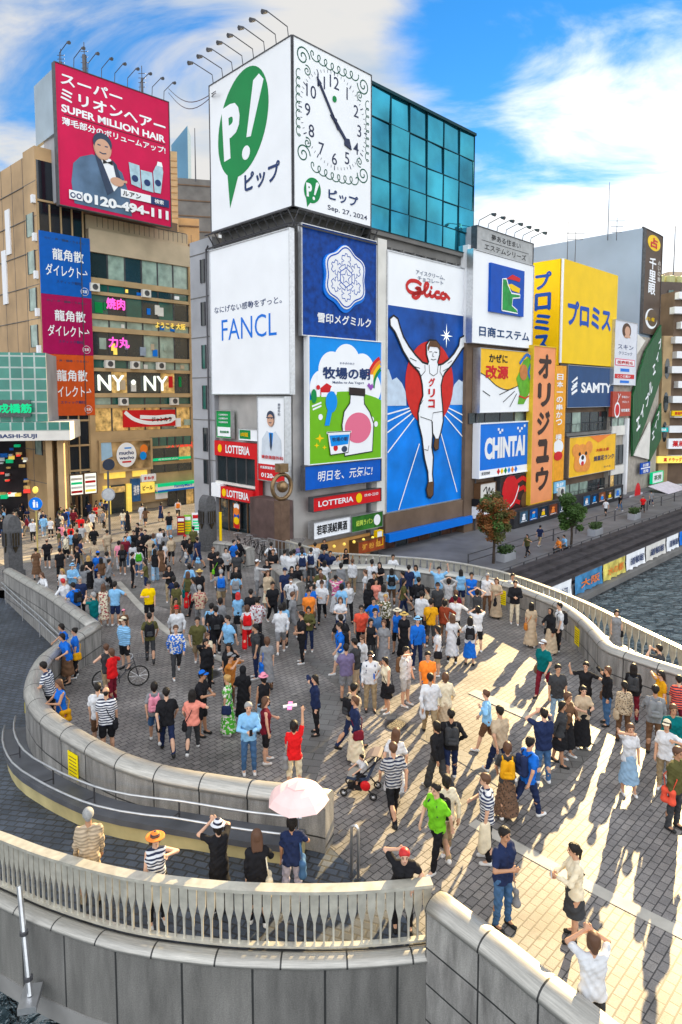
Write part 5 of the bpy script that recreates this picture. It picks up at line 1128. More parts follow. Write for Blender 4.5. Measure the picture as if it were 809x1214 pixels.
for k in range(32):                                    # small pictures and blinds stuck in the tower windows
    ya, yb, _ = wr[(2, 4, 6, 8, 4, 2, 3, 1, 5)[k % 9]]; z0, z1 = zR(FN, 114, yb), zR(FN, 114, ya); u = ny_l + .5 + (k * 1.618 % 1) * (-ny_l - 1.6); w_ = rnd.uniform(.25, .8); h_ = (z1 - z0) * rnd.uniform(.25, .6); zc = z0 + rnd.uniform(.05, .35) * (z1 - z0)
    MB().box(FN, u, u + w_, -.2195 + .0015 * k % .03, -.15 + .002 * k % .05, zc, zc + h_).build('window_poster', rnd.choice([wsign, offwhite, greyp, tan2, red, lit_yellow, bblue, offwhite, green, g_curt]), ny)
pw = [('grey box planter with clipped shrub under the russet tree', 600, 664), ('grey box planter with clipped shrub right of the green tree', 706, 634), ('grey box planter with clipped shrub near the quay awning', 752, 615)]
for lb, x, y in pw:
    g_ = P(x, y, -2.92); o = thing('planter', lb, 'planter', g_, 'planters on the riverwalk'); f_ = Fr(g_.x, g_.y, *DA); MB().box(f_, -.8, .8, -.35, .35, -2.92, -2.35).build('box', conc, o); m = MB(); r9 = random.Random(x)
    for _ in range(260):
        c = Vector(f_.pt(r9.uniform(-.75, .75), r9.uniform(-.33, .33), -2.35 + r9.uniform(0, .5))); a = Vector((r9.gauss(0, 1), r9.gauss(0, 1), r9.gauss(0, 1))).normalized() * .11; b = a.orthogonal() * .6; m.add([c - a, c + b, c + a, c - b], [(0, 1, 2, 3)])
    m.build('shrub', M('shrub_leaf', (.04, .075, .02), .55, var=.4, scale=3), o)
# =================================================================== ground, water, bridge
pave = brick_mat('plaza_paving', (.25, .23, .218), (.185, .172, .168), (.05, .046, .045), .23, .165, .011, rot=-math.atan2(DA[1], DA[0]), rough=.55, stain=.55, sscale=.45, bump=.5, fine=.25, spots=1.6)
setts = brick_mat('ramp_setts', (.075, .092, .125), (.045, .058, .08), (.03, .032, .036), .27, .17, .02, rot=.35, rough=.5, stain=.5, sscale=.5, bump=.6)
street_m = brick_mat('street_paving', (.25, .23, .21), (.20, .185, .17), (.10, .09, .085), .6, .3, .02, rot=-math.atan2(DA[1], DA[0]), rough=.6, stain=.4, sscale=.3)
asph = M('asphalt', (.055, .055, .06), .75, var=.35, scale=.3, bump=.4, bscale=40)
bandm = brick_mat('band_stone', (.17, .165, .16), (.13, .125, .12), (.06, .055, .05), .6, .3, .012, rot=.2, rough=.5, stain=.35)
bandl = M('pale_band', (.42, .40, .36), .55, var=.25, scale=2)

def zig(pts, cap=1.15, f=gz): return [PG(x, y, cap, f) for x, y in pts]
inner_left_px = [(10, 673), (35, 687), (60, 701), (90, 721), (112, 737)]
inner_left2_px = [(113, 737), (95, 748), (72, 762), (54, 775), (43, 794), (40, 816), (53, 840), (77, 858), (109, 877), (149, 896), (200, 911), (254, 920), (309, 928), (365, 934), (391, 939)]
right_px = [(391, 670), (420, 669), (461, 669), (489, 672), (521, 676), (554, 680), (600, 689), (622, 697), (665, 714), (693, 733), (712, 752), (722, 763), (739, 770), (773, 781), (809, 792), (850, 806)]
wl1 = smooth_path(zig(inner_left_px, 1.15), .5); wl2 = smooth_path(zig(inner_left2_px, 1.15), .4); wr = smooth_path(zig(right_px, 1.15), .5)
front_px = [(517, 1058), (560, 1090), (600, 1120), (640, 1152), (680, 1183), (720, 1214), (770, 1255)]
wf_ = smooth_path(zig(front_px, 1.0), .5)
fence_l_px = [(-45, 975), (0, 990), (60, 1012), (150, 1035), (250, 1048), (330, 1052), (400, 1052), (460, 1049), (512, 1044)]
fl_ = smooth_path([PG(x, y, 1.08, rz) for x, y in fence_l_px], .2)
zr2 = lambda x, y: -.4
fence_r_px = [(338, 640), (365, 648), (394, 655), (448, 658), (502, 662), (543, 667), (580, 674), (600, 679), (637, 691), (693, 713), (750, 740), (809, 768), (850, 790)]
frr = smooth_path([PG(x, y, 1.08, zr2) for x, y in fence_r_px], .25)

xy = lambda l: [(p[0], p[1]) for p in l]
# plaza deck outline, then the ramps on both sides
A_ = [(wf_[-1].x + .1, wf_[-1].y - .1)] + xy(wf_[::-1])[1:] + [(fl_[-1].x, fl_[-1].y)] + xy(wl2[::-1]) + xy(wl1[::-1]) + [(-24, 35), (-60, 62), (-60, 130), (8, 130)] + [FL.pt(-13, -1, 0)[:2], FL.pt(-13, .6, 0)[:2], FL.pt(-.1, .3, 0)[:2], FR.pt(.6, .5, 0)[:2]] + [(wr[0].x - 3.4, wr[0].y + .3)] + xy(wr) + [(16, 15), (14, 4)]
deck = sheet('bridge_deck', A_, gz, pave, grid=1.6)
rampb = [(fl_[-1].x, fl_[-1].y)] + xy(fl_[::-1])[1:] + [(-40, 12), (-60, 40), (-24, 35)] + xy(wl1) + xy(wl2) + []
ramp = sheet('ramp', rampb, rz, setts, grid=1.2, dz=-.004)
rr_ = xy(wr) + xy(frr[::-1])
ramp2 = sheet('river_ramp', rr_, zr2, setts, grid=2)
# darker and paler stone bands laid into the plaza
def band(name, pts, w, mat, dz=.004):
    path = [PG(x, y) for x, y in pts]; path = smooth_path(path, .8); L_ = offset_path(path, -w / 2); R2 = offset_path(path, w / 2)
    m = MB(); n = len(path); vs = [(p.x, p.y, gz(p.x, p.y) + dz) for p in L_] + [(p.x, p.y, gz(p.x, p.y) + dz) for p in R2]
    m.add(vs, [(i, n + i, n + i + 1, i + 1) for i in range(n - 1)]); o = m.build(name, mat); o['kind'] = 'structure'
band('paving_band', [(356, 925), (372, 880), (390, 838), (398, 822)], .75, bandm)
band('paving_band', [(590, 900), (640, 935), (690, 885), (745, 840)][0:1] + [(640, 934), (700, 884)], .35, bandm, .006)
band('paving_band', [(560, 975), (620, 1008), (720, 1062), (820, 1112)], .28, bandl, .008)
band('paving_band', [(320, 745), (380, 790), (430, 830), (520, 880), (600, 930)], .45, bandm, .010)
band('paving_band', [(120, 690), (250, 725), (380, 705)], 1.2, bandm, .012)
band('paving_band', [(140, 690), (190, 742), (280, 790)], .3, bandl, .014)
band('paving_band', [(0, 668), (120, 650), (240, 636)], 2.6, M('street_kerb_stone', (.36, .31, .24), .6, var=.25, scale=1.5), .009)
band('paving_band', [(560, 820), (640, 855), (710, 880)], .4, bandl, .016)
# water, land, riverwalk
water, t_, b_ = new_mat('canal_water')
b_.inputs['Base Color'].default_value = (.09, .14, .165, 1); b_.inputs['Roughness'].default_value = .06; b_.inputs['Specular IOR Level'].default_value = 1.0
tcn = t_.nodes.new('ShaderNodeTexCoord'); n1 = t_.nodes.new('ShaderNodeTexNoise'); n1.inputs['Scale'].default_value = 1.25; n1.inputs['Detail'].default_value = 5; n1.inputs['Distortion'].default_value = .6
t_.links.new(tcn.outputs['Object'], n1.inputs['Vector']); bp = t_.nodes.new('ShaderNodeBump'); bp.inputs['Strength'].default_value = 1.0; bp.inputs['Distance'].default_value = 3.0
t_.links.new(n1.outputs['Fac'], bp.inputs['Height']); t_.links.new(bp.outputs[0], b_.inputs['Normal'])
NQ = FR.hit(690, 690)[0] * 0
pq = P(690, 690, -2.9); NQ = (pq.x - FR.ox) * FR.nx + (pq.y - FR.oy) * FR.ny
m = MB(); m.add([(-3000, -3000, -4.3), (3000, -3000, -4.3), (3000, 3000, -4.3), (-3000, 3000, -4.3)], [(0, 1, 2, 3)]); o = m.build('water', water); o['kind'] = 'structure'
m = MB(); q = [FR.pt(-400, 0, 0), FR.pt(60, -2, 0), FR.pt(60, -3000, 0), FR.pt(-400, -3000, 0)]; m.add([(a[0], a[1], -3.35) for a in q], [(0, 1, 2, 3)]); o = m.build('ground', asph); o['kind'] = 'structure'
m = MB().box(FR, -14, 62, -3, NQ, -4.6, -2.92); o = m.build('riverwalk', M('riverwalk_stone', (.15, .15, .16), .6, var=.3, scale=.5)); o['kind'] = 'structure'
m = MB(); [m.box(FR, 7, 61, NQ - 3.3, NQ - .25 - .8 * k, -2.92 + .22 * k + .002, -2.70 + .22 * k) for k in range(4)]; o = m.build('quay_steps', M('planter_stone', (.05, .045, .05), .7, var=.4, scale=1.2, bump=.4)); tag(o, 'dark stone steps below the railing along the far quay', 'steps')

# ---- parapets
gran = brick_mat('parapet_granite', (.30, .29, .275), (.25, .24, .23), (.03, .03, .03), 1.05, .62, .018, coord='UV', rough=.45, offset=0, stain=.5, sscale=1.0, bump=.4, fine=.18, streak=(4, .8, 1))
gran2 = brick_mat('fascia_panel', (.20, .193, .18), (.155, .15, .143), (.03, .03, .03), 1.15, 6, .02, coord='UV', rough=.5, offset=0, stain=.38, sscale=1.0, bump=.5, fine=.2, streak=(3.2, .5, 1))
capm = brick_mat('steel_cap', (.47, .455, .42), (.41, .395, .37), (.05, .05, .05), 1.05, 20, .016, coord='UV', rough=.42, metal=.55, offset=0, stain=.3, sscale=2.5, bump=.3, fine=.08)
def parapet(name, label, path, basef, th, r, wallm=gran, group=None, cat='parapet', parts=True):
    n = len(path); L_ = offset_path(path, -th / 2); R2 = offset_path(path, th / 2); S = [0]
    for i in range(1, n): S.append(S[-1] + (path[i] - path[i - 1]).length)
    mid = path[n // 2]; o = thing(name, label, cat, (mid.x, mid.y, basef(mid.x, mid.y)), group)
    m = MB(); uv = []; vs = []
    for side in (L_, R2):
        for p in side: zb_ = basef(p.x, p.y); vs += [(p.x, p.y, zb_ - .25), (p.x, p.y, p.z - r)]
    fs = []
    for i in range(n - 1):
        a, b = 2 * i, 2 * (i + 1); h0, h1 = path[i].z - r - vs[a][2], path[i + 1].z - r - vs[b][2]
        fs.append((b, a, a + 1, b + 1)); uv.append([(S[i + 1], -h1), (S[i], -h0), (S[i], 0), (S[i + 1], 0)])
        a += 2 * n; b += 2 * n
        fs.append((a, b, b + 1, a + 1)); uv.append([(S[i], -h0), (S[i + 1], -h1), (S[i + 1], 0), (S[i], 0)])
    for i, fl2 in ((0, False), (n - 1, True)):
        a, b = 2 * i, 2 * i + 2 * n; f = (a, b, b + 1, a + 1); f = f if not fl2 else f[::-1]; fs.append(f); uv.append([(.1, -.9), (.5, -.9), (.5, -.02), (.1, -.02)] if not fl2 else [(.1, -.02), (.5, -.02), (.5, -.9), (.1, -.9)])
    m.add(vs, fs); m.build('wall', wallm, o, uv=uv)
    m = MB(); K = 10; vs = []; fs = []; uv = []
    for i in range(n):
        d = (R2[i] - L_[i]); d.z = 0; d.normalize()
        for k in range(K + 1):
            a = math.pi * k / K; w = (th / 2 + .03); vs.append((path[i].x - d.x * w * math.cos(a), path[i].y - d.y * w * math.cos(a), path[i].z - r + (r * math.sin(a))))
    for i in range(n - 1):
        for k in range(K):
            a = i * (K + 1) + k; b = a + K + 1; fs.append((a, b, b + 1, a + 1)); uv.append([(S[i], k), (S[i + 1], k), (S[i + 1], k + .9), (S[i], k + .9)])
        a = i * (K + 1); b = a + K + 1; fs.append((b + K, b, a, a + K) if False else (a + K, b + K, b, a)); uv.append([(S[i], 3)] * 4)
    for i in (0, n - 1):
        f = tuple(i * (K + 1) + k for k in range(K + 1)); fs.append(f if i == 0 else f[::-1]); uv.append([(S[i] + .3, 3)] * (K + 1))
    m.add(vs, fs); c = m.build('cap', capm, o, uv=uv)
    for p_ in c.data.polygons: p_.use_smooth = len(p_.vertices) == 4
    return o
both = lambda x, y: min(gz(x, y), rz(x, y)) if x < 0 else min(gz(x, y), -.4)
par1 = parapet('parapet', 'straight granite parapet with steel cap at the far left of the ramp', wl1, both, .45, .2, group='granite parapets of the bridge')
par2 = parapet('parapet', 'long curved granite parapet round the left plaza with bench behind', wl2, both, .45, .22, group='granite parapets of the bridge')
par3 = parapet('parapet', 'long curved granite parapet on the river side of the plaza', wr, both, .45, .2, group='granite parapets of the bridge')
par4 = parapet('parapet', 'low granite wall with round steel cap at the bottom right', wf_, lambda x, y: -1.7, .46, .2, group='granite parapets of the bridge')
w5 = smooth_path(zig([(256, 641), (276, 643), (297, 649)], 1.15), .5); w6 = smooth_path(zig([(326, 668), (345, 684), (356, 690)], 1.15), .5)
parapet('parapet', 'short granite wall stub beside the right stone pillar', w5, gz, .5, .15, group='granite parapets of the bridge'); parapet('parapet', 'short granite wall stub among the schoolboys by the clock ring', w6, gz, .5, .15, group='granite parapets of the bridge')
end = wr[0]; d_ = Vector((wr[0].x - wr[1].x, wr[0].y - wr[1].y, 0)).normalized()
# yellow notices on the parapets
notice_m = M('notice_yellow', (.85, .68, .0), .5, var=.1, scale=5)
def notice(lb, path, px, off, w=.42, h=.62, drop=.35):
    best = min(range(1, len(path) - 1), key=lambda i: abs((path[i].x / (path[i].y * CP - (path[i].z - CAMH) * SP)) * FPX + CX - px))
    p = path[best]; t = (path[best + 1] - path[best - 1]); t.z = 0; t.normalize(); 
    fr = Fr(p.x + t.y * off, p.y - t.x * off, t.x if off > 0 else -t.x, t.y if off > 0 else -t.y)
    o = thing('notice', lb, 'notice', fr.pt(0, .01, p.z - drop - h), 'yellow notices on the parapets')
    MB().box(fr, -w / 2, w / 2, .004, .02, p.z - drop - h, p.z - drop).build('sheet', notice_m, o)
    m = MB()
    for k in range(6): m.box(fr, -w * .38, w * .38, .0201, .023, p.z - drop - .12 - k * .085, p.z - drop - .10 - k * .085)
    m.build('lines', brown, o)
sgn = 1
notice('yellow notice sheet on the front of the curved left parapet', wl2, 100, .235)
notice('yellow notice on the left bend of the curved parapet', wl2, 41.5, .235)
notice('yellow notice low on the river parapet beside the couple in black', wr, 692, .235)
notice('yellow notice on the river parapet beside the person in cream trousers', wr, 602, .235)
notice('yellow notice on the river parapet at the back of the plaza', wr, 452, .235)

# ---- bench outside the curved parapet, with its double rail
i0 = min(range(len(wl2)), key=lambda i: (wl2[i] - PG(43, 800, 1.15)).length)
seg = wl2[i0:]; seg = seg[:-2]
def spx(off, lst=seg): return offset_path(lst, off)
bmid = seg[len(seg) // 2]
bench = thing('bench', 'long curved bench with cream plinth and steel double rail along parapet', 'bench', (bmid.x, bmid.y, rz(bmid.x, bmid.y)))
def ribbon_solid(path, o0, o1, zf0, zf1):
    a = offset_path(path, o0); b = offset_path(path, o1); n = len(path); vs = []
    for i in range(n):
        z0, z1 = zf0(path[i]), zf1(path[i]); vs += [(a[i].x, a[i].y, z0), (b[i].x, b[i].y, z0), (b[i].x, b[i].y, z1), (a[i].x, a[i].y, z1)]
    fs = []
    for i in range(n - 1):
        q, r = 4 * i, 4 * i + 4
        for k in range(4): l = (k + 1) % 4; fs.append((q + k, r + k, r + l, q + l))
    fs.append((0, 1, 2, 3)); fs.append((4 * n - 1, 4 * n - 2, 4 * n - 3, 4 * n - 4)); m = MB(); m.add(vs, fs); return m
zs = lambda p: rz(p.x, p.y)
sgn_b = 1
ribbon_solid(seg, .232, .72, lambda p: zs(p) - .1, lambda p: zs(p) + .29).build('plinth', M('plinth_cream', (.50, .43, .22), .6, var=.25, scale=1.5), bench)
ribbon_solid(seg, .231, .80, lambda p: zs(p) + .293, lambda p: zs(p) + .42).build('seat', M('seat_stone', (.10, .105, .12), .4, var=.3, scale=1.5), bench)
for off, h in ((.52, .84), (.80, .66)):
    q = offset_path(seg, off); MB().tube([(p.x, p.y, zs(p) + h) for p in q], .028, 6).build('rail', steel, bench, smooth=True)
q1, q2 = offset_path(seg, .52), offset_path(seg, .80)
for i in range(4, len(seg) - 2, 4):
    p, r = q1[i], q2[i]; m = MB(); m.tube([(p.x, p.y, zs(p) + .44), (p.x, p.y, zs(p) + .84)], .02, 5); m.tube([(p.x, p.y, zs(p) + .60), (r.x, r.y, zs(r) + .66)], .018, 5); m.build('rail_post', dsteel, bench)

# ---- balustrades
def balustrade(name, label, path, zf, spacing, mat, group, wide=.19, face_out=1):
    S = [0]
    for i in range(1, len(path)): S.append(S[-1] + (path[i] - path[i - 1]).length)
    mid = path[len(path) // 2]; o = thing(name, label, 'railing', (mid.x, mid.y, zf(mid.x, mid.y)), group)
    m = ribbon_solid(path, -.10, .10, lambda p: p.z - .055, lambda p: p.z); m.build('handrail', mat, o)
    ribbon_solid(path, -.05, .05, lambda p: p.z - 1.02, lambda p: p.z - .98).build('bottom_rail', mat, o)
    n = int(S[-1] / spacing); j = 0; stuff = MB(); cnt = 0
    for k in range(n):
        s_ = (k + .5) * S[-1] / n
        while S[j + 1] < s_: j += 1
        t = (s_ - S[j]) / (S[j + 1] - S[j]); p = path[j].lerp(path[j + 1], t); d = path[j + 1] - path[j]; d.z = 0; d.normalize()
        fr = Fr(p.x, p.y, d.x, d.y); w = wide * spacing / .2; zt_ = p.z - .056
        pr = [(-w * .47, zt_), (-w * .465, zt_ - .22), (-w * .44, zt_ - .36), (-w * .28, zt_ - .46), (-w * .13, zt_ - .56), (-w * .10, zt_ - .86), (-w * .18, zt_ - .98)]
        pts = pr + [(-a, b) for a, b in pr[::-1]]
        tgt = MB() if cnt < 99 else stuff
        tgt.plate(fr, pts, -.02, .02)
        if cnt < 99: tgt.build('baluster', mat, o)
        cnt += 1
    if stuff.V: so = stuff.build('baluster', mat, o); so['kind'] = 'stuff'
    return o
bal_m = M('baluster_steel', (.62, .59, .51), .36, .5, var=.2, scale=6)
balL = balustrade('balustrade', 'curved pale steel balustrade of spoon-shaped bars in the foreground', fl_, rz, .152, bal_m, 'balustrades of the bridge')
balR = balustrade('balustrade', 'long curved pale steel balustrade above the canal', frr, zr2, .36, bal_m, 'balustrades of the bridge', .17)
# fascia below the foreground balustrade
fpath = [Vector((p.x, p.y, p.z - 1.16)) for p in offset_path(fl_, .30)]
# choose the outer side: towards the camera
side = 1 if (offset_path(fl_, .3)[len(fl_) // 2].y < fl_[len(fl_) // 2].y) else -1
fpath = [Vector((p.x, p.y, p.z - 1.03)) for p in offset_path(fl_, .17 * side)]
fas = parapet('bridge_fascia', 'grey panelled bridge side below the foreground balustrade', fpath, lambda x, y: rz(x, y) - 1.15, .26, .11, gran2, cat='bridge side')
inner = [Vector((p.x, p.y, p.z - 1.11)) for p in offset_path(fl_, -.02 * side)]
m = ribbon_solid(inner, -.10, .10, lambda p: p.z - .3, lambda p: p.z - .01); m.build('kerb', conc2, fas)
m = ribbon_solid(fpath, -.15, .15, lambda p: rz(p.x, p.y) - 1.75, lambda p: rz(p.x, p.y) - 1.402); m.build('lower_band', M('fascia_base', (.24, .235, .23), .6, var=.3, scale=1), fas)
# fascia of the river-side ramp
fpr = offset_path(frr, .2); side2 = 1 if (fpr[-5].x > frr[-5].x) else -1
fpr = [Vector((p.x, p.y, -.45)) for p in offset_path(frr, .2 * side2)]
parapet('bridge_fascia', 'pale concrete bridge side above the canal under the long balustrade', fpr, lambda x, y: -1.7, .4, .08, gran2, cat='bridge side')
# steel pole with foot plate on the bottom left fascia
pa = PD(23, 1050, 11.3); pbm = PD(36, 1180, 10.8)
po = thing('pole', 'grey steel pole with foot plate leaning on the bridge side, bottom left', 'pole', pbm)
MB().tube([pa, pbm], .05, 8).build('shaft', steel, po); MB().wbox(pbm.x, pbm.y, pbm.z - .12, pbm.z, .30, .5, .2).build('foot_plate', steel, po)
for t in (.45, .86): p = pa.lerp(pbm, t); MB().lathe([(.075, 0), (.075, .06)], p, 8).build('collar', dsteel, po)

# ---- stone lantern pillars
def pillar(px, pyb, w, h, lb):
    g = PG(px, pyb); o = thing('stone_pillar', lb, 'pillar', g, 'lantern pillars of the bridge'); fr = Fr(g.x, g.y, *DA)
    m = MB(); arc = [(-w / 2, g.z - .2), (w / 2, g.z - .2), (w / 2, g.z + h * .82)] + [(w / 2 * math.cos(a), g.z + h * .82 + h * .18 * math.sin(a)) for a in [math.pi * k / 10 for k in range(1, 10)]] + [(-w / 2, g.z + h * .82)]
    m.plate(fr, arc, -w * .45, w * .45); m.build('shaft', granite, o)
    m = MB().box(fr, -w * .62, w * .62, -w * .57, w * .57, g.z - .2, g.z + .35); m.build('base', granite, o)
    bz = M('bronze', (.07, .055, .035), .4, .7, var=.4, scale=6)
    for f_ in (fr, Fr(g.x, g.y, *DB)):
        l = MB(); l.box(f_, -w * .26, w * .26, w * .46, w * .62, g.z + h * .52, g.z + h * .72); c = l.build('lantern', bz, o)
        b2 = MB()
        for k in range(4): b2.box(f_, -w * .3 + k * w * .19, -w * .26 + k * w * .19, w * .62, w * .66, g.z + h * .50, g.z + h * .74)
        b2.build('bars', dsteel, c); MB().plate(f_, [(-w * .2, g.z + h * .50), (w * .2, g.z + h * .50), (0, g.z + h * .40)], w * .46, w * .58).build('pendant', bz, o)
    return o
pillar(17, 683, .74, 3.4, 'dark stone lantern pillar at the left end of the ramp parapet'); pillar(247, 652, .82, 3.5, 'dark stone lantern pillar beside the burger shop corner')
# ring clock on a bronze column
g = PG(335, 659); fr = Fr(g.x, g.y, *DA)
rc = thing('ring_clock', 'bronze column topped by a round ring clock', 'clock post', g); dd = g.y
ringc = PD(335, 577, dd); bz = M('bronze_light', (.26, .17, .09), .35, .7, var=.35, scale=4)
MB().box(fr, -.32, .32, -.32, .32, g.z - .2, ringc.z - .8).build('column', M('column_brown', (.16, .10, .07), .5, .3, var=.3, scale=2), rc); MB().box(fr, -.5, .5, -.5, .5, g.z - .2, g.z + .5).build('base', granite, rc)
MB().tube([fr.pt(.72 * math.cos(a), 0, ringc.z + .72 * math.sin(a)) for a in [2 * math.pi * k / 24 for k in range(24)]], .12, 8, closed=True).build('ring', bz, rc, smooth=True)
MB().blob((ringc.x, ringc.y, ringc.z), .35, .35, .35).build('globe', bz, rc, smooth=True); MB().box(fr, -.3, .3, -.25, .25, ringc.z + .85, ringc.z + 1.35).build('finial', bz, rc)
# U-shaped steel barrier
g = PG(421, 1040); o = thing('barrier_hoop', 'tall inverted U steel hoop at the mouth of the ramp', 'barrier', g)
fr = Fr(g.x, g.y, .9, -.43); pts = [fr.pt(-.07, 0, g.z), fr.pt(-.07, 0, g.z + .95)] + [fr.pt(-.07 * math.cos(a), 0, g.z + .95 + .07 * math.sin(a)) for a in [math.pi * k / 6 for k in range(1, 6)]] + [fr.pt(.07, 0, g.z + .95), fr.pt(.07, 0, g.z)]
MB().tube(pts, .028, 8).build('hoop', steel, o, smooth=True)
for s_ in (-.07, .07): MB().lathe([(.06, 0), (.06, .02)], fr.pt(s_, 0, g.z), 10).build('flange', dsteel, o)
# handrails on the far-left ramp wall
m = MB(); o = thing('ramp_handrail', 'thin steel handrails running down the far left ramp wall', 'handrail', (wl1[3].x, wl1[3].y, rz(-9, 20)))
qq = offset_path(wl1, .34)
for h in (.9, .65): MB().tube([(p.x, p.y, -1.0 + h - .0 * i) for i, p in enumerate(qq)], .025, 6).build('rail', steel, o)
for i in range(2, len(qq), 5): MB().tube([(qq[i].x, qq[i].y, -1.0), (qq[i].x, qq[i].y, -.1)], .022, 5).build('post', steel, o)

# ---- quay banners, railings, trees on the riverwalk
qb0, qb1 = FR.hit(618, 705, NQ)[0], FR.hit(809, 632, NQ)[0]
rl = thing('quay_railing', 'long grey railing on the edge of the riverwalk', 'railing', FR.pt((qb0 + qb1) / 2, NQ - .2, -2.92))
m = MB()
for h in (.35, .7, 1.1): m.tube([FR.pt(qb0 - 6, NQ - 3.2, -2.92 + h), FR.pt(qb1 + 10, NQ - 3.2, -2.92 + h)], .03, 5)
m.build('rails', dsteel, rl)
for k in range(26): u = qb0 - 6 + k * (qb1 - qb0 + 16) / 25; MB().tube([FR.pt(u, NQ - 3.2, -2.92), FR.pt(u, NQ - 3.2, -1.8)], .05, 5).build('post', dsteel, rl)
m = MB()
for k in range(12): u = 9 + k * 4.2; m.tube([FR.pt(u, NQ - 7.2, -2.92), FR.pt(u, NQ - 7.2, -1.9)], .06, 5)
for h in (.5, 1.0): m.tube([FR.pt(9, NQ - 7.2, -2.92 + h), FR.pt(55, NQ - 7.2, -2.92 + h)], .035, 5)
m.solo('walk_railing', dsteel, 'second dark railing further back on the riverwalk', 'railing')
m = MB().box(FR, qb0 - 8, qb1 + 20, NQ - .1, NQ + .5, -3.9, -3.55); m.solo('quay_ledge', conc2, 'dark concrete ledge along the foot of the quay', 'ledge')
bcols = [(wsign, 'white quay banner with grey brush writing nearest the bridge', 635, 678), (M('qb_blue', (.06, .25, .5), .5, var=.4, scale=1.5), 'blue quay banner with orange strip', 682, 714), (M('qb_yellow', (.72, .62, .15), .5, var=.5, scale=1.5), 'yellow and white quay banner', 715, 741), (wsign, 'white quay banner with dark characters right of the yellow one', 742, 764), (offwhite, 'cream quay banner with long dark lettering', 765, 788), (wsign, 'white quay banner nearest the right edge of the picture', 789, 803), (bblue, 'dark blue quay banner at the right edge', 804, 818)]
for c, lb, xa, xb in bcols:
    ua, ub = FR.hit(xa, 660, NQ + .05)[0], FR.hit(xb, 650, NQ + .05)[0]; m = MB(); N_ = 14; vs = []
    for i in range(N_ + 1):
        u = ua + (ub - ua) * i / N_; w_ = .05 * math.sin(i * 1.9) + .04 * math.sin(i * 3.1 + 1)
        vs += [FR.pt(u, NQ + .12 + w_, -3.5 + .04 * math.sin(i * 1.3)), FR.pt(u, NQ + .12 - w_ * .5, -2.9), FR.pt(u, NQ + .10, -2.3)]
    fs = []
    for i in range(N_): a = 3 * i; fs += [(a, a + 3, a + 4, a + 1), (a + 1, a + 4, a + 5, a + 2)]
    o = thing('quay_banner', lb, 'banner', FR.pt((ua + ub) / 2, NQ + .12, -3.5), 'banners hung on the quay'); m.add(vs, fs); m.build('cloth', c, o)
    mt = (ink if c in (wsign, offwhite) else orange); m = MB(); put_text(m, FR, {0: '道頓堀川水辺', 1: '大阪', 2: '水の都'}.get(bcols.index((c, lb, xa, xb)), '道頓堀'), (ua + ub) / 2, -2.9, .55, NQ + .22, (ub - ua) * .7, 'c', .02); m.build('lettering', mt, o)
    MB().tube([FR.pt(ua, NQ + .1, -2.3), FR.pt(ub, NQ + .1, -2.3)], .025, 4).build('rod', dsteel, o)
leafm = [M('leaf_a', (.06, .12, .025), .55, var=.3, scale=2), M('leaf_b', (.075, .075, .02), .55, var=.3, scale=2), M('leaf_c', (.22, .085, .025), .55, var=.3, scale=2), M('leaf_d', (.045, .09, .022), .55, var=.3, scale=2)]
def tree(px, py, h, cr, lb, mix, seed):
    r = random.Random(seed); g = P(px, py, -2.92); o = thing('street_tree', lb, 'tree', g, 'trees on the riverwalk'); m = MB()
    m.tube([g, g + Vector((.05, .02, h * .3)), g + Vector((-.05, 0, h * .55)), g + Vector((0.05, 0, h * .85))], [.11, .09, .07, .03], 8); tips = []
    for k in range(11):
        a = r.uniform(0, 6.28); z0 = h * r.uniform(.35, .7); l = cr * r.uniform(.5, .95); t = g + Vector((math.cos(a) * l, math.sin(a) * l, z0 + r.uniform(.2, .35) * h)); m.tube([g + Vector((0, 0, z0)), (g + Vector((0, 0, z0))).lerp(t, .5) + Vector((0, 0, .15)), t], [.05, .03, .012], 5); tips.append(t)
    m.build('trunk', M('bark', (.06, .045, .035), .8, var=.3, scale=6, bump=.4), o)
    clumps = [g + Vector((0, 0, h * .75))] + tips + [g + Vector((r.uniform(-.7, .7) * cr, r.uniform(-.7, .7) * cr, h * r.uniform(.42, .95))) for _ in range(22)]
    ms = [MB() for _ in mix]
    for c in clumps:
        cs = cr * r.uniform(.26, .46); which = r.choices(range(len(mix)), [w for _, w in mix])[0]
        for _ in range(190):
            v = Vector((r.gauss(0, 1), r.gauss(0, 1), r.gauss(0, .8))); v = v.normalized() * cs * r.random() ** .45; p = c + v
            s_ = r.uniform(.08, .14); a = Vector((r.gauss(0, 1), r.gauss(0, 1), r.gauss(0, 1))).normalized(); b = a.orthogonal().normalized()
            q_ = b.cross(a); k = which if r.random() < .8 else r.randrange(len(mix))
            ms[k].add([p - a * s_, p + b * s_ * .5, p + a * s_, p - b * s_ * .5], [(0, 1, 2, 3)])
    for k, (i, w) in enumerate(mix): ms[k].build('crown', leafm[i], o)
tree(585, 668, 4.6, 1.2, 'russet brown street tree left on the riverwalk', [(2, 5), (1, 3), (0, 2)], 5); tree(677, 652, 4.3, .95, 'dark green street tree beside the seated pair', [(3, 5), (0, 4)], 9)
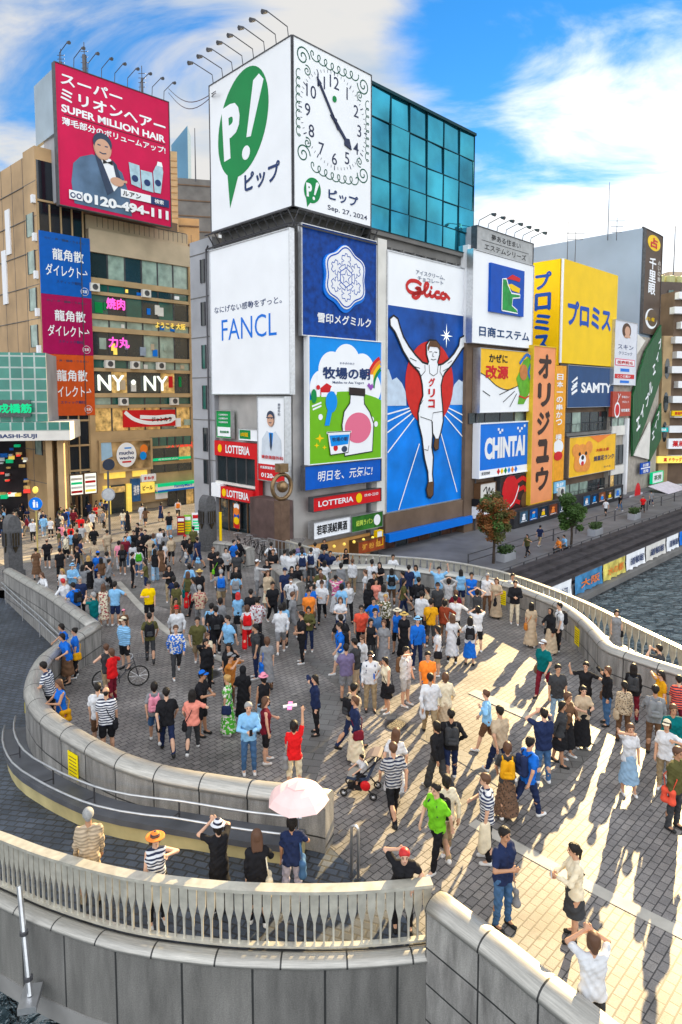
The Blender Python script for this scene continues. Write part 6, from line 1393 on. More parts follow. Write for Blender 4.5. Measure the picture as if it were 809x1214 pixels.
# small shrub tops at the far end of the riverwalk
# ---- street furniture on the left
g = PG(45, 655); o = thing('road_sign', 'round blue pedestrian sign on a thin yellow post', 'road sign', g); top = PD(43, 597, g.y)
MB().tube([g, (g.x, g.y, top.z + .5)], .05, 6).build('post', M('post_yellow', (.45, .36, .12), .5, var=.2), o)
fr = Fr(g.x, g.y, 1, .2); c_ = MB().ellipse(fr, 0, top.z, .42, .42, .06, .09, 28); c_.build('disc', bblue, o); m = MB(); m.ellipse(fr, -.08, top.z + .2, .06, .06, .09, .095, 12); m.plate(fr, [(-.15, top.z - .25), (-.02, top.z - .25), (0, top.z + .13), (-.17, top.z + .13)], .09, .095); m.plate(fr, [(.06, top.z - .25), (.14, top.z - .25), (.15, top.z + .02), (.05, top.z + .02)], .09, .095); m.ellipse(fr, .1, top.z + .08, .045, .045, .09, .095, 12); m.build('symbol', wsign, o)
fl2 = MB().blob((g.x + 5.2 * 0, g.y, top.z + .9), .18, .18, .24); fl2.build('lamp', lit_yellow, o)
g = PG(131, 653); o = thing('round_mirror', 'grey round mirror on a dark post in the street', 'mirror', g); top = PD(131, 586, g.y); fr = Fr(g.x, g.y, 1, .2)
MB().tube([g, (g.x, g.y, top.z + 1.5)], .07, 6).build('post', dsteel, o); MB().ellipse(fr, 0, top.z, .42, .42, .08, .14, 24).build('disc', conc, o); MB().ellipse(fr, 0, top.z, .35, .35, .141, .15, 24).build('glass', steel, o)
for lb, px, py, c, w, h in (('dark red upright promotion stand in the street', 215, 634, M('stand_red', (.30, .02, .02), .5, var=.2), .55, 1.35), ('green and white upright promotion stand in the street', 223, 633, M('stand_green', (.25, .55, .05), .5, var=.4, scale=3), .55, 1.4), ('red topped white menu stand beside the stone pillar', 233, 632, wsign, .6, 1.5)):
    g = PG(px, py); fr = Fr(g.x, g.y, 1, .15); o = thing('display_stand', lb, 'display stand', g, 'promotion stands in the street'); MB().box(fr, -w / 2, w / 2, -.25, .05, g.z, g.z + h).build('body', c, o)
    m = MB(); m.box(fr, -w * .4, w * .4, .051, .07, g.z + h * .75, g.z + h * .92); m.build('header', red if c is wsign else wsign, o); m = MB(); [m.box(fr, -w * .4, w * .4, .051, .065, g.z + h * (.15 + .14 * k), g.z + h * (.22 + .14 * k)) for k in range(4)]; m.build('rows', yellow if c is not wsign else lit_green, o)
# bicycles
def bicycle(g, ang, lb, col):
    o = thing('bicycle', lb, 'bicycle', g, rot=ang); rub = M('rubber', (.02, .02, .02), .7, var=.1)
    def ringp(cx, r, k=20): return [(cx + r * math.cos(2 * math.pi * i / k), 0, .33 + r * math.sin(2 * math.pi * i / k)) for i in range(k)]
    for cx in (-.52, .52):
        w = MB().tube(ringp(cx, .31), .022, 6, closed=True).build('wheel', rub, o, local=True); s_ = MB()
        for i in range(10): a = 2 * math.pi * i / 10; s_.tube([(cx, 0, .33), (cx + .3 * math.cos(a), 0, .33 + .3 * math.sin(a))], .004, 3)
        s_.build('spokes', steel, w, local=True)
    m = MB()
    for a, b in (((-.52, 0, .33), (-.18, 0, .75)), ((-.52, 0, .33), (-.05, 0, .33)), ((-.05, 0, .33), (-.2, 0, .85)), ((-.05, 0, .33), (.38, 0, .75)), ((-.16, 0, .62), (.36, 0, .80)), ((.52, 0, .33), (.36, 0, .95))): m.tube([a, b], .018, 6)
    m.build('frame', col, o, local=True); MB().blob((-.22, 0, .88), .13, .07, .04).build('saddle', black, o, local=True); MB().tube([(.28, -.26, .98), (.36, -.1, 1.0), (.36, .1, 1.0), (.28, .26, .98)], .014, 5).build('handlebar', steel, o, local=True)
    m = MB(); 
    for k in range(5): m.tube([(.5 + .05 * k, -.15, .75), (.5 + .05 * k, .15, .75), (.52 + .06 * k, .17, .95)], .006, 3)
    m.tube([(.45, -.17, .96), (.8, -.17, .96), (.8, .17, .96), (.45, .17, .96)], .008, 4, closed=True); m.build('basket', dsteel, o, local=True)
    MB().tube([(-.05, -.12, .22), (-.05, .12, .44)], .012, 4).build('pedals', black, o, local=True)
bicycle(PG(144, 816), R_(20), 'city bicycle with front basket wheeled by the left crowd', dsteel)
for k, (x, y) in enumerate(((293, 655), (303, 660), (312, 663), (282, 652))): bicycle(PG(x, y), R_(60 + 12 * k), ['parked bicycle directly left of the ring clock stairs, second of four', 'parked bicycle third from the left near the shop stairs', 'parked bicycle nearest the bronze column', 'parked bicycle leftmost by the wall stub at the shop'][k], black)
# stair rail behind the parked bicycles
m = MB(); a = PG(318, 660); b = PG(348, 668)
for k in range(8): p = a.lerp(b, k / 7); m.tube([p, p + Vector((0, 0, 1.1))], .025, 5)
m.tube([a + Vector((0, 0, 1.1)), b + Vector((0, 0, 1.1))], .03, 5); m.solo('stair_railing', steel, 'short grey stair railing between parked bicycles and wall stub', 'railing')
# dark brick entrance wall and stairwell by the burger shop
m = MB().box(FL, uR(FL, 312), -.3, .0, 1.2, -2, zR(FL, 330, 590)); m.solo('stairwell_wall', M('stair_wall', (.11, .07, .065), .6, var=.35, scale=1.2), 'dark reddish stairwell wall between burger shop and corner', 'wall')
m = MB().tube([PG(262, 652), PG(262, 652) + Vector((0, 0, 2.4))], .09, 6); m.solo('bollard_pole', yellow, 'tall thin yellow pole beside the right stone pillar', 'pole')
# stroller
def stroller(g, ang):
    o = thing('stroller', 'black folding pushchair with grey hood and red toy bag', 'pushchair', g, rot=ang); rub = M('rubber', (.02, .02, .02), .7, var=.1)
    for x, y in ((.40, -.24), (.40, .24), (-.28, -.24), (-.28, .24)):
        w = MB().tube([(x + .075 * math.cos(a), y, .09 + .075 * math.sin(a)) for a in [2 * math.pi * i / 12 for i in range(12)]], .018, 6, closed=True).build('wheel', rub, o, local=True); MB().lathe([(.03, -.01), (.03, .01)], (x, y, .09), 8).build('hub', white, w, local=True)
    m = MB()
    for y in (-.22, .22): m.tube([(.40, y, .10), (.05, y, .48), (-.45, y, 1.02)], .016, 5); m.tube([(-.28, y, .10), (.12, y, .50)], .016, 5)
    m.tube([(-.45, -.22, 1.02), (-.48, 0, 1.04), (-.45, .22, 1.02)], .018, 5); m.build('frame', black, o, local=True)
    m = MB(); m.hexa([(-.12, -.2, .36), (.34, -.2, .40), (.34, .2, .40), (-.12, .2, .36), (-.12, -.2, .42), (.34, -.2, .47), (.34, .2, .47), (-.12, .2, .42)]); m.hexa([(-.14, -.2, .40), (-.08, -.2, .40), (-.08, .2, .40), (-.14, .2, .40), (-.34, -.2, .86), (-.28, -.2, .88), (-.28, .2, .88), (-.34, .2, .86)]); m.build('seat', dgreyp, o, local=True)
    arc = [(-.34 + .34 * math.sin(a) * 1.0, .70 + .34 * math.cos(a)) for a in [R_(d) for d in (-30, -5, 20, 45, 65)]]; vs = []; 
    for x, z in arc: vs += [(x, -.22, z), (x, .22, z)]
    m = MB(); m.add(vs + [(v[0] * .97, v[1] * .97, v[2] - .02) for v in vs], [(2 * i, 2 * i + 1, 2 * i + 3, 2 * i + 2) for i in range(4)] + [(10 + 2 * i + 2, 10 + 2 * i + 3, 10 + 2 * i + 1, 10 + 2 * i) for i in range(4)]); m.build('hood', M('hood_taupe', (.20, .16, .15), .7, var=.2), o, local=True)
    MB().blob((-.1, .24, .32), .12, .06, .12).build('toy_bag', red, o, local=True); MB().hexa([(.0, -.2, .16), (.3, -.2, .16), (.3, .2, .16), (0, .2, .16), (-.05, -.2, .28), (.33, -.2, .28), (.33, .2, .28), (-.05, .2, .28)]).build('basket', black, o, local=True)
STROLL = PG(431, 940); stroller(STROLL, R_(165))
# pink parasol: held by the person in the navy top (placed with the people)
def parasol(c, lb):
    o = thing('parasol', lb, 'parasol', c); K = 7; R1 = .56; vs = [(0, 0, .30)]; fs = []
    prof = [(.16, .285), (.34, .215), (.48, .11), (.56, .0)]
    for r, z in prof:
        for k in range(K * 2):
            a = 2 * math.pi * k / (K * 2); q = r * (1 if k % 2 == 0 else .955 - .02 * (r > .5)); vs.append((q * math.cos(a), q * math.sin(a), z - (0 if k % 2 == 0 else .0)))
    n = K * 2
    for k in range(n): fs.append((0, 1 + k, 1 + (k + 1) % n))
    for j in range(3):
        for k in range(n): a = 1 + j * n + k; b = 1 + j * n + (k + 1) % n; fs.append((a, a + n, b + n, b))
    m = MB(); m.add(vs, fs); m.build('canopy', M('parasol_pink', (.86, .60, .58), .7, var=.08, scale=3), o, local=True)
    m = MB()
    for k in range(K): a = 2 * math.pi * 2 * k / n; m.tube([(r * math.cos(a), r * math.sin(a), z - .012) for r, z in [(0, .29)] + prof], .005, 3)
    m.build('ribs', steel, o, local=True); MB().tube([(0, 0, .36), (0, 0, -.62)], .010, 6).build('shaft', steel, o, local=True); MB().lathe([(.018, -.70), (.018, -.60)], (0, 0, 0), 8).build('handle', white, o, local=True)
    vs = [(0, 0, .345)] + [(.20 * math.cos(2 * math.pi * k / 7), .20 * math.sin(2 * math.pi * k / 7), .285) for k in range(7)]; m = MB(); m.add(vs, [(0, 1 + k, 1 + (k + 1) % 7) for k in range(7)]); m.build('vent', _m['parasol_pink'], o, local=True)

for k, (x, y) in enumerate(((470, 860), (250, 800))):
    g = PG(x, y); o = thing('manhole_cover', ['round iron manhole cover in the middle of the plaza', 'round iron manhole cover among the crowd on the left', 'round iron manhole cover in the sunlit right of the plaza'][k], 'manhole cover', g + Vector((0, 0, .02)))
    MB().lathe([(.33, 0), (.33, .008)], (g.x, g.y, g.z + .018), 24).build('rim', dsteel, o); MB().lathe([(.27, .0), (.27, .011)], (g.x, g.y, g.z + .018), 24).build('lid', M('iron', (.06, .055, .05), .5, .6, var=.4, scale=25, bump=.8, bscale=40), o)
# =================================================================== people: signed-distance bodies meshed with surface nets
def snets(d, org, h):
    n = np.array(d.shape); neg = d < 0
    c = [(i, j, k) for i in (0, 1) for j in (0, 1) for k in (0, 1)]
    sl = lambda o: tuple(slice(o[a], n[a] - 1 + o[a]) for a in range(3))
    cnt = sum(neg[sl(o)].astype(np.int8) for o in c); act = (cnt > 0) & (cnt < 8)
    idx = -np.ones(act.shape, dtype=np.int64); ids = np.argwhere(act); idx[act] = np.arange(len(ids))
    acc = np.zeros((len(ids), 3)); w = np.zeros(len(ids))
    I = ids.T
    for a in c:
        for ax in range(3):
            if a[ax]: continue
            b = list(a); b[ax] = 1
            da = d[I[0] + a[0], I[1] + a[1], I[2] + a[2]]; db = d[I[0] + b[0], I[1] + b[1], I[2] + b[2]]
            m = (da < 0) != (db < 0); t = np.where(m, da / np.where(m, da - db, 1), 0)
            for q in range(3): acc[:, q] += np.where(m, a[q] + (t if q == ax else 0), 0)
            w += m
    V = org + (ids + acc / np.maximum(w, 1)[:, None]) * h
    F = []
    for ax in range(3):
        u, v = (ax + 1) % 3, (ax + 2) % 3
        s0 = [slice(1, None)] * 3; s0[ax] = slice(0, n[ax] - 1); s1 = list(s0); s1[ax] = slice(1, n[ax])
        for q in (u, v): s0[q] = slice(1, n[q] - 1); s1[q] = slice(1, n[q] - 1)
        A, B = neg[tuple(s0)], neg[tuple(s1)]; e = np.argwhere(A != B)
        if not len(e): continue
        fl_ = A[e[:, 0], e[:, 1], e[:, 2]]
        off = np.ones(3, int); off[ax] = 0; e = e + off
        def cell(du, dv): x = e.copy(); x[:, u] -= du; x[:, v] -= dv; return idx[x[:, 0], x[:, 1], x[:, 2]]
        q = np.stack([cell(1, 1), cell(0, 1), cell(0, 0), cell(1, 0)], 1)
        q = np.where(fl_[:, None], q, q[:, ::-1]); F.append(q)
    F = np.concatenate(F) if F else np.zeros((0, 4), int)
    return V, F[(F >= 0).all(1)]

def mesh_sdf(prims, h, k=.02, cuts=(), fold=0.0):
    """prims: (a, b, ra, rb[, flat]) tapered capsules; ('c', top, bottom, r_top, r_bottom, squash) cones"""
    lo = np.full(3, 9.); hi = np.full(3, -9.); pp = []
    for p in prims:
        if isinstance(p[0], str): a, b = np.array(p[1]), np.array(p[2]); r = max(p[3], p[4])
        else: a, b = np.array(p[0], float), np.array(p[1], float); r = max(p[2], p[3])
        l = np.minimum(a, b) - r - h * 2; u = np.maximum(a, b) + r + h * 2
        pp.append((p, l, u)); lo = np.minimum(lo, l); hi = np.maximum(hi, u)
    org = lo - h; n = np.ceil((hi - org) / h).astype(int) + 2
    d = np.full(n, 1.0, dtype=np.float32)
    for p, l, u in pp:
        i0 = np.maximum(((l - k - org) / h).astype(int), 0); i1 = np.minimum(np.ceil((u + k - org) / h).astype(int) + 1, n)
        g = [org[a] + h * np.arange(i0[a], i1[a]) for a in range(3)]
        X, Y, Z = g[0][:, None, None], g[1][None, :, None], g[2][None, None, :]
        if isinstance(p[0], str):
            a, b = np.array(p[1], float), np.array(p[2], float); t = np.clip((a[2] - Z) / max(a[2] - b[2], 1e-6), 0, 1)
            cx, cy = a[0] + (b[0] - a[0]) * t, a[1] + (b[1] - a[1]) * t
            nd = np.maximum(np.sqrt((X - cx) ** 2 + ((Y - cy) / p[5]) ** 2) - (p[3] + (p[4] - p[3]) * t), np.maximum(Z - a[2], b[2] - Z)) * .8
        else:
            a, b = np.array(p[0], float), np.array(p[1], float); v = b - a; vv = max(float(v @ v), 1e-9)
            t = np.clip(((X - a[0]) * v[0] + (Y - a[1]) * v[1] + (Z - a[2]) * v[2]) / vv, 0, 1)
            nd = np.sqrt((X - a[0] - v[0] * t) ** 2 + (Y - a[1] - v[1] * t) ** 2 + (Z - a[2] - v[2] * t) ** 2) - (p[2] + (p[3] - p[2]) * t)
        s = tuple(slice(i0[a], i1[a]) for a in range(3)); o = d[s]
        hh = np.maximum(k - np.abs(o - nd), 0) / k; d[s] = np.minimum(o, nd) - hh * hh * k * .25
    if fold:                                # soft creases of cloth
        g = [org[a] + h * np.arange(n[a]) for a in range(3)]; X, Y, Z = g[0][:, None, None], g[1][None, :, None], g[2][None, None, :]; s_ = float(len(prims)) + float(hi[0] * 97)
        d = d + (fold * np.sin(34 * Z + 22 * X + 2.5 * np.sin(13 * X + s_) + 2.2 * np.sin(12 * Y - s_) + s_) + fold * .6 * np.sin(60 * Z - 40 * X + 30 * Y + 3 * np.sin(9 * Z + s_))).astype(np.float32)
    for c in cuts:
        if len(c) == 4:                 # slanted plane: keep where ny*y + nz*z + c <= 0
            g = [org[a] + h * np.arange(n[a]) for a in range(3)]; d = np.maximum(d, (c[1] * g[1][None, :, None] + c[2] * g[2][None, None, :] + c[3]).astype(np.float32)); continue
        ax, sg_, val = c
        # keep where sg*(x - val) <= 0
        g = org[ax] + h * np.arange(n[ax]); sh = [1, 1, 1]; sh[ax] = -1; d = np.maximum(d, (sg_ * (g - val)).reshape(sh).astype(np.float32))
    return snets(d, org, h)

CLO = {'white': (.60, .61, .64), 'cream': (.70, .62, .46), 'beige': (.46, .36, .25), 'khaki': (.33, .25, .15), 'brown': (.13, .07, .04), 'black': (.014, .014, .017), 'charcoal': (.045, .047, .052),
       'grey': (.22, .225, .24), 'pale grey': (.42, .42, .43), 'navy': (.016, .026, .075), 'blue': (.01, .13, .55), 'sky blue': (.22, .46, .72), 'denim': (.055, .13, .27), 'pale denim': (.25, .38, .52), 'teal': (.0, .12, .13),
       'green': (.06, .36, .02), 'lime green': (.16, .50, .02), 'olive': (.09, .085, .03), 'yellow': (.82, .55, .0), 'mustard': (.66, .32, .01), 'orange': (.78, .22, .03), 'salmon': (.72, .25, .19), 'rust': (.24, .045, .02),
       'red': (.62, .012, .015), 'coral': (.72, .09, .05), 'pink': (.72, .25, .34), 'magenta': (.50, .06, .22), 'maroon': (.16, .012, .025), 'purple': (.16, .13, .24), 'lavender': (.40, .38, .48), 'straw': (.62, .42, .13), 'amber': (.45, .16, .03)}
def cloth(c):
    nm = 'cloth_' + c.replace(' ', '_').replace('-', '_')
    if nm in _m: return _m[nm]
    pat = None
    for w in ('striped', 'floral', 'leopard', 'checked', 'camouflage', 'patterned'):
        if c.endswith(' ' + w): pat = w; c = c[:-len(w) - 1]
    rgb = CLO[c]
    if not pat: return M(nm, rgb, .85, var=.18, scale=7, bump=.7, bscale=9, spec=.12)
    m, t, b = new_mat(nm); b.inputs['Roughness'].default_value = .85; N = t.nodes.new; L = t.links.new; tcn = N('ShaderNodeTexCoord')
    mixn = N('ShaderNodeMix'); mixn.data_type = 'RGBA'
    if pat in ('striped', 'checked'):
        w = N('ShaderNodeTexWave'); w.bands_direction = 'Z'; w.inputs['Scale'].default_value = 5.0; L(tcn.outputs['Object'], w.inputs['Vector']); f = N('ShaderNodeMath'); f.operation = 'GREATER_THAN'; f.inputs[1].default_value = .55; L(w.outputs['Fac'], f.inputs[0])
        other = ((.012, .018, .05) if rgb[0] > .3 else (.6, .62, .65)) if pat == 'striped' else tuple(v * .62 for v in rgb)
    elif pat == 'leopard':
        w = N('ShaderNodeTexVoronoi'); w.inputs['Scale'].default_value = 26; L(tcn.outputs['Object'], w.inputs['Vector']); f = N('ShaderNodeMath'); f.operation = 'LESS_THAN'; f.inputs[1].default_value = .36; L(w.outputs['Distance'], f.inputs[0]); other = (.03, .02, .015)
    else:
        w = N('ShaderNodeTexNoise'); w.inputs['Scale'].default_value = 15; w.inputs['Detail'].default_value = 1; L(tcn.outputs['Object'], w.inputs['Vector']); f = N('ShaderNodeMath'); f.operation = 'GREATER_THAN'; f.inputs[1].default_value = .54; L(w.outputs['Fac'], f.inputs[0])
        other = (.65, .62, .56) if rgb[0] + rgb[1] < .7 else (.30, .05, .06)
    L(f.outputs[0], mixn.inputs[0]); mixn.inputs[6].default_value = (*rgb, 1); mixn.inputs[7].default_value = (*other, 1); L(mixn.outputs[2], b.inputs['Base Color']); _m[nm] = m; return m
SK = [M('skin_%s' % n, c, .55, var=.08, scale=9, spec=.3) for n, c in (('fair', (.60, .36, .25)), ('warm', (.52, .29, .185)), ('tan', (.42, .22, .13)))]
HAIR = {'k': M('hair_black', (.014, .011, .010), .45, var=.5, scale=30, bump=.8, bscale=60), 'b': M('hair_brown', (.07, .032, .015), .5, var=.5, scale=30, bump=.8, bscale=60), 'o': M('hair_blond', (.45, .27, .09), .5, var=.25, scale=20), 'g': M('hair_grey', (.30, .30, .30), .6, var=.25, scale=20), 'r': M('hair_red', (.50, .03, .03), .5, var=.25, scale=20), 'p': M('hair_pink', (.60, .16, .30), .5, var=.2, scale=20)}
EYE = M('eye_dark', (.015, .012, .012), .3, var=0); LIP = M('lip', (.36, .12, .10), .5, var=0); SHOE_W = M('shoe_white', (.66, .66, .66), .6, var=.1); SHOE_K = M('shoe_black', (.02, .02, .02), .5, var=.1); GLASSES = M('glasses_black', (.01, .01, .01), .2, var=0)

def ik(s, t, l1, l2, pole):
    s, t = np.array(s, float), np.array(t, float); v = t - s; L = np.linalg.norm(v); mx_ = (l1 + l2) * .995
    if L > mx_: t = s + v * mx_ / L; v = t - s; L = mx_
    v /= L; a = (l1 * l1 - l2 * l2 + L * L) / (2 * L); h = math.sqrt(max(l1 * l1 - a * a, 1e-8))
    p = np.array(pole, float); p = p - v * (p @ v); nn_ = np.linalg.norm(p); p = p / nn_ if nn_ > 1e-6 else np.array((0, -1., 0))
    return s + v * a + p * h, t

class Person:
    """local frame: +y is forwards, +x to the person's right, feet on z = 0"""
    def __init__(s, g, H, pose, rg, slim=1.0, e_skirt=False):
        s.g, s.H, s.pose = g, H, pose; k = H / 1.7; s.k = k
        f = g == 'w'; c = g == 'c'
        hipw, shw = (.095 if f else .088) * k, (.148 if f else .174) * k; sw_ = .5 if e_skirt else 1.0
        hz, kz_, az = .885 * k, .48 * k, .075 * k
        lean = 0.0; st = rg.choice((-1, 1))
        L = {}; lt, ls = .41 * k, .405 * k
        if pose in ('wa',): ang = [(st * rg.uniform(16, 25), 4), (-st * rg.uniform(14, 21), 4)]; ang = [(a * sw_, (6 if a > 0 else 26) * sw_) for a, _ in ang]; lean = .03
        elif pose == 'si': ang = [(82, 84), (80, 86)]
        elif pose == 'cr': ang = [(100, 130), (70, 135)]
        else: ang = [(rg.uniform(-3, 6), rg.uniform(1, 6)), (rg.uniform(-5, 3), rg.uniform(1, 6))]
        pts = []
        for i, sx in enumerate((-1, 1)):
            a, b = R_(ang[i][0]), R_(ang[i][0] - ang[i][1]); hip = np.array((sx * hipw, 0, hz)); spread = sx * (.012 if pose == 'wa' else .022) * k
            kn = hip + np.array((spread, math.sin(a) * lt, -math.cos(a) * lt)); an = kn + np.array((spread * .5, math.sin(b) * ls, -math.cos(b) * ls)); pts.append([hip, kn, an, b])
        low = min(p[2][2] for p in pts) - az; 
        if pose == 'si': low = hz - .47
        s.drop = low; D = np.array((0, 0, -low)); s.legs = []
        for hip, kn, an, b in pts:
            foot = max(-.5, min(.6, -b * .9 if an[2] - low > az + .02 else 0)); t = an + np.array((0, math.cos(foot) * .155 * k, -.045 * k + math.sin(-foot) * .12 * k)); s.legs.append((hip + D, kn + D, an + D, t + D))
        hz -= low; s.hz = hz
        la = lean + (.16 if pose in ('lean', 'bend') else .42 if pose == 'el' else 0) + (.10 if pose == 'si' else 0)
        up = np.array((0, math.sin(la), math.cos(la))); s.up = up; base = np.array((0, -.0, hz))
        s.base = base; s.waist = base + up * .18 * k; s.chest = base + up * .40 * k; s.neck = base + up * .56 * k; s.head = base + up * .735 * k + np.array((0, .015, 0))
        if pose in ('ph', 'lean', 'bend', 'si'): s.head = s.head + np.array((0, .03, -.01)) * k
        S = [s.base + up * .50 * k + np.array((sx * shw, 0, 0)) for sx in (-1, 1)]; s.S = S
        z = hz; T = [None, None]; pole = [(-1, -.6, -.4), (1, -.6, -.4)]
        rest = [np.array((sx * (shw + rg.uniform(.02, .06) * k), rg.uniform(.02, .11) * k, z - .04 * k)) for sx in (-1, 1)]
        if pose == 'wa': rest = [np.array((sx * (shw + .05 * k), (.21 if (ang[i][0] < 0) else -.17) * k, z + (.03 if ang[i][0] < 0 else .01) * k)) for i, sx in enumerate((-1, 1))]
        T = rest
        if pose in ('st', 'wa') and rg.random() < (.45 if pose == 'st' else .25):
            i = rg.choice((0, 1)); sx = (-1, 1)[i]; v = rg.random()
            T[i] = np.array((sx * .16, .05, z + .10)) if v < .3 else np.array((sx * .07, .24, z + rg.uniform(.18, .36) * k)) if v < .75 else np.array((sx * .20 * k, .12, z + .44 * k))
        if pose == 'ph': T = [np.array((-.05, .30, z + .25)) * 1, np.array((.06, .31, z + .26))] if rg.random() < .6 else [rest[0], np.array((.08, .30, z + .27))]
        elif pose == 'ca': T = [np.array((-.075, .26, z + .66 * k)), np.array((.075, .27, z + .67 * k))]; pole = [(-1, 0, -.5), (1, 0, -.5)]
        elif pose == 'ar': T = [np.array((-.36 * k, .06, z + .92 * k)), np.array((.36 * k, .06, z + .92 * k))]; pole = [(-1, -.2, 0), (1, -.2, 0)]
        elif pose == 'hd': T = [np.array((-.10, .0, z + .83 * k)), np.array((.10, .0, z + .83 * k))]; pole = [(-1, 0, .2), (1, 0, .2)]
        elif pose == 'wv': T = [rest[0], np.array((.20 * k, .10, z + 1.06 * k))]; pole[1] = (1, 0, 0)
        elif pose == 'fa': T = [rest[0], np.array((.05, .17, z + .68 * k))]
        elif pose == 'hp': T = [np.array((-.06, .19, z + .17 * k)), np.array((.07, .17, z + .20 * k))]
        elif pose == 'cr': T = [np.array((-.06, .33, z + .60 * k)), np.array((.06, .34, z + .62 * k))]
        elif pose == 'cf': T = [np.array((.09, .20, z + .30 * k)), np.array((-.09, .21, z + .28 * k))]
        elif pose == 'lean': T = [np.array((-.24, .33, z + .16)), np.array((.22, .34, z + .16))]
        elif pose == 'sp': T = [np.array((-.62 * k, .05, z + .36 * k)), np.array((.45 * k, .1, z + .66 * k))]; pole = [(0, -1, -.3), (1, 0, -.4)]
        elif pose == 'ho': T = [rest[0], np.array((.12, .26, z + .30 * k))]
        elif pose == 'si': T = [np.array((-.12, .34, z + .10)), np.array((.12, .34, z + .10))]
        elif pose == 'el': T = [np.array((-.16, .30, z + .10)), np.array((.10, .12, z + .66 * k))]
        elif pose == 'pt': T = [rest[0], np.array((.18, .60 * k, z + .45 * k))]; pole[1] = (1, 0, -.6)
        s.arms = []
        for i in (0, 1):
            e, w = ik(S[i], T[i], .285 * k, .255 * k, pole[i]); s.arms.append((S[i], e, w))
        s.slim = slim
    def torso(s, x=0.0, z0=None):
        k, g = s.k, s.g; sl = s.slim; B, Wp, C, N_ = s.base, s.waist, s.chest, s.neck; o = lambda p, dx, dy=0, dz=0: p + np.array((dx * k, dy * k, dz * k)); P_ = []
        wr_, cr = ((.098, .112) if g == 'w' else (.112, .128)); wr_ *= sl * k; cr *= sl * k
        hw = .062 if g == 'w' else .055; ww = .045 if g == 'w' else .06; cw = .072 if g == 'w' else .095
        for sx in (-1, 1):
            P_.append((o(B, sx * hw, -.01), o(Wp, sx * ww), .105 * k * sl + x, wr_ * .92 + x)); P_.append((o(Wp, sx * ww), o(C, sx * cw, .005), wr_ * .92 + x, cr * .92 + x))
            P_.append((o(C, sx * cw, .0, .02), o(s.S[0 if sx < 0 else 1], -sx * .03, 0, -.01), cr * .80 + x, .054 * k + x * .7))
        P_ += [(o(N_, sx * .035, -.01, -.035), o(s.S[0 if sx < 0 else 1], -sx * .02, 0, .005), .046 * k + x, .044 * k + x * .6) for sx in (-1, 1)]
        if g == 'w': P_ += [(o(C, sx * .06, .075, -.03), o(C, sx * .06, .08, -.05), .052 * k + x, .05 * k + x) for sx in (-1, 1)]
        return P_
    def body(s, hands=True):
        k = s.k; o = lambda p, *d: p + np.array((d + (0, 0))[:3]) * k; P_ = s.torso(-.006)
        P_.append((o(s.neck, 0, -.01, -.02), o(s.head, 0, -.01, -.07), .056 * k, .05 * k)); hd = s.head; P_ += s.headprims()
        for i, (hip, kn, an, toe) in enumerate(s.legs):
            P_ += [(hip, kn, .083 * k * s.slim, .054 * k), (kn, o((kn + an) / 2, 0, -.018, .06), .052 * k, .054 * k), (o((kn + an) / 2, 0, -.018, .06), an, .053 * k, .036 * k), (an, toe, .036 * k, .030 * k)]
        for i, (sh, el, wr_) in enumerate(s.arms):
            P_ += [(sh, el, .046 * k, .037 * k), (el, wr_, .037 * k, .026 * k)]; P_ += s.hand(i)
        return P_
    def headprims(s):
        k, hd = s.k, s.head; o = lambda *d: hd + np.array(d) * k
        return [(o(0, -.012, .030), o(0, .008, .030), .080 * k, .078 * k), (o(0, .028, -.045), o(0, .034, -.055), .056 * k, .050 * k), (o(0, .086, .012), o(0, .103, -.018), .010 * k, .014 * k), (o(-.079, -.004, .015), o(-.079, -.008, -.015), .017 * k, .013 * k), (o(.079, -.004, .015), o(.079, -.008, -.015), .017 * k, .013 * k)]
    def hand(s, i):
        k = s.k; sh, el, wr_ = s.arms[i]; d = wr_ - el; d /= np.linalg.norm(d); sx = -1 if i == 0 else 1
        side = np.cross(d, (sx * 1.0, .15, .1)); side /= np.linalg.norm(side) + 1e-9; nrm = np.cross(side, d) * -sx
        if s.pose in ('ar', 'hd', 'wv', 'ca'): side = np.cross(d, (0, 1., 0)); side /= np.linalg.norm(side) + 1e-9; nrm = np.cross(side, d)
        P_ = [(wr_, wr_ + d * .06 * k, .026 * k, .032 * k)]
        for j, (off, ln) in enumerate(((-.027, .062), (-.009, .075), (.009, .070), (.027, .052))):
            a = wr_ + d * .075 * k + side * off * k; m = a + (d * ln * .55 + nrm * .012 + side * off * .25) * k; e = m + (d * ln * .4 + nrm * .024) * k; P_ += [(a, m, .0105 * k, .0095 * k), (m, e, .0095 * k, .008 * k)]
        a = wr_ + (d * .02 + side * -.022) * k; P_ += [(a, a + (d * .04 + side * -.035 + nrm * .01) * k, .014 * k, .011 * k), (a + (d * .04 + side * -.035 + nrm * .01) * k, a + (d * .07 + side * -.035 + nrm * .025) * k, .011 * k, .009 * k)]
        return P_
    # ---- clothes (closed shells just outside the body)
    def top(s, kind, hem=None):
        k = s.k; hem = s.hz - .07 * k if hem is None else hem; x = .016 if kind != 'jacket' else .030
        o = lambda p, *d: p + np.array((d + (0, 0))[:3]) * k
        P_ = s.torso(x)
        for sx in (-1, 1): P_.append((o(s.base, sx * .06, -.008), o(s.base, sx * .062, -.008, -.10), .108 * k * s.slim + x, .112 * k * s.slim + x))
        if kind != 'tank':
            for sh, el, wr_ in s.arms:
                P_.append((sh, sh * .35 + el * .65 if kind == 'tee' else el, .054 * k + x * .4, (.056 if kind == 'tee' else .043) * k + x * .4))
                if kind in ('shirt', 'jacket'): P_.append((el, el * .10 + wr_ * .90, .047 * k + x * .3, .036 * k + x * .3))
        return P_, [(2, -1, hem)]
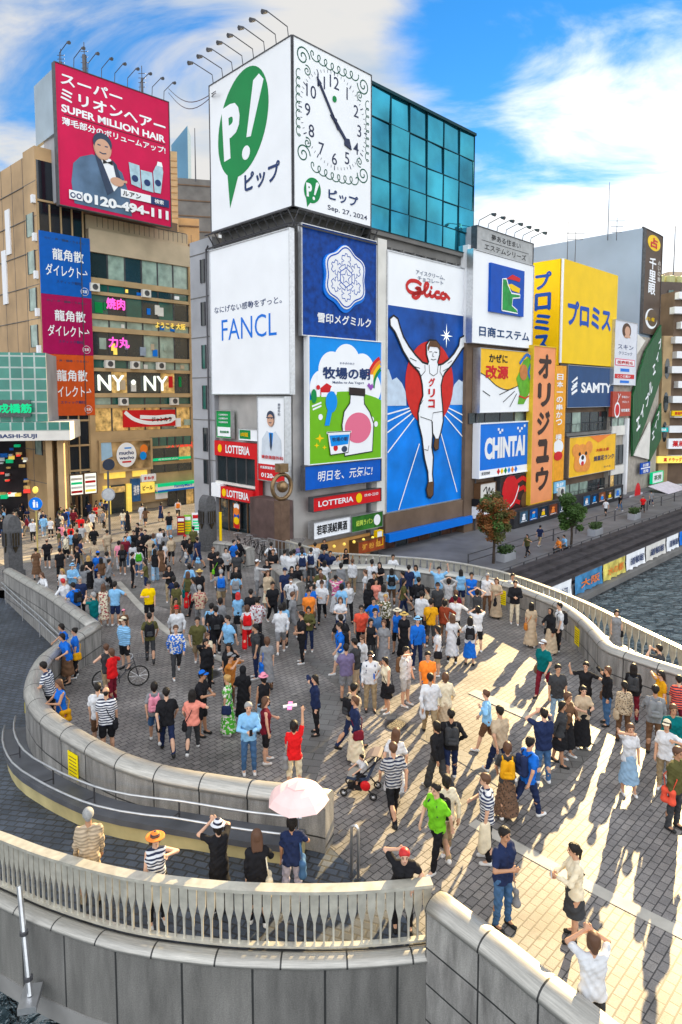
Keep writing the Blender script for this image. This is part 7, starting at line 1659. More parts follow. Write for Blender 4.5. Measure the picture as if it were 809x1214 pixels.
    def bottom(s, kind):
        k = s.k; o = lambda p, *d: p + np.array((d + (0, 0))[:3]) * k; P_ = []; cuts = [(2, 1, s.hz + .09 * k)]
        for sx in (-1, 1): P_.append((o(s.base, sx * .06, -.012), o(s.waist, sx * .045, -.0, -.03), .106 * k * s.slim, .094 * k * s.slim))
        if kind in ('trousers', 'wide trousers', 'shorts'):
            w = 1.35 if kind == 'wide trousers' else 1.0
            for hip, kn, an, toe in s.legs:
                if kind == 'shorts': e = hip * .15 + kn * .85; P_.append((hip, e, .100 * k * s.slim, .086 * k))
                else: P_ += [(hip, kn, .096 * k * s.slim, .068 * k * w), (kn, an + (kn - an) * .06, .067 * k * w, .054 * k * (w ** 2))]
        else:
            l = {'miniskirt': .40, 'skirt': .58, 'long skirt': .80}[kind] * k; kn = [(a[1] + a[2]) / 2 for a in s.legs]; my = (kn[0][1] + kn[1][1]) / 2 * .6; b = np.array((0, my, max(s.hz - l, .10))); rt = {'miniskirt': .20, 'skirt': .24, 'long skirt': .27}[kind] * k; sp = abs(kn[0][1] - kn[1][1]) * .5
            P_.append(('c', s.waist + np.array((0, 0, -.02 * k)), b, .135 * k * s.slim, rt + sp * .25, .86 + sp * .9))
        return P_, cuts
    def shoes(s):
        k = s.k; P_ = []
        for hip, kn, an, toe in s.legs: P_ += [(an + np.array((0, -.025, -.035)) * k, toe, .046 * k, .038 * k), (an, an + np.array((0, -.01, -.02)) * k, .044 * k, .046 * k)]
        return P_
    def hair(s, style):
        k, hd = s.k, s.head; o = lambda *d: hd + np.array(d) * k; P_ = [(o(0, -.022, .044), o(0, .006, .050), .092 * k, .089 * k), (o(0, -.05, .0), o(0, -.045, -.03), .066 * k, .055 * k)]
        for sx in (-1, 1): P_.append((o(sx * .062, .0, .05), o(sx * .066, -.02, .0), .030 * k, .024 * k))
        if style in ('l',):
            b = s.neck + np.array((0, -.10, -.22)) * k
            for sx in (-1, 0, 1): P_.append((o(sx * .055, -.045, .0), b + np.array((sx * .07, 0, 0)) * k, .050 * k, .036 * k))
            for sx in (-1, 1): P_.append((o(sx * .072, .0, .02), s.neck + np.array((sx * .09, -.02, -.06)) * k, .028 * k, .030 * k))
        if style == 'm':
            for sx in (-1, 1): P_.append((o(sx * .068, -.01, .02), o(sx * .070, -.015, -.09), .034 * k, .036 * k))
            P_.append((o(0, -.06, .0), o(0, -.055, -.10), .062 * k, .055 * k))
        if style == 'b': P_.append((o(0, -.085, .075), o(0, -.09, .085), .045 * k, .042 * k))
        if style == 'y': P_ += [(o(0, -.09, .03), o(0, -.115, .0), .028 * k, .034 * k), (o(0, -.115, .0), o(0, -.11, -.16), .034 * k, .016 * k)]
        if style == 'v': # headscarf
            P_ += [(o(0, -.01, .03), o(0, .0, -.05), .094 * k, .085 * k), (o(0, -.01, -.08), s.neck + np.array((0, 0, -.06)) * k, .075 * k, .13 * k)]
        if style == 'x': P_ = P_[1:]
        return P_
    def hat(s, kind):
        k, hd = s.k, s.head; o = lambda *d: hd + np.array(d) * k; P_ = [(o(0, -.012, .062), o(0, -.004, .072), .093 * k, .085 * k)]
        if kind == 'cap': P_.append(('c', o(0, .10, .075), o(0, .105, .058), .085 * k, .085 * k, .85))
        else: P_.append(('c', o(0, -.01, .062), o(0, -.01, .040), .165 * k if kind == 'hat' else .12 * k, .185 * k if kind == 'hat' else .15 * k, 1.0))
        return P_, [(2, -1, hd[2] + .036 * k)]

def sdf_obj(name, prims, h, mat, parent, cuts=(), k=.02, fold=0.0):
    V, F = mesh_sdf(prims, h, k, cuts, fold)
    me = bpy.data.meshes.new(name); me.vertices.add(len(V)); me.vertices.foreach_set('co', V.astype(np.float32).ravel())
    me.loops.add(len(F) * 4); me.loops.foreach_set('vertex_index', F.astype(np.int32).ravel()); me.polygons.add(len(F)); me.polygons.foreach_set('loop_start', np.arange(0, len(F) * 4, 4, dtype=np.int32)); me.polygons.foreach_set('loop_total', np.full(len(F), 4, dtype=np.int32))
    me.update(calc_edges=True); me.polygons.foreach_set('use_smooth', [True] * len(me.polygons)); me.materials.append(mat)
    o = bpy.data.objects.new(name, me); COL.objects.link(o); o.parent = parent; return o

def bag_parts(kind, col, p, root_parent, vox, rg):
    pass
TOPN = {'tee': 'T-shirt', 'shirt': 'shirt', 'tank': 'tank top', 'jacket': 'jacket', 'dress': 'dress', 'tunic': 'long tunic'}
PEOPLE = []
def make_person(e, label, group):
    g, topk, topc, botk, botc, hairs, hc, hatk, hatc, pose, pos, yaw, H, bag, rg, near = (e[k] for k in ('g', 'topk', 'topc', 'botk', 'botc', 'hair', 'hc', 'hatk', 'hatc', 'pose', 'pos', 'yaw', 'H', 'bag', 'rg', 'd'))
    h = min(max(.0011 * near, .012), .027); p = Person(g, H, pose, rg, rg.uniform(.88, 1.12), topk in ('dress', 'tunic') or 'skirt' in (botk or ''))
    root = thing('person', label, 'person', pos, group, yaw); e['root'] = root
    sk = SK[e['skin']]; sdf_obj('body', p.body(), h, sk, root, k=.012 if near < 20 else .018)
    if topk in ('dress', 'tunic'):
        P_, c = p.top('tank' if rg.random() < .35 and topk == 'dress' else 'tee'); sdf_obj('dress', P_[:-2] if False else P_ + p.bottom({'dress': 'skirt' if rg.random() < .5 else 'long skirt', 'tunic': 'skirt'}[topk])[0], h, cloth(topc), root, (), .03, .006)
        if topk == 'tunic': P2, c2 = p.bottom('trousers'); sdf_obj('trousers', P2, h, cloth(botc), root, c2, .02, .006)
    else:
        P_, c = p.top(topk, p.hz + .06 * p.k if botk in ('miniskirt', 'long skirt') and topk == 'tank' else None); sdf_obj({'tee': 't_shirt', 'shirt': 'shirt', 'tank': 'tank_top', 'jacket': 'jacket'}[topk], P_, h, cloth(topc), root, c, .02, .006)
        P_, c = p.bottom(botk); sdf_obj({'wide trousers': 'trousers', 'long skirt': 'skirt', 'miniskirt': 'skirt'}.get(botk, botk), P_, h, cloth(botc), root, c, .02, .006)
    sh = sdf_obj('shoes', p.shoes(), max(h, .012), SHOE_W if rg.random() < .6 else SHOE_K, root, [(2, -1, .004)])
    if hairs == 'v': sdf_obj('headscarf', p.hair('v'), h, cloth(topc), root, ((1, 1, p.head[1] + .045 * p.k),))
    elif hairs: sdf_obj('hair', p.hair(hairs), min(h, .018), HAIR[hc], root, (('p', .78, -.62, -.78 * (p.head[1] + .070 * p.k) + .62 * (p.head[2] + .050 * p.k)),))
    if hatk: P_, c = p.hat(hatk); sdf_obj({'cap': 'cap', 'hat': 'sun_hat', 'bucket': 'bucket_hat'}[hatk], P_, min(h, .016), cloth(hatc), root, c, .006)
    k = p.k; hd = p.head
    facing = abs(((e['face'] + 180) % 360) - 180) < 105
    if near < 30 and facing:
        m = MB()
        for sx in (-1, 1): m.blob(hd + np.array((sx * .030, .078, .012)) * k, .015 * k, .009 * k, .010 * k, 8, 4); m.blob(hd + np.array((sx * .031, .078, .034)) * k, .020 * k, .008 * k, .005 * k, 8, 4)
        m.build('eyes', EYE, root, local=True); MB().blob(hd + np.array((0, .083, -.052)) * k, .022 * k, .007 * k, .006 * k, 8, 4).build('mouth', LIP, root, local=True)
        if e.get('specs'): MB().tube([hd + np.array(q) * k for q in ((-.085, .0, .015), (-.06, .085, .015), (0, .10, .015), (.06, .085, .015), (.085, .0, .015))], .013 * k, 6).build('sunglasses', GLASSES, root, local=True)
        if e.get('mask'): MB().blob(hd + np.array((0, .074, -.042)) * k, .05 * k, .026 * k, .036 * k, 10, 6).build('face_mask', white, root, local=True)
    R = np.array(((math.cos(yaw), -math.sin(yaw), 0), (math.sin(yaw), math.cos(yaw), 0), (0, 0, 1))); wp = lambda q: Vector(R @ np.array(q)) + Vector(pos)
    e['hand'] = [wp(a[2]) for a in p.arms]
    short = label_short(e)
    def clash(q): return False
    for b in bag:
        kind, col = b.split(':'); hz = p.hz
        if kind == 'bp':
            o = thing('backpack', '', 'backpack', wp((0, -.18 * k, hz + .12 * k)), None, yaw); z0 = -.0
            m = [((-.09 * k, .0, .05), (-.08 * k, .0, .34 * k), .085 * k, .075 * k), ((.09 * k, .0, .05), (.08 * k, .0, .34 * k), .085 * k, .075 * k)]
            sdf_obj('body', m, max(h, .016), cloth(col), o, k=.05); sdf_obj('pocket', [((-.06 * k, -.075, .06), (.06 * k, -.075, .06), .05 * k, .05 * k), ((-.06 * k, -.075, .15 * k), (.06 * k, -.075, .15 * k), .04 * k, .04 * k)], max(h, .016), cloth('charcoal' if col == 'black' else col), o, k=.04)
            m = MB()
            for sx in (-1, 1): m.tube([(sx * .10 * k, .02, .36 * k), (sx * .115 * k, .14 * k, .43 * k), (sx * .115 * k, .30 * k, .36 * k), (sx * .13 * k, .30 * k, .16 * k), (sx * .12 * k, .05, .06)], .018 * k, 5)
            m.build('strap', cloth(col if col != 'black' else 'charcoal'), o, local=True); nm = 'backpack'
        elif kind in ('sb', 'tote'):
            sx = 1 if rg.random() < .5 else -1; big = kind == 'tote'; c = (sx * .20 * k, -.03, hz - .02 * k); o = thing('shoulder_bag', '', 'bag', wp(c), None, yaw); w, hh = (.15, .30) if big else (.11, .17)
            sdf_obj('pouch', [((0, -w * .6, .0), (0, w * .6, .0), .05, .05), ((0, -w * .6, -hh * .7), (0, w * .6, -hh * .7), .06, .06), ((0, -w * .6, 0), (0, -w * .6, -hh * .7), .05, .06), ((0, w * .6, 0), (0, w * .6, -hh * .7), .05, .06)], max(h, .014), cloth(col), o, k=.06)
            top_ = np.array((-sx * .09 * k if not big else sx * .13 * k, 0, hz + .53 * k)) - np.array(c); MB().tube([(0, .07, .02), top_ * .5 + np.array((-sx * .0, .13 * k, 0)), top_ + np.array((0, .03, .02)), top_ * .5 + np.array((0, -.15 * k, 0)), (0, -.07, .02)], .011, 5).build('strap', cloth(col if col != 'white' else 'pale grey'), o, local=True); nm = 'shoulder bag' if not big else 'tote bag'
        elif kind == 'hb':
            i = 0; c = p.arms[i][2] + (p.arms[i][2] - p.arms[i][1]) * .35; o = thing('carrier_bag', '', 'bag', wp(c - np.array((0, 0, .42))), None, yaw)
            sdf_obj('pouch', [((0, -.09, .05), (0, .09, .05), .06, .06), ((0, -.07, .26), (0, .07, .26), .035, .035), ((0, -.09, .05), (0, -.07, .26), .05, .03), ((0, .09, .05), (0, .07, .26), .05, .03)], max(h, .014), cloth(col), o, k=.07); MB().tube([(0, -.06, .28), (0, -.02, .42), (0, .02, .42), (0, .06, .28)], .008, 5).build('handle', cloth(col), o, local=True); nm = 'carrier bag'
        elif kind == 'ph':
            c = p.arms[1][2] + (p.arms[1][2] - p.arms[1][1]) * .32 + np.array((-.02, .03, .02)); o = thing('phone', '', 'phone', wp(c), None, yaw); MB().hexa([(-.036, -.005, -.07), (.036, -.005, -.07), (.036, .005, -.07), (-.036, .005, -.07), (-.036, -.005, .08), (.036, -.005, .08), (.036, .005, .08), (-.036, .005, .08)]).build('case', cloth(col), o, local=True); MB().hexa([(-.032, -.008, -.062), (.032, -.008, -.062), (.032, -.0052, -.062), (-.032, -.0052, -.062), (-.032, -.008, .072), (.032, -.008, .072), (.032, -.0052, .072), (-.032, -.0052, .072)]).build('screen', g_dark, o, local=True); nm = 'phone'
        e.setdefault('things', []).append((o, col, nm))
def label_short(e): return ''
PDATA = """
@ 0 590 6.22
345 310 m tee:black shorts:black xk wa 180
265 380 w dress:brown - sk wa 180
440 375 m tee:black trousers:black sk st 185
240 160 m tee:white trousers:black sg wa 180
320 130 m shirt:sky_blue trousers:pale_denim sk wa 185
372 148 w tee:white trousers:black sk st 170
495 82 w dress:blue - sk st 180
550 55 m jacket:black trousers:black sk st 180
595 130 m tee:red trousers:black sk st 160
680 95 m tee:white_checked trousers:black sk st 180
705 50 w tee:red shorts:black lk st 20
655 28 m tee:navy trousers:black sk st 200
765 90 w tee:grey trousers:black sk ph 300
480 250 m tee:navy_patterned trousers:black sk st 180
525 245 w shirt:sky_blue trousers:khaki mk st 160
570 240 m shirt:charcoal trousers:black sk wa 180
655 160 w dress:cream - lb wa 185
690 220 m jacket:black trousers:beige sk wa 180
790 240 m tee:beige trousers:beige sk wa 185
730 395 m tee:blue trousers:navy - st 180 - cap:blue
655 430 w dress:black - lo st 180
548 478 m shirt:sky_blue trousers:grey - ph 20 - bucket:sky_blue
595 500 w tee:grey trousers:black lk ca 150
590 585 m tee:navy trousers:black sg st 0
730 550 w shirt:grey trousers:brown mb st 350
290 555 w shirt:white trousers:denim lb lean 300
460 525 w tee:white trousers:blue lo st 320 sb:black
480 610 m shirt:white trousers:denim sr lean 215
548 642 m tee:blue trousers:black sk lean 210 bp:black
690 700 m tee:teal trousers:denim sg ca 250
745 445 w tee:brown trousers:pale_denim lk st 180
780 405 m tee:grey trousers:black sk wa 185
450 190 w tee:pink trousers:white lk wa 10
520 200 w tee:red trousers:cream mb st 190
600 195 m tee:pale_grey shorts:khaki sk wa 170
640 165 w shirt:cream trousers:beige lk st 10
@ 120 600 6.22
160 30 w tee:cream trousers:denim lk wa 180
195 42 w dress:black - lk wa 185
300 -12 m shirt:white trousers:white sk wa 170
325 12 w tee:brown shorts:charcoal lk wa 160
440 -22 w dress:navy - mk wa 150
566 -45 m tee:white trousers:black sk wa 180 bp:orange
500 45 m tee:black shorts:sky_blue sk st 10
270 125 m tee:black shorts:charcoal sk st 300
190 190 m shirt:sky_blue trousers:brown sk st 20
240 180 m tee:black trousers:charcoal sk st 340
325 175 m tee:black trousers:black sk st 330
282 215 w shirt:black skirt:black mk ph 20
130 262 w tee:pink trousers:white mk wa 170
232 268 w dress:white - lk st 190
385 205 w tank:beige trousers:pale_denim lb wa 180 bp:sky_blue
435 165 m shirt:white trousers:denim sk st 150 sb:blue
465 198 w shirt:grey trousers:black mk st 160
515 218 w jacket:beige shorts:black - wa 0 - cap:sky_blue
458 262 w tee:white trousers:black mk st 170 tote:sky_blue
155 290 w tee:black shorts:charcoal lb wa 182 bp:black
275 310 w shirt:white trousers:denim mk wa 183 bp:green
395 325 w tank:black wide_trousers:pale_denim lk wa 180
440 296 w dress:brown - lk wa 175
38 345 m tee:grey trousers:black sk wa 178
615 216 w tee:black trousers:grey - wa 30 - cap:red
650 240 w tee:black trousers:denim lk wa 20 tote:white
680 150 m tee:olive trousers:black sk st 190
710 230 m tee:navy shorts:navy sk wa 230 hb:sky_blue
652 436 w shirt:sky_blue trousers:white mk wa 180 tote:blue
725 466 w tee:black trousers:charcoal - st 190 - hat:straw
640 492 w tank:olive wide_trousers:red lb wa 182 tote:teal
725 586 m shirt:beige_camouflage trousers:grey sg wa 185 hb:cream
350 550 m tee:yellow shorts:black - ho 5 - cap:charcoal
553 562 w tee:olive trousers:olive mk st 170
548 680 w dress:brown - mk st 20
555 738 m shirt:white trousers:grey - wa 5 - cap:red
30 578 w dress:cream_floral - lb st 185 tote:white
85 560 m tee:sky_blue shorts:navy sk st 160
165 760 c tee:brown shorts:olive - st 30 - cap:pink
@ 230 640 6.22
175 90 m tee:black shorts:black sk st 175 sb:lime_green
235 60 w shirt:pale_grey shorts:black mk st 10
292 5 m tee:blue trousers:black sk wa 60 bp:black
335 -6 m jacket:black trousers:black sk wa 300 sb:black
200 225 m shirt:grey shorts:khaki sg wa 180 bp:blue
310 190 m tee:black trousers:black sk st 20
310 250 w tee:sky_blue shorts:charcoal mk wa 175 bp:grey
465 145 m shirt:pale_grey trousers:grey - pt 90 - cap:white
540 145 w tee:black trousers:black lk cf 345
570 25 m tee:white trousers:black sk wa 180 bp:black mask
545 226 w shirt:beige skirt:cream lb st 15
580 315 m tee:black trousers:black sk wa 15 hb:white
715 280 m tee:white trousers:black sk wa 5 bp:black mask
670 205 m tee:navy trousers:navy - st 20 - cap:navy
735 195 w tee:black trousers:black lk st 10
685 75 m tee:white trousers:grey sk st 150
735 76 m shirt:white trousers:grey sk st 170
785 62 m tee:sky_blue trousers:grey sk st 185 bp:navy
325 390 w tee:sky_blue miniskirt:black lr st 180
420 366 m tee:black trousers:black sk st 182
465 430 m shirt:white_patterned trousers:black sk wa 180
393 490 w tee:white wide_trousers:red mb wa 180 bp:red
255 560 m tee:sky_blue trousers:black sk wa 300 bp:charcoal
160 500 m tee:black trousers:black sk wa 185 bp:black
195 430 w shirt:grey trousers:black mk st 170
132 472 m tee:sky_blue trousers:navy sk st 160 bp:black
455 625 m tee:charcoal trousers:navy sk st 290 bp:black
540 720 w tunic:grey trousers:brown mb st 190 tote:blue
795 530 m tee:black trousers:black sk hp 285 sb:black
26 578 m tee:olive shorts:khaki sk wa 355
98 690 w tank:cream trousers:olive mb st 30
@ 190 730 6.22
335 172 w shirt:black trousers:black mk fa 20
115 80 m shirt:blue_patterned trousers:charcoal sb wa 5
505 205 w tee:black trousers:charcoal lk st 345
515 272 m tee:amber trousers:brown - ca 60 - cap:grey
300 400 m tee:black shorts:black - ph 65 - cap:blue
45 540 m tee:black trousers:navy sk wa 185 sb:black
235 560 w tee:salmon trousers:charcoal lk wa 175 sb:black
495 440 w dress:green_floral - bo st 250 sb:navy
610 376 w dress:black - v st 180
762 420 w tank:black trousers:pale_denim - st 210 - bucket:pink
650 635 m shirt:sky_blue trousers:denim sg ph 5 ph:black
775 602 w tank:maroon shorts:black lb st 95
@ 200 760 3.68
547 350 w tee:red trousers:cream mk wv 175 tote:grey
640 150 w shirt:navy trousers:black lk fa 285
@ 0 740 3.68
245 40 w tee:blue skirt:brown mk lean 290
272 25 w tee:blue trousers:beige mk lean 285
310 18 w tee:blue trousers:black bk st 275 sb:mustard
210 172 m tee:navy_striped trousers:black sk lean 250
263 240 w tank:blue trousers:pink lb ph 290 tote:mustard
430 262 m tee:white shorts:brown sk st 170 sb:black
458 275 m tee:white_striped shorts:black xk st 175 sb:black
465 95 w tank:charcoal trousers:khaki bb wa 195 tote:pink
487 108 w jacket:red trousers:maroon mb st 240
673 262 w tee:grey shorts:denim mk wa 180 bp:pink
@ 0 570 3.68
540 593 m shirt:sky_blue_checked shorts:black - st 315 - cap:cream
652 583 m tee:olive trousers:charcoal sk wa 180 bp:black
@ 340 630 6.22
100 130 m tee:white trousers:grey sk st 185 bp:navy
180 124 m shirt:white trousers:charcoal sk st 175 bp:navy
45 142 m tee:white trousers:navy sk st 180
50 260 w tee:black trousers:charcoal lk st 10
97 85 m tee:purple trousers:grey sk st 180
210 84 m tee:white trousers:charcoal sk st 170
278 58 w tee:black trousers:black mk st 10
270 130 m tee:navy trousers:black sk lean 20
316 146 m tee:navy shorts:black sk lean 15
365 182 w tee:pale_grey trousers:black sk lean 30
437 128 w tank:black trousers:black lk st 10
485 205 w shirt:white trousers:khaki sb st 175
630 210 m tee:white trousers:navy sk st 178 sb:navy
685 226 w dress:black - lk ph 350
775 276 w tee:sky_blue trousers:brown lk st 182 bp:black
362 325 w tee:magenta_patterned long_skirt:white bk ca 175
255 312 w tee:white trousers:charcoal mb st 190
280 216 w tee:white trousers:pale_denim lk st 160
260 368 m tee:white trousers:black - wa 355 sb:black cap:black
163 430 m tee:orange shorts:denim sk st 10 sb:brown
176 392 m tee:blue trousers:black sk st 30
405 395 w tee:sky_blue trousers:denim mk wa 178 sb:black
455 372 w shirt:white trousers:black mb wa 10 sb:black
660 350 w tee:salmon trousers:cream lk st 15
605 380 w shirt:black trousers:black lk st 185
551 546 m tee:coral trousers:black sk st 5 specs
640 490 w tee:blue trousers:charcoal bk st 20
730 466 w jacket:olive_camouflage trousers:black bo st 350
652 570 m shirt:denim trousers:grey sk st 15
622 646 w tank:black trousers:charcoal mk st 20
716 655 w dress:grey - mb st 345
402 628 m tee:black trousers:black sk wa 200 bp:black
715 395 w tee:pale_grey trousers:khaki lk st 175
@ 450 650 6.22
220 125 m tee:navy trousers:black sk st 175
265 126 w tee:sky_blue trousers:denim lk st 350
290 215 m shirt:black trousers:black sk st 185 bp:black
355 290 w shirt:beige trousers:charcoal mk st 280
440 138 m tee:sky_blue trousers:grey sk ar 5
512 222 w shirt:pale_grey trousers:beige mk hd 180
430 252 m tee:charcoal shorts:black - st 20 - cap:black
100 45 m tee:white trousers:black sk ph 10
680 180 m shirt:blue trousers:grey sk cf 5
722 302 w dress:charcoal - mk hd 185
797 186 m shirt:white trousers:brown sg st 10 sb:black
380 376 m tee:mustard trousers:charcoal sk st 180 sb:black
482 380 w shirt:rust trousers:brown mk st 170 sb:beige
565 310 w tee:maroon trousers:black mb st 180
561 350 m shirt:white trousers:black sk st 178
540 490 w tunic:white shorts:black lb st 185 sb:black
670 510 w tee:white skirt:blue lk st 182 bp:black
727 430 w tee:white shorts:black mk ca 190
135 440 w tank:blue shorts:black - st 345 - hat:cream
180 466 w dress:black - - st 10 - hat:straw
282 500 m shirt:blue trousers:navy - st 20 sb:navy bucket:sky_blue
432 576 w tee:white shorts:khaki lk st 265 sb:black
@ 380 740 6.22
190 150 m tee:purple shorts:grey sk st 190
260 106 m tee:charcoal trousers:beige sk ph 250
310 82 w shirt:white trousers:denim bb st 320 specs
400 205 m shirt:white trousers:khaki sk st 5 bp:navy specs
455 240 w tank:cream miniskirt:black mk ph 300 ph:blue sb:black
630 170 m tee:white shorts:pale_grey sk fa 60 bp:brown
792 205 m tee:orange trousers:denim sk st 5
243 450 m tee:beige trousers:navy sk wa 130 bp:black
258 535 w shirt:navy long_skirt:cream mb st 285 sb:maroon
147 0 m tee:blue shorts:white sk wa 285 bp:black
@ 390 760 3.68
445 145 m shirt:white trousers:khaki sk wa 190 tote:white
508 150 w jacket:cream skirt:beige mb wa 185
535 310 m shirt:black trousers:navy sk wa 185 bp:charcoal
475 360 w shirt:black wide_trousers:charcoal mk wa 230
292 395 w tunic:white trousers:beige lb wa 160
283 455 m tee:pale_grey_striped trousers:black sb wa 200
692 220 w shirt:sky_blue shorts:brown sb wa 265
750 288 m tee:beige trousers:navy sk wa 220
692 580 m tee:navy_striped trousers:black sb ph 275 jk
515 600 w shirt:cream trousers:khaki mk wa 200 sb:black
475 628 m tee:lime_green trousers:black sk wa 315 bp:black
@ 420 900 3.68
655 300 m tee:navy trousers:denim sk ho 50 hb:grey
218 393 w tee:black trousers:black sr el 5
@ 580 620 3.53
230 494 m tee:teal trousers:maroon - wa 330 sb:brown cap:white
95 214 m tee:white trousers:black sk st 10
110 240 m jacket:black trousers:cream sk ph 5
178 335 w dress:beige - lk st 185 sb:amber
264 355 w shirt:black long_skirt:beige v ph 320 sb:black
294 335 m tee:white trousers:black sk st 290 bp:black
535 365 w dress:grey - lk st 10 sb:black
714 512 m tee:charcoal trousers:black sk ca 250
32 232 w dress:beige - lb st 350 hb:black
@ 590 780 3.69
265 30 m tee:charcoal trousers:pale_denim sk st 20
388 20 w tee:black trousers:black bk sp 350
484 40 w shirt:black trousers:denim mb fa 300 sb:brown
375 122 w tee:beige long_skirt:black bk ph 20 ph:charcoal
597 28 w jacket:black trousers:maroon lk st 180 bp:charcoal
557 106 w shirt:beige_leopard trousers:brown yk st 190 sb:beige
722 60 w tee:mustard trousers:black lk fa 300 specs
692 122 m shirt:grey trousers:brown sk st 185 bp:grey
792 78 w tee:coral_striped trousers:maroon sk st 190
205 225 m tee:navy trousers:denim sk ca 210
282 198 w shirt:charcoal miniskirt:black lk wa 80
305 155 w shirt:brown skirt:black mb st 60
108 355 m tee:blue trousers:navy sk wa 130 bp:navy
75 385 w tee:charcoal long_skirt:brown_leopard mb wa 185 bp:mustard
582 290 w tee:white skirt:pale_denim mb fa 20
742 270 w tee:white trousers:khaki - st 350 - cap:cream
788 392 m jacket:olive trousers:charcoal sb st 60 tote:coral
770 206 m shirt:teal trousers:grey sb st 20
@ 560 980 3.25
402 66 w shirt:cream miniskirt:charcoal yk ph 285 ph:white sb:black
432 450 w tee:white trousers:charcoal mb ca 200
@ 200 900 3.0
176 214 w dress:black - - ca 200 - bucket:white_striped
314 258 w shirt:black trousers:black lb ph 185 tote:cream
438 205 w tee:navy trousers:lavender mk ho 180 tote:denim
@ 0 940 3.0
305 66 m shirt:beige_checked trousers:khaki sg st 178
540 170 w tank:white_striped trousers:black lb st 10 - hat:orange_striped
"""
RAMP = {(200, 900), (0, 940)}                       # regions whose people stand on the left ramp
RAMP_ONE = {(420, 900, 218), (340, 630, 97), (340, 630, 210), (340, 630, 278), (340, 630, 437), (340, 630, 365), (340, 630, 316), (340, 630, 270), (450, 650, 100), (580, 620, 95), (580, 620, 535), (580, 620, 714)}
def parse():
    out = []; o = (0, 0, 1); rg = random.Random(11)
    for ln in PDATA.strip().splitlines():
        w = ln.split()
        if w[0] == '@': o = (int(w[1]), int(w[2]), float(w[3])); continue
        x, y = float(w[0]), float(w[1]); g = w[2]; tk, tcol = w[3].split(':'); e = dict(g=g, topk=tk, topc=tcol.replace('_', ' '))
        e['botk'], e['botc'] = [a.replace('_', ' ') for a in w[4].split(':')] if ':' in w[4] else (None, 'black')
        e['hair'], e['hc'] = (None, 'k') if w[5] == '-' else ('v', 'k') if w[5] == 'v' else (w[5][0], w[5][1])
        if e['hair'] == 's': e['hair'] = 's'
        e['pose'], e['face'] = w[6], float(w[7]); e['bag'] = []; e['hatk'] = None; e['hatc'] = 'black'
        for t in w[8:]:
            if t == '-': continue
            if t in ('specs', 'mask', 'jk'): e[t] = True; continue
            a, b = t.split(':'); b = b.replace('_', ' ')
            if a in ('cap', 'hat', 'bucket'): e['hatk'], e['hatc'] = a, b
            else: e['bag'].append(a + ':' + b)
        if e['hatk'] and not e['hair']: e['hair'] = 'm' if g == 'w' else 's'; e['hc'] = rg.choice('kkb')
        e['H'] = {'m': 1.72, 'w': 1.61, 'c': 1.25}[g] + rg.uniform(-.035, .035)
        X, Y = o[0] + x / o[2], o[1] + y / o[2]
        ramp = (o[0], o[1]) in RAMP; one = (o[0], o[1], int(x)) in RAMP_ONE
        f = rz if ramp or (one and X < 540 and o[0] == 420) else (zr2 if one else gz)
        hgt = e['H'] * (1.035 if e['hatk'] else 1.02) * (.965 if e['pose'] in ('lean', 'wa', 'cr') else .93 if e['pose'] == 'el' else 1)
        p = PG(X, Y, hgt, f); p.z = f(p.x, p.y); e['f'] = f
        e['pos'] = p; e['px'] = (X, Y); e['rg'] = random.Random(int(X * 31 + Y * 17)); e['skin'] = rg.choices((0, 1, 2), (4, 4, 2))[0]; out.append(e)
    return out
PE = parse()
def far_crowd(n, quad, seed, where, fn=gz):
    r = random.Random(seed); tries = 0; added = 0
    tops = ['white', 'white', 'black', 'black', 'grey', 'navy', 'sky blue', 'beige', 'olive', 'maroon', 'cream', 'navy', 'charcoal']; bots = ['black', 'black', 'navy', 'denim', 'khaki', 'grey']
    while added < n and tries < 6000:
        tries += 1; u, v = r.random(), r.random()
        X = (quad[0] * (1 - u) + quad[1] * u); Y = quad[2] * (1 - v) + quad[3] * v
        p = PG(X, Y); p.z = gz(p.x, p.y)
        if any((q['pos'] - p).length < .62 for q in PE): continue
        g = r.choice('mw'); PE.append(dict(g=g, topk=r.choice(('tee', 'tee', 'shirt')), topc=r.choice(tops), botk=r.choice(('trousers', 'trousers', 'shorts')), botc=r.choice(bots), hair=r.choice('ss' if g == 'm' else 'lmb'), hc=r.choice('kkkb'), hatk=None, hatc='black', pose=r.choice(('wa', 'wa', 'st', 'ph')), face=r.choice((0, 10, 180, 185, 170, 90, 270)), bag=[], H={'m': 1.72, 'w': 1.6}[g], pos=p, px=(X, Y), rg=random.Random(tries), skin=r.choice((0, 1)), far=where)); added += 1
far_crowd(34, (0, 78, 607, 640), 3, 'crowd before the arcade'); far_crowd(10, (80, 128, 612, 632), 5, 'crowd before the arcade')
far_crowd(16, (0, 40, 596, 608), 8, 'crowd before the arcade')
for n_, q_, s_ in ((9, (175, 335, 662, 735), 21), (8, (330, 470, 708, 775), 22), (5, (430, 560, 715, 775), 23), (12, (55, 200, 655, 705), 24)):
    far_crowd(n_, q_, s_, None)
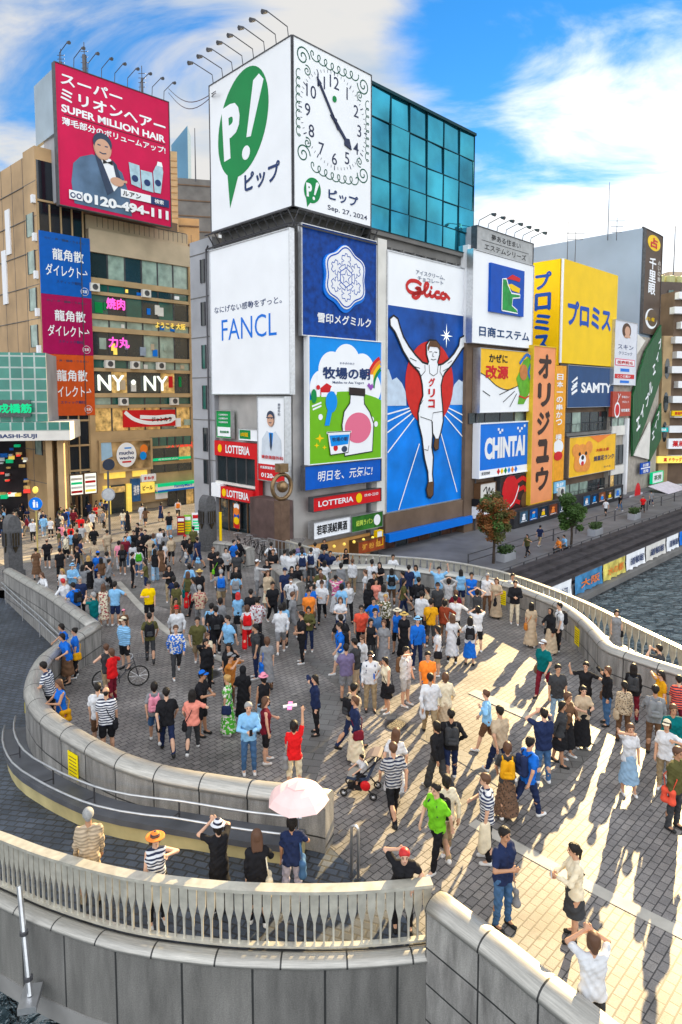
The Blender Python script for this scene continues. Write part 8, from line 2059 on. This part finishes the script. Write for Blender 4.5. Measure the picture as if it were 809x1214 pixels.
# the pair sitting on the riverwalk, the child in the pushchair
for x, y, tc_, lbl in ((663, 634, 'orange', 0), (670, 631, 'sky blue', 1)):
    p = P(x, y + 23, -2.92); PE.append(dict(g='m', topk='tee', topc=tc_, botk='trousers', botc='charcoal', hair='s', hc='k', hatk=None, hatc='black', pose='si', face=300, bag=[], H=1.7, pos=p, px=(x, y), rg=random.Random(x), skin=1, special='person in %s T-shirt sitting by the quay railing under the green tree' % tc_, noshift=True))
for x, y, tc_, bc, f_, wh_ in ((718, 612, 'white', 'black', 200, 'walking before the film posters on the quay'), (735, 606, 'black', 'denim', 130, 'walking on the quay right of the white T-shirt'), (640, 648, 'navy', 'khaki', 150, 'standing on the quay between the two trees'), (762, 607, 'red', 'black', 10, 'standing on the quay near the awning'), (772, 600, 'grey', 'navy', 200, 'walking on the quay nearest the awning'), (625, 660, 'olive', 'black', 320, 'walking on the quay right of the russet tree')):
    p = P(x, y, -2.92); PE.append(dict(g='m', topk='tee', topc=tc_, botk='trousers', botc=bc, hair='s', hc='k', hatk=None, hatc='black', pose='wa', face=f_, bag=[], H=1.7, pos=p, px=(x, y), rg=random.Random(x), skin=1, special='person in %s T-shirt %s' % (tc_, wh_), noshift=True))
cp = STROLL + Vector((.02, .02, -.02)); PE.append(dict(g='c', topk='tee', topc='white', botk='shorts', botc='black', hair='s', hc='k', hatk=None, hatc='black', pose='si', face=295, bag=[], H=.95, pos=cp, px=(430, 890), rg=random.Random(2), skin=0, special='small child in white T-shirt sitting in the black pushchair', noshift=True))
p2_ = P(252, 660, 0)
# push apart bodies that would overlap
for it in range(40):
    mv = 0
    for i, a in enumerate(PE):
        if a.get('noshift'): continue
        for b in PE[i + 1:]:
            if b.get('noshift'): continue
            d = a['pos'] - b['pos']; d.z = 0; l = d.length
            if l < .44: d = d / l if l > 1e-3 else Vector((1, 0, 0)); s = (.45 - l) / 2; a['pos'] += d * s; b['pos'] -= d * s; mv += 1
    if not mv: break
def seg_push(e, path, mind):
    best = min(path, key=lambda q: (q.x - e['pos'].x) ** 2 + (q.y - e['pos'].y) ** 2); d = Vector((e['pos'].x - best.x, e['pos'].y - best.y, 0)); l = d.length
    if l < mind: e['pos'] += (d / l if l > 1e-3 else Vector((0, 1, 0))) * (mind - l)
for e in PE:
    if e.get('noshift'): continue
    for path in (wl1, wl2, wr, wf_, w5, w6): seg_push(e, path, .46)
    for path in (fl_, frr): seg_push(e, path, .36)
    e['pos'].z = e.get('f', gz)(e['pos'].x, e['pos'].y) if 'f' in e or not e.get('special') else e['pos'].z
for e in PE:
    e['d'] = e['pos'].y; view = math.degrees(math.atan2(e['pos'].x, e['pos'].y)); e['yaw'] = R_(e['face'] + 180 - view)
# ---- labels: look first, then what stands beside it
POSE = {'wa': 'walking', 'ph': 'looking at a phone', 'ca': 'holding a camera up', 'ar': 'with both arms raised', 'hd': 'with both hands on head', 'wv': 'with one arm raised', 'fa': 'with a hand to the face', 'cf': 'with crossed arms', 'lean': 'leaning on the parapet', 'sp': 'with arms stretched out', 'pt': 'pointing', 'el': 'resting elbow on the balustrade', 'hp': '', 'ho': '', 'st': '', 'si': 'sitting', 'cr': 'crouching'}
def art(c): return c
def top_n(e): return e['topc'] + ' ' + TOPN[e['topk']]
def bot_n(e):
    if e['topk'] == 'dress': return ''
    return ' and ' + e['botc'] + ' ' + {'wide trousers': 'wide trousers', 'miniskirt': 'short skirt'}.get(e['botk'], e['botk'])
def base(e): return 'person in ' + top_n(e) + bot_n(e)
HATN = {'cap': 'cap', 'hat': 'sun hat', 'bucket': 'bucket hat'}; BAGN = {'bp': 'backpack', 'sb': 'shoulder bag', 'tote': 'tote bag', 'hb': 'carrier bag', 'ph': 'phone'}
def extras(e):
    x = []
    if e['hatk']: x.append(e['hatc'] + ' ' + HATN[e['hatk']])
    if e['hair'] == 'v': x.append('headscarf')
    if e.get('specs'): x.append('sunglasses')
    if e.get('mask'): x.append('face mask')
    for b in e['bag']: k, c = b.split(':'); x.append(c + ' ' + BAGN[k])
    return x
from collections import defaultdict
g1 = defaultdict(list); cnt_top = defaultdict(int); used = set()
for e in PE:
    if e.get('far'): continue
    cnt_top[(e['topc'], e['topk'])] += 1
    if not e.get('special'): g1[base(e)].append(e)
ANCH = [('the pink parasol', PG(341, 1010, 0, rz)), ('the pushchair', STROLL), ('the ring clock', PG(335, 659)), ('the right stone pillar', PG(247, 652)), ('the left stone pillar', PG(17, 683)), ('the blue road sign', PG(45, 655)), ('the round street mirror', PG(131, 653)), ('the promotion stands', PG(223, 633)), ('the wheeled bicycle', PG(144, 816)), ('the burger shop door', PG(285, 640)), ('the bend of the river parapet', PG(715, 780)), ('the back notice on the river parapet', PG(452, 690)), ('the convenience store', PG(205, 605)), ('the steel barrier hoop', PG(421, 1040)), ('the gold arcade doorway', PG(137, 605))]
for v in g1.values():
    for e in v:
        if cnt_top[(e['topc'], e['topk'])] == 1 and e['px'][1] > 600: ANCH.append(('the ' + e['topc'] + ' ' + TOPN[e['topk']], e['pos'].copy()))
def pose_add(l, e): return l + ' ' + POSE[e['pose']] if POSE[e['pose']] and len((l + ' ' + POSE[e['pose']]).split()) <= 15 else l
for l, v in g1.items():
    for e in v:
        x = extras(e); e['id'] = l; e['own'] = None
        if len(v) == 1:
            e['lab'] = pose_add(l + (' with ' + ' and '.join(x[:2]) if x else ''), e); used.add(e['lab']); continue
        only = [q for q in x if not any(q in extras(z) for z in v if z is not e)]
        if only: e['own'] = only[0]; e['lab'] = pose_add(l + ' with ' + only[0], e); used.add(e['lab']); continue
        cand = []
        for nm, q in ANCH:
            d = (q - e['pos']).length; o = min((q - z['pos']).length for z in v if z is not e)
            if .3 < d < o * .85: cand.append((d, nm))
        cand.sort(); done = False
        for d, nm in cand[:6]:
            s = l + ' nearest ' + nm
            if s not in used and len(s.split()) <= 16: e['lab'] = e['id'] = s; used.add(s); done = True; break
        if not done:
            v2 = sorted(v, key=lambda z: z['px'][0]); i = v2.index(e); n_ = len(v2)
            e['lab'] = e['id'] = l + ', ' + ('leftmost' if i == 0 else 'rightmost' if i == n_ - 1 else ('second', 'third', 'fourth', 'fifth', 'sixth', 'seventh', 'eighth', 'ninth')[min(i - 1, 7)] + ' from the left') + ' of those dressed so'
for e in PE:
    if e.get('special'): e['lab'] = e['special']; grp = None; make_person(e, e['lab'], None); continue
    if e.get('far'): make_person(e, 'distant %s in the %s' % (base(e), e['far']), 'distant shoppers before the arcade'); continue
    make_person(e, e['lab'], 'people on the bridge plaza')
    for o, col, nm in e.get('things', []):
        own = e.get('own'); mine = col + ' ' + nm; k_ = e['id'] + (' with ' + own if own and own != mine else '')
        s = '%s %s the %s' % (mine, 'held by' if nm == 'phone' else 'on', k_)
        if len(s.split()) > 16: s = '%s on the person%s' % (mine, k_[k_.rfind(' nearest '):] if ' nearest ' in k_ else ' in ' + top_n(e) + (', ' + k_.split(', ')[1] if ', ' in k_ else ''))
        o['label'] = s
# the parasol in the hand of the person in the navy T-shirt; the tossed toy above the plaza
holder = [e for e in PE if e['topc'] == 'navy' and e['botc'] == 'lavender'][0]; hp_ = holder['hand'][1]
parasol(Vector((hp_.x, hp_.y, hp_.z + .66)), 'open pale pink parasol held over the person in lavender trousers')
jk_ = [e for e in PE if e.get('jk')][0]; hh = jk_['hand'][0]
o = thing('folded_jacket', 'cream jacket hanging from the arm of the person in navy striped T-shirt', 'jacket', hh + Vector((0, 0, -.5)))
sdf_obj('cloth', [((-.05, 0, .5), (-.04, .02, .0), .05, .09), ((.05, .01, .52), (.05, .02, .08), .05, .08)], .015, cloth('cream'), o, k=.06)
q = PG(344, 838, 1.9); o = thing('toy_plane', 'small pink and white toy glider in the air over the plaza', 'toy', q); fr = Fr(q.x, q.y, .95, .3)
MB().box(fr, -.16, .16, -.02, .02, q.z, q.z + .05).build('body', white, o); MB().hexa([(q.x - .05, q.y - .2, q.z + .02), (q.x + .05, q.y - .2, q.z + .02), (q.x + .05, q.y + .2, q.z + .02), (q.x - .05, q.y + .2, q.z + .02), (q.x - .05, q.y - .2, q.z + .035), (q.x + .05, q.y - .2, q.z + .035), (q.x + .05, q.y + .2, q.z + .035), (q.x - .05, q.y + .2, q.z + .035)]).build('wing', M('toy_pink', (.8, .2, .5), .5, var=0), o)
for x, y in ((666, 655),):
    p = P(x, y, -2.92); o = thing('quay_bench', 'small dark bench under the seated pair by the quay', 'bench', p); fr = Fr(p.x, p.y, *DA); MB().box(fr, -.9, .9, -.25, .25, p.z + .38, p.z + .44).build('seat', brown, o)
    for s_ in (-.75, .75): MB().box(fr, s_ - .05, s_ + .05, -.2, .2, p.z, p.z + .379).build('leg', dsteel, o)
print('people', len(PE), 'objects', len(bpy.data.objects))
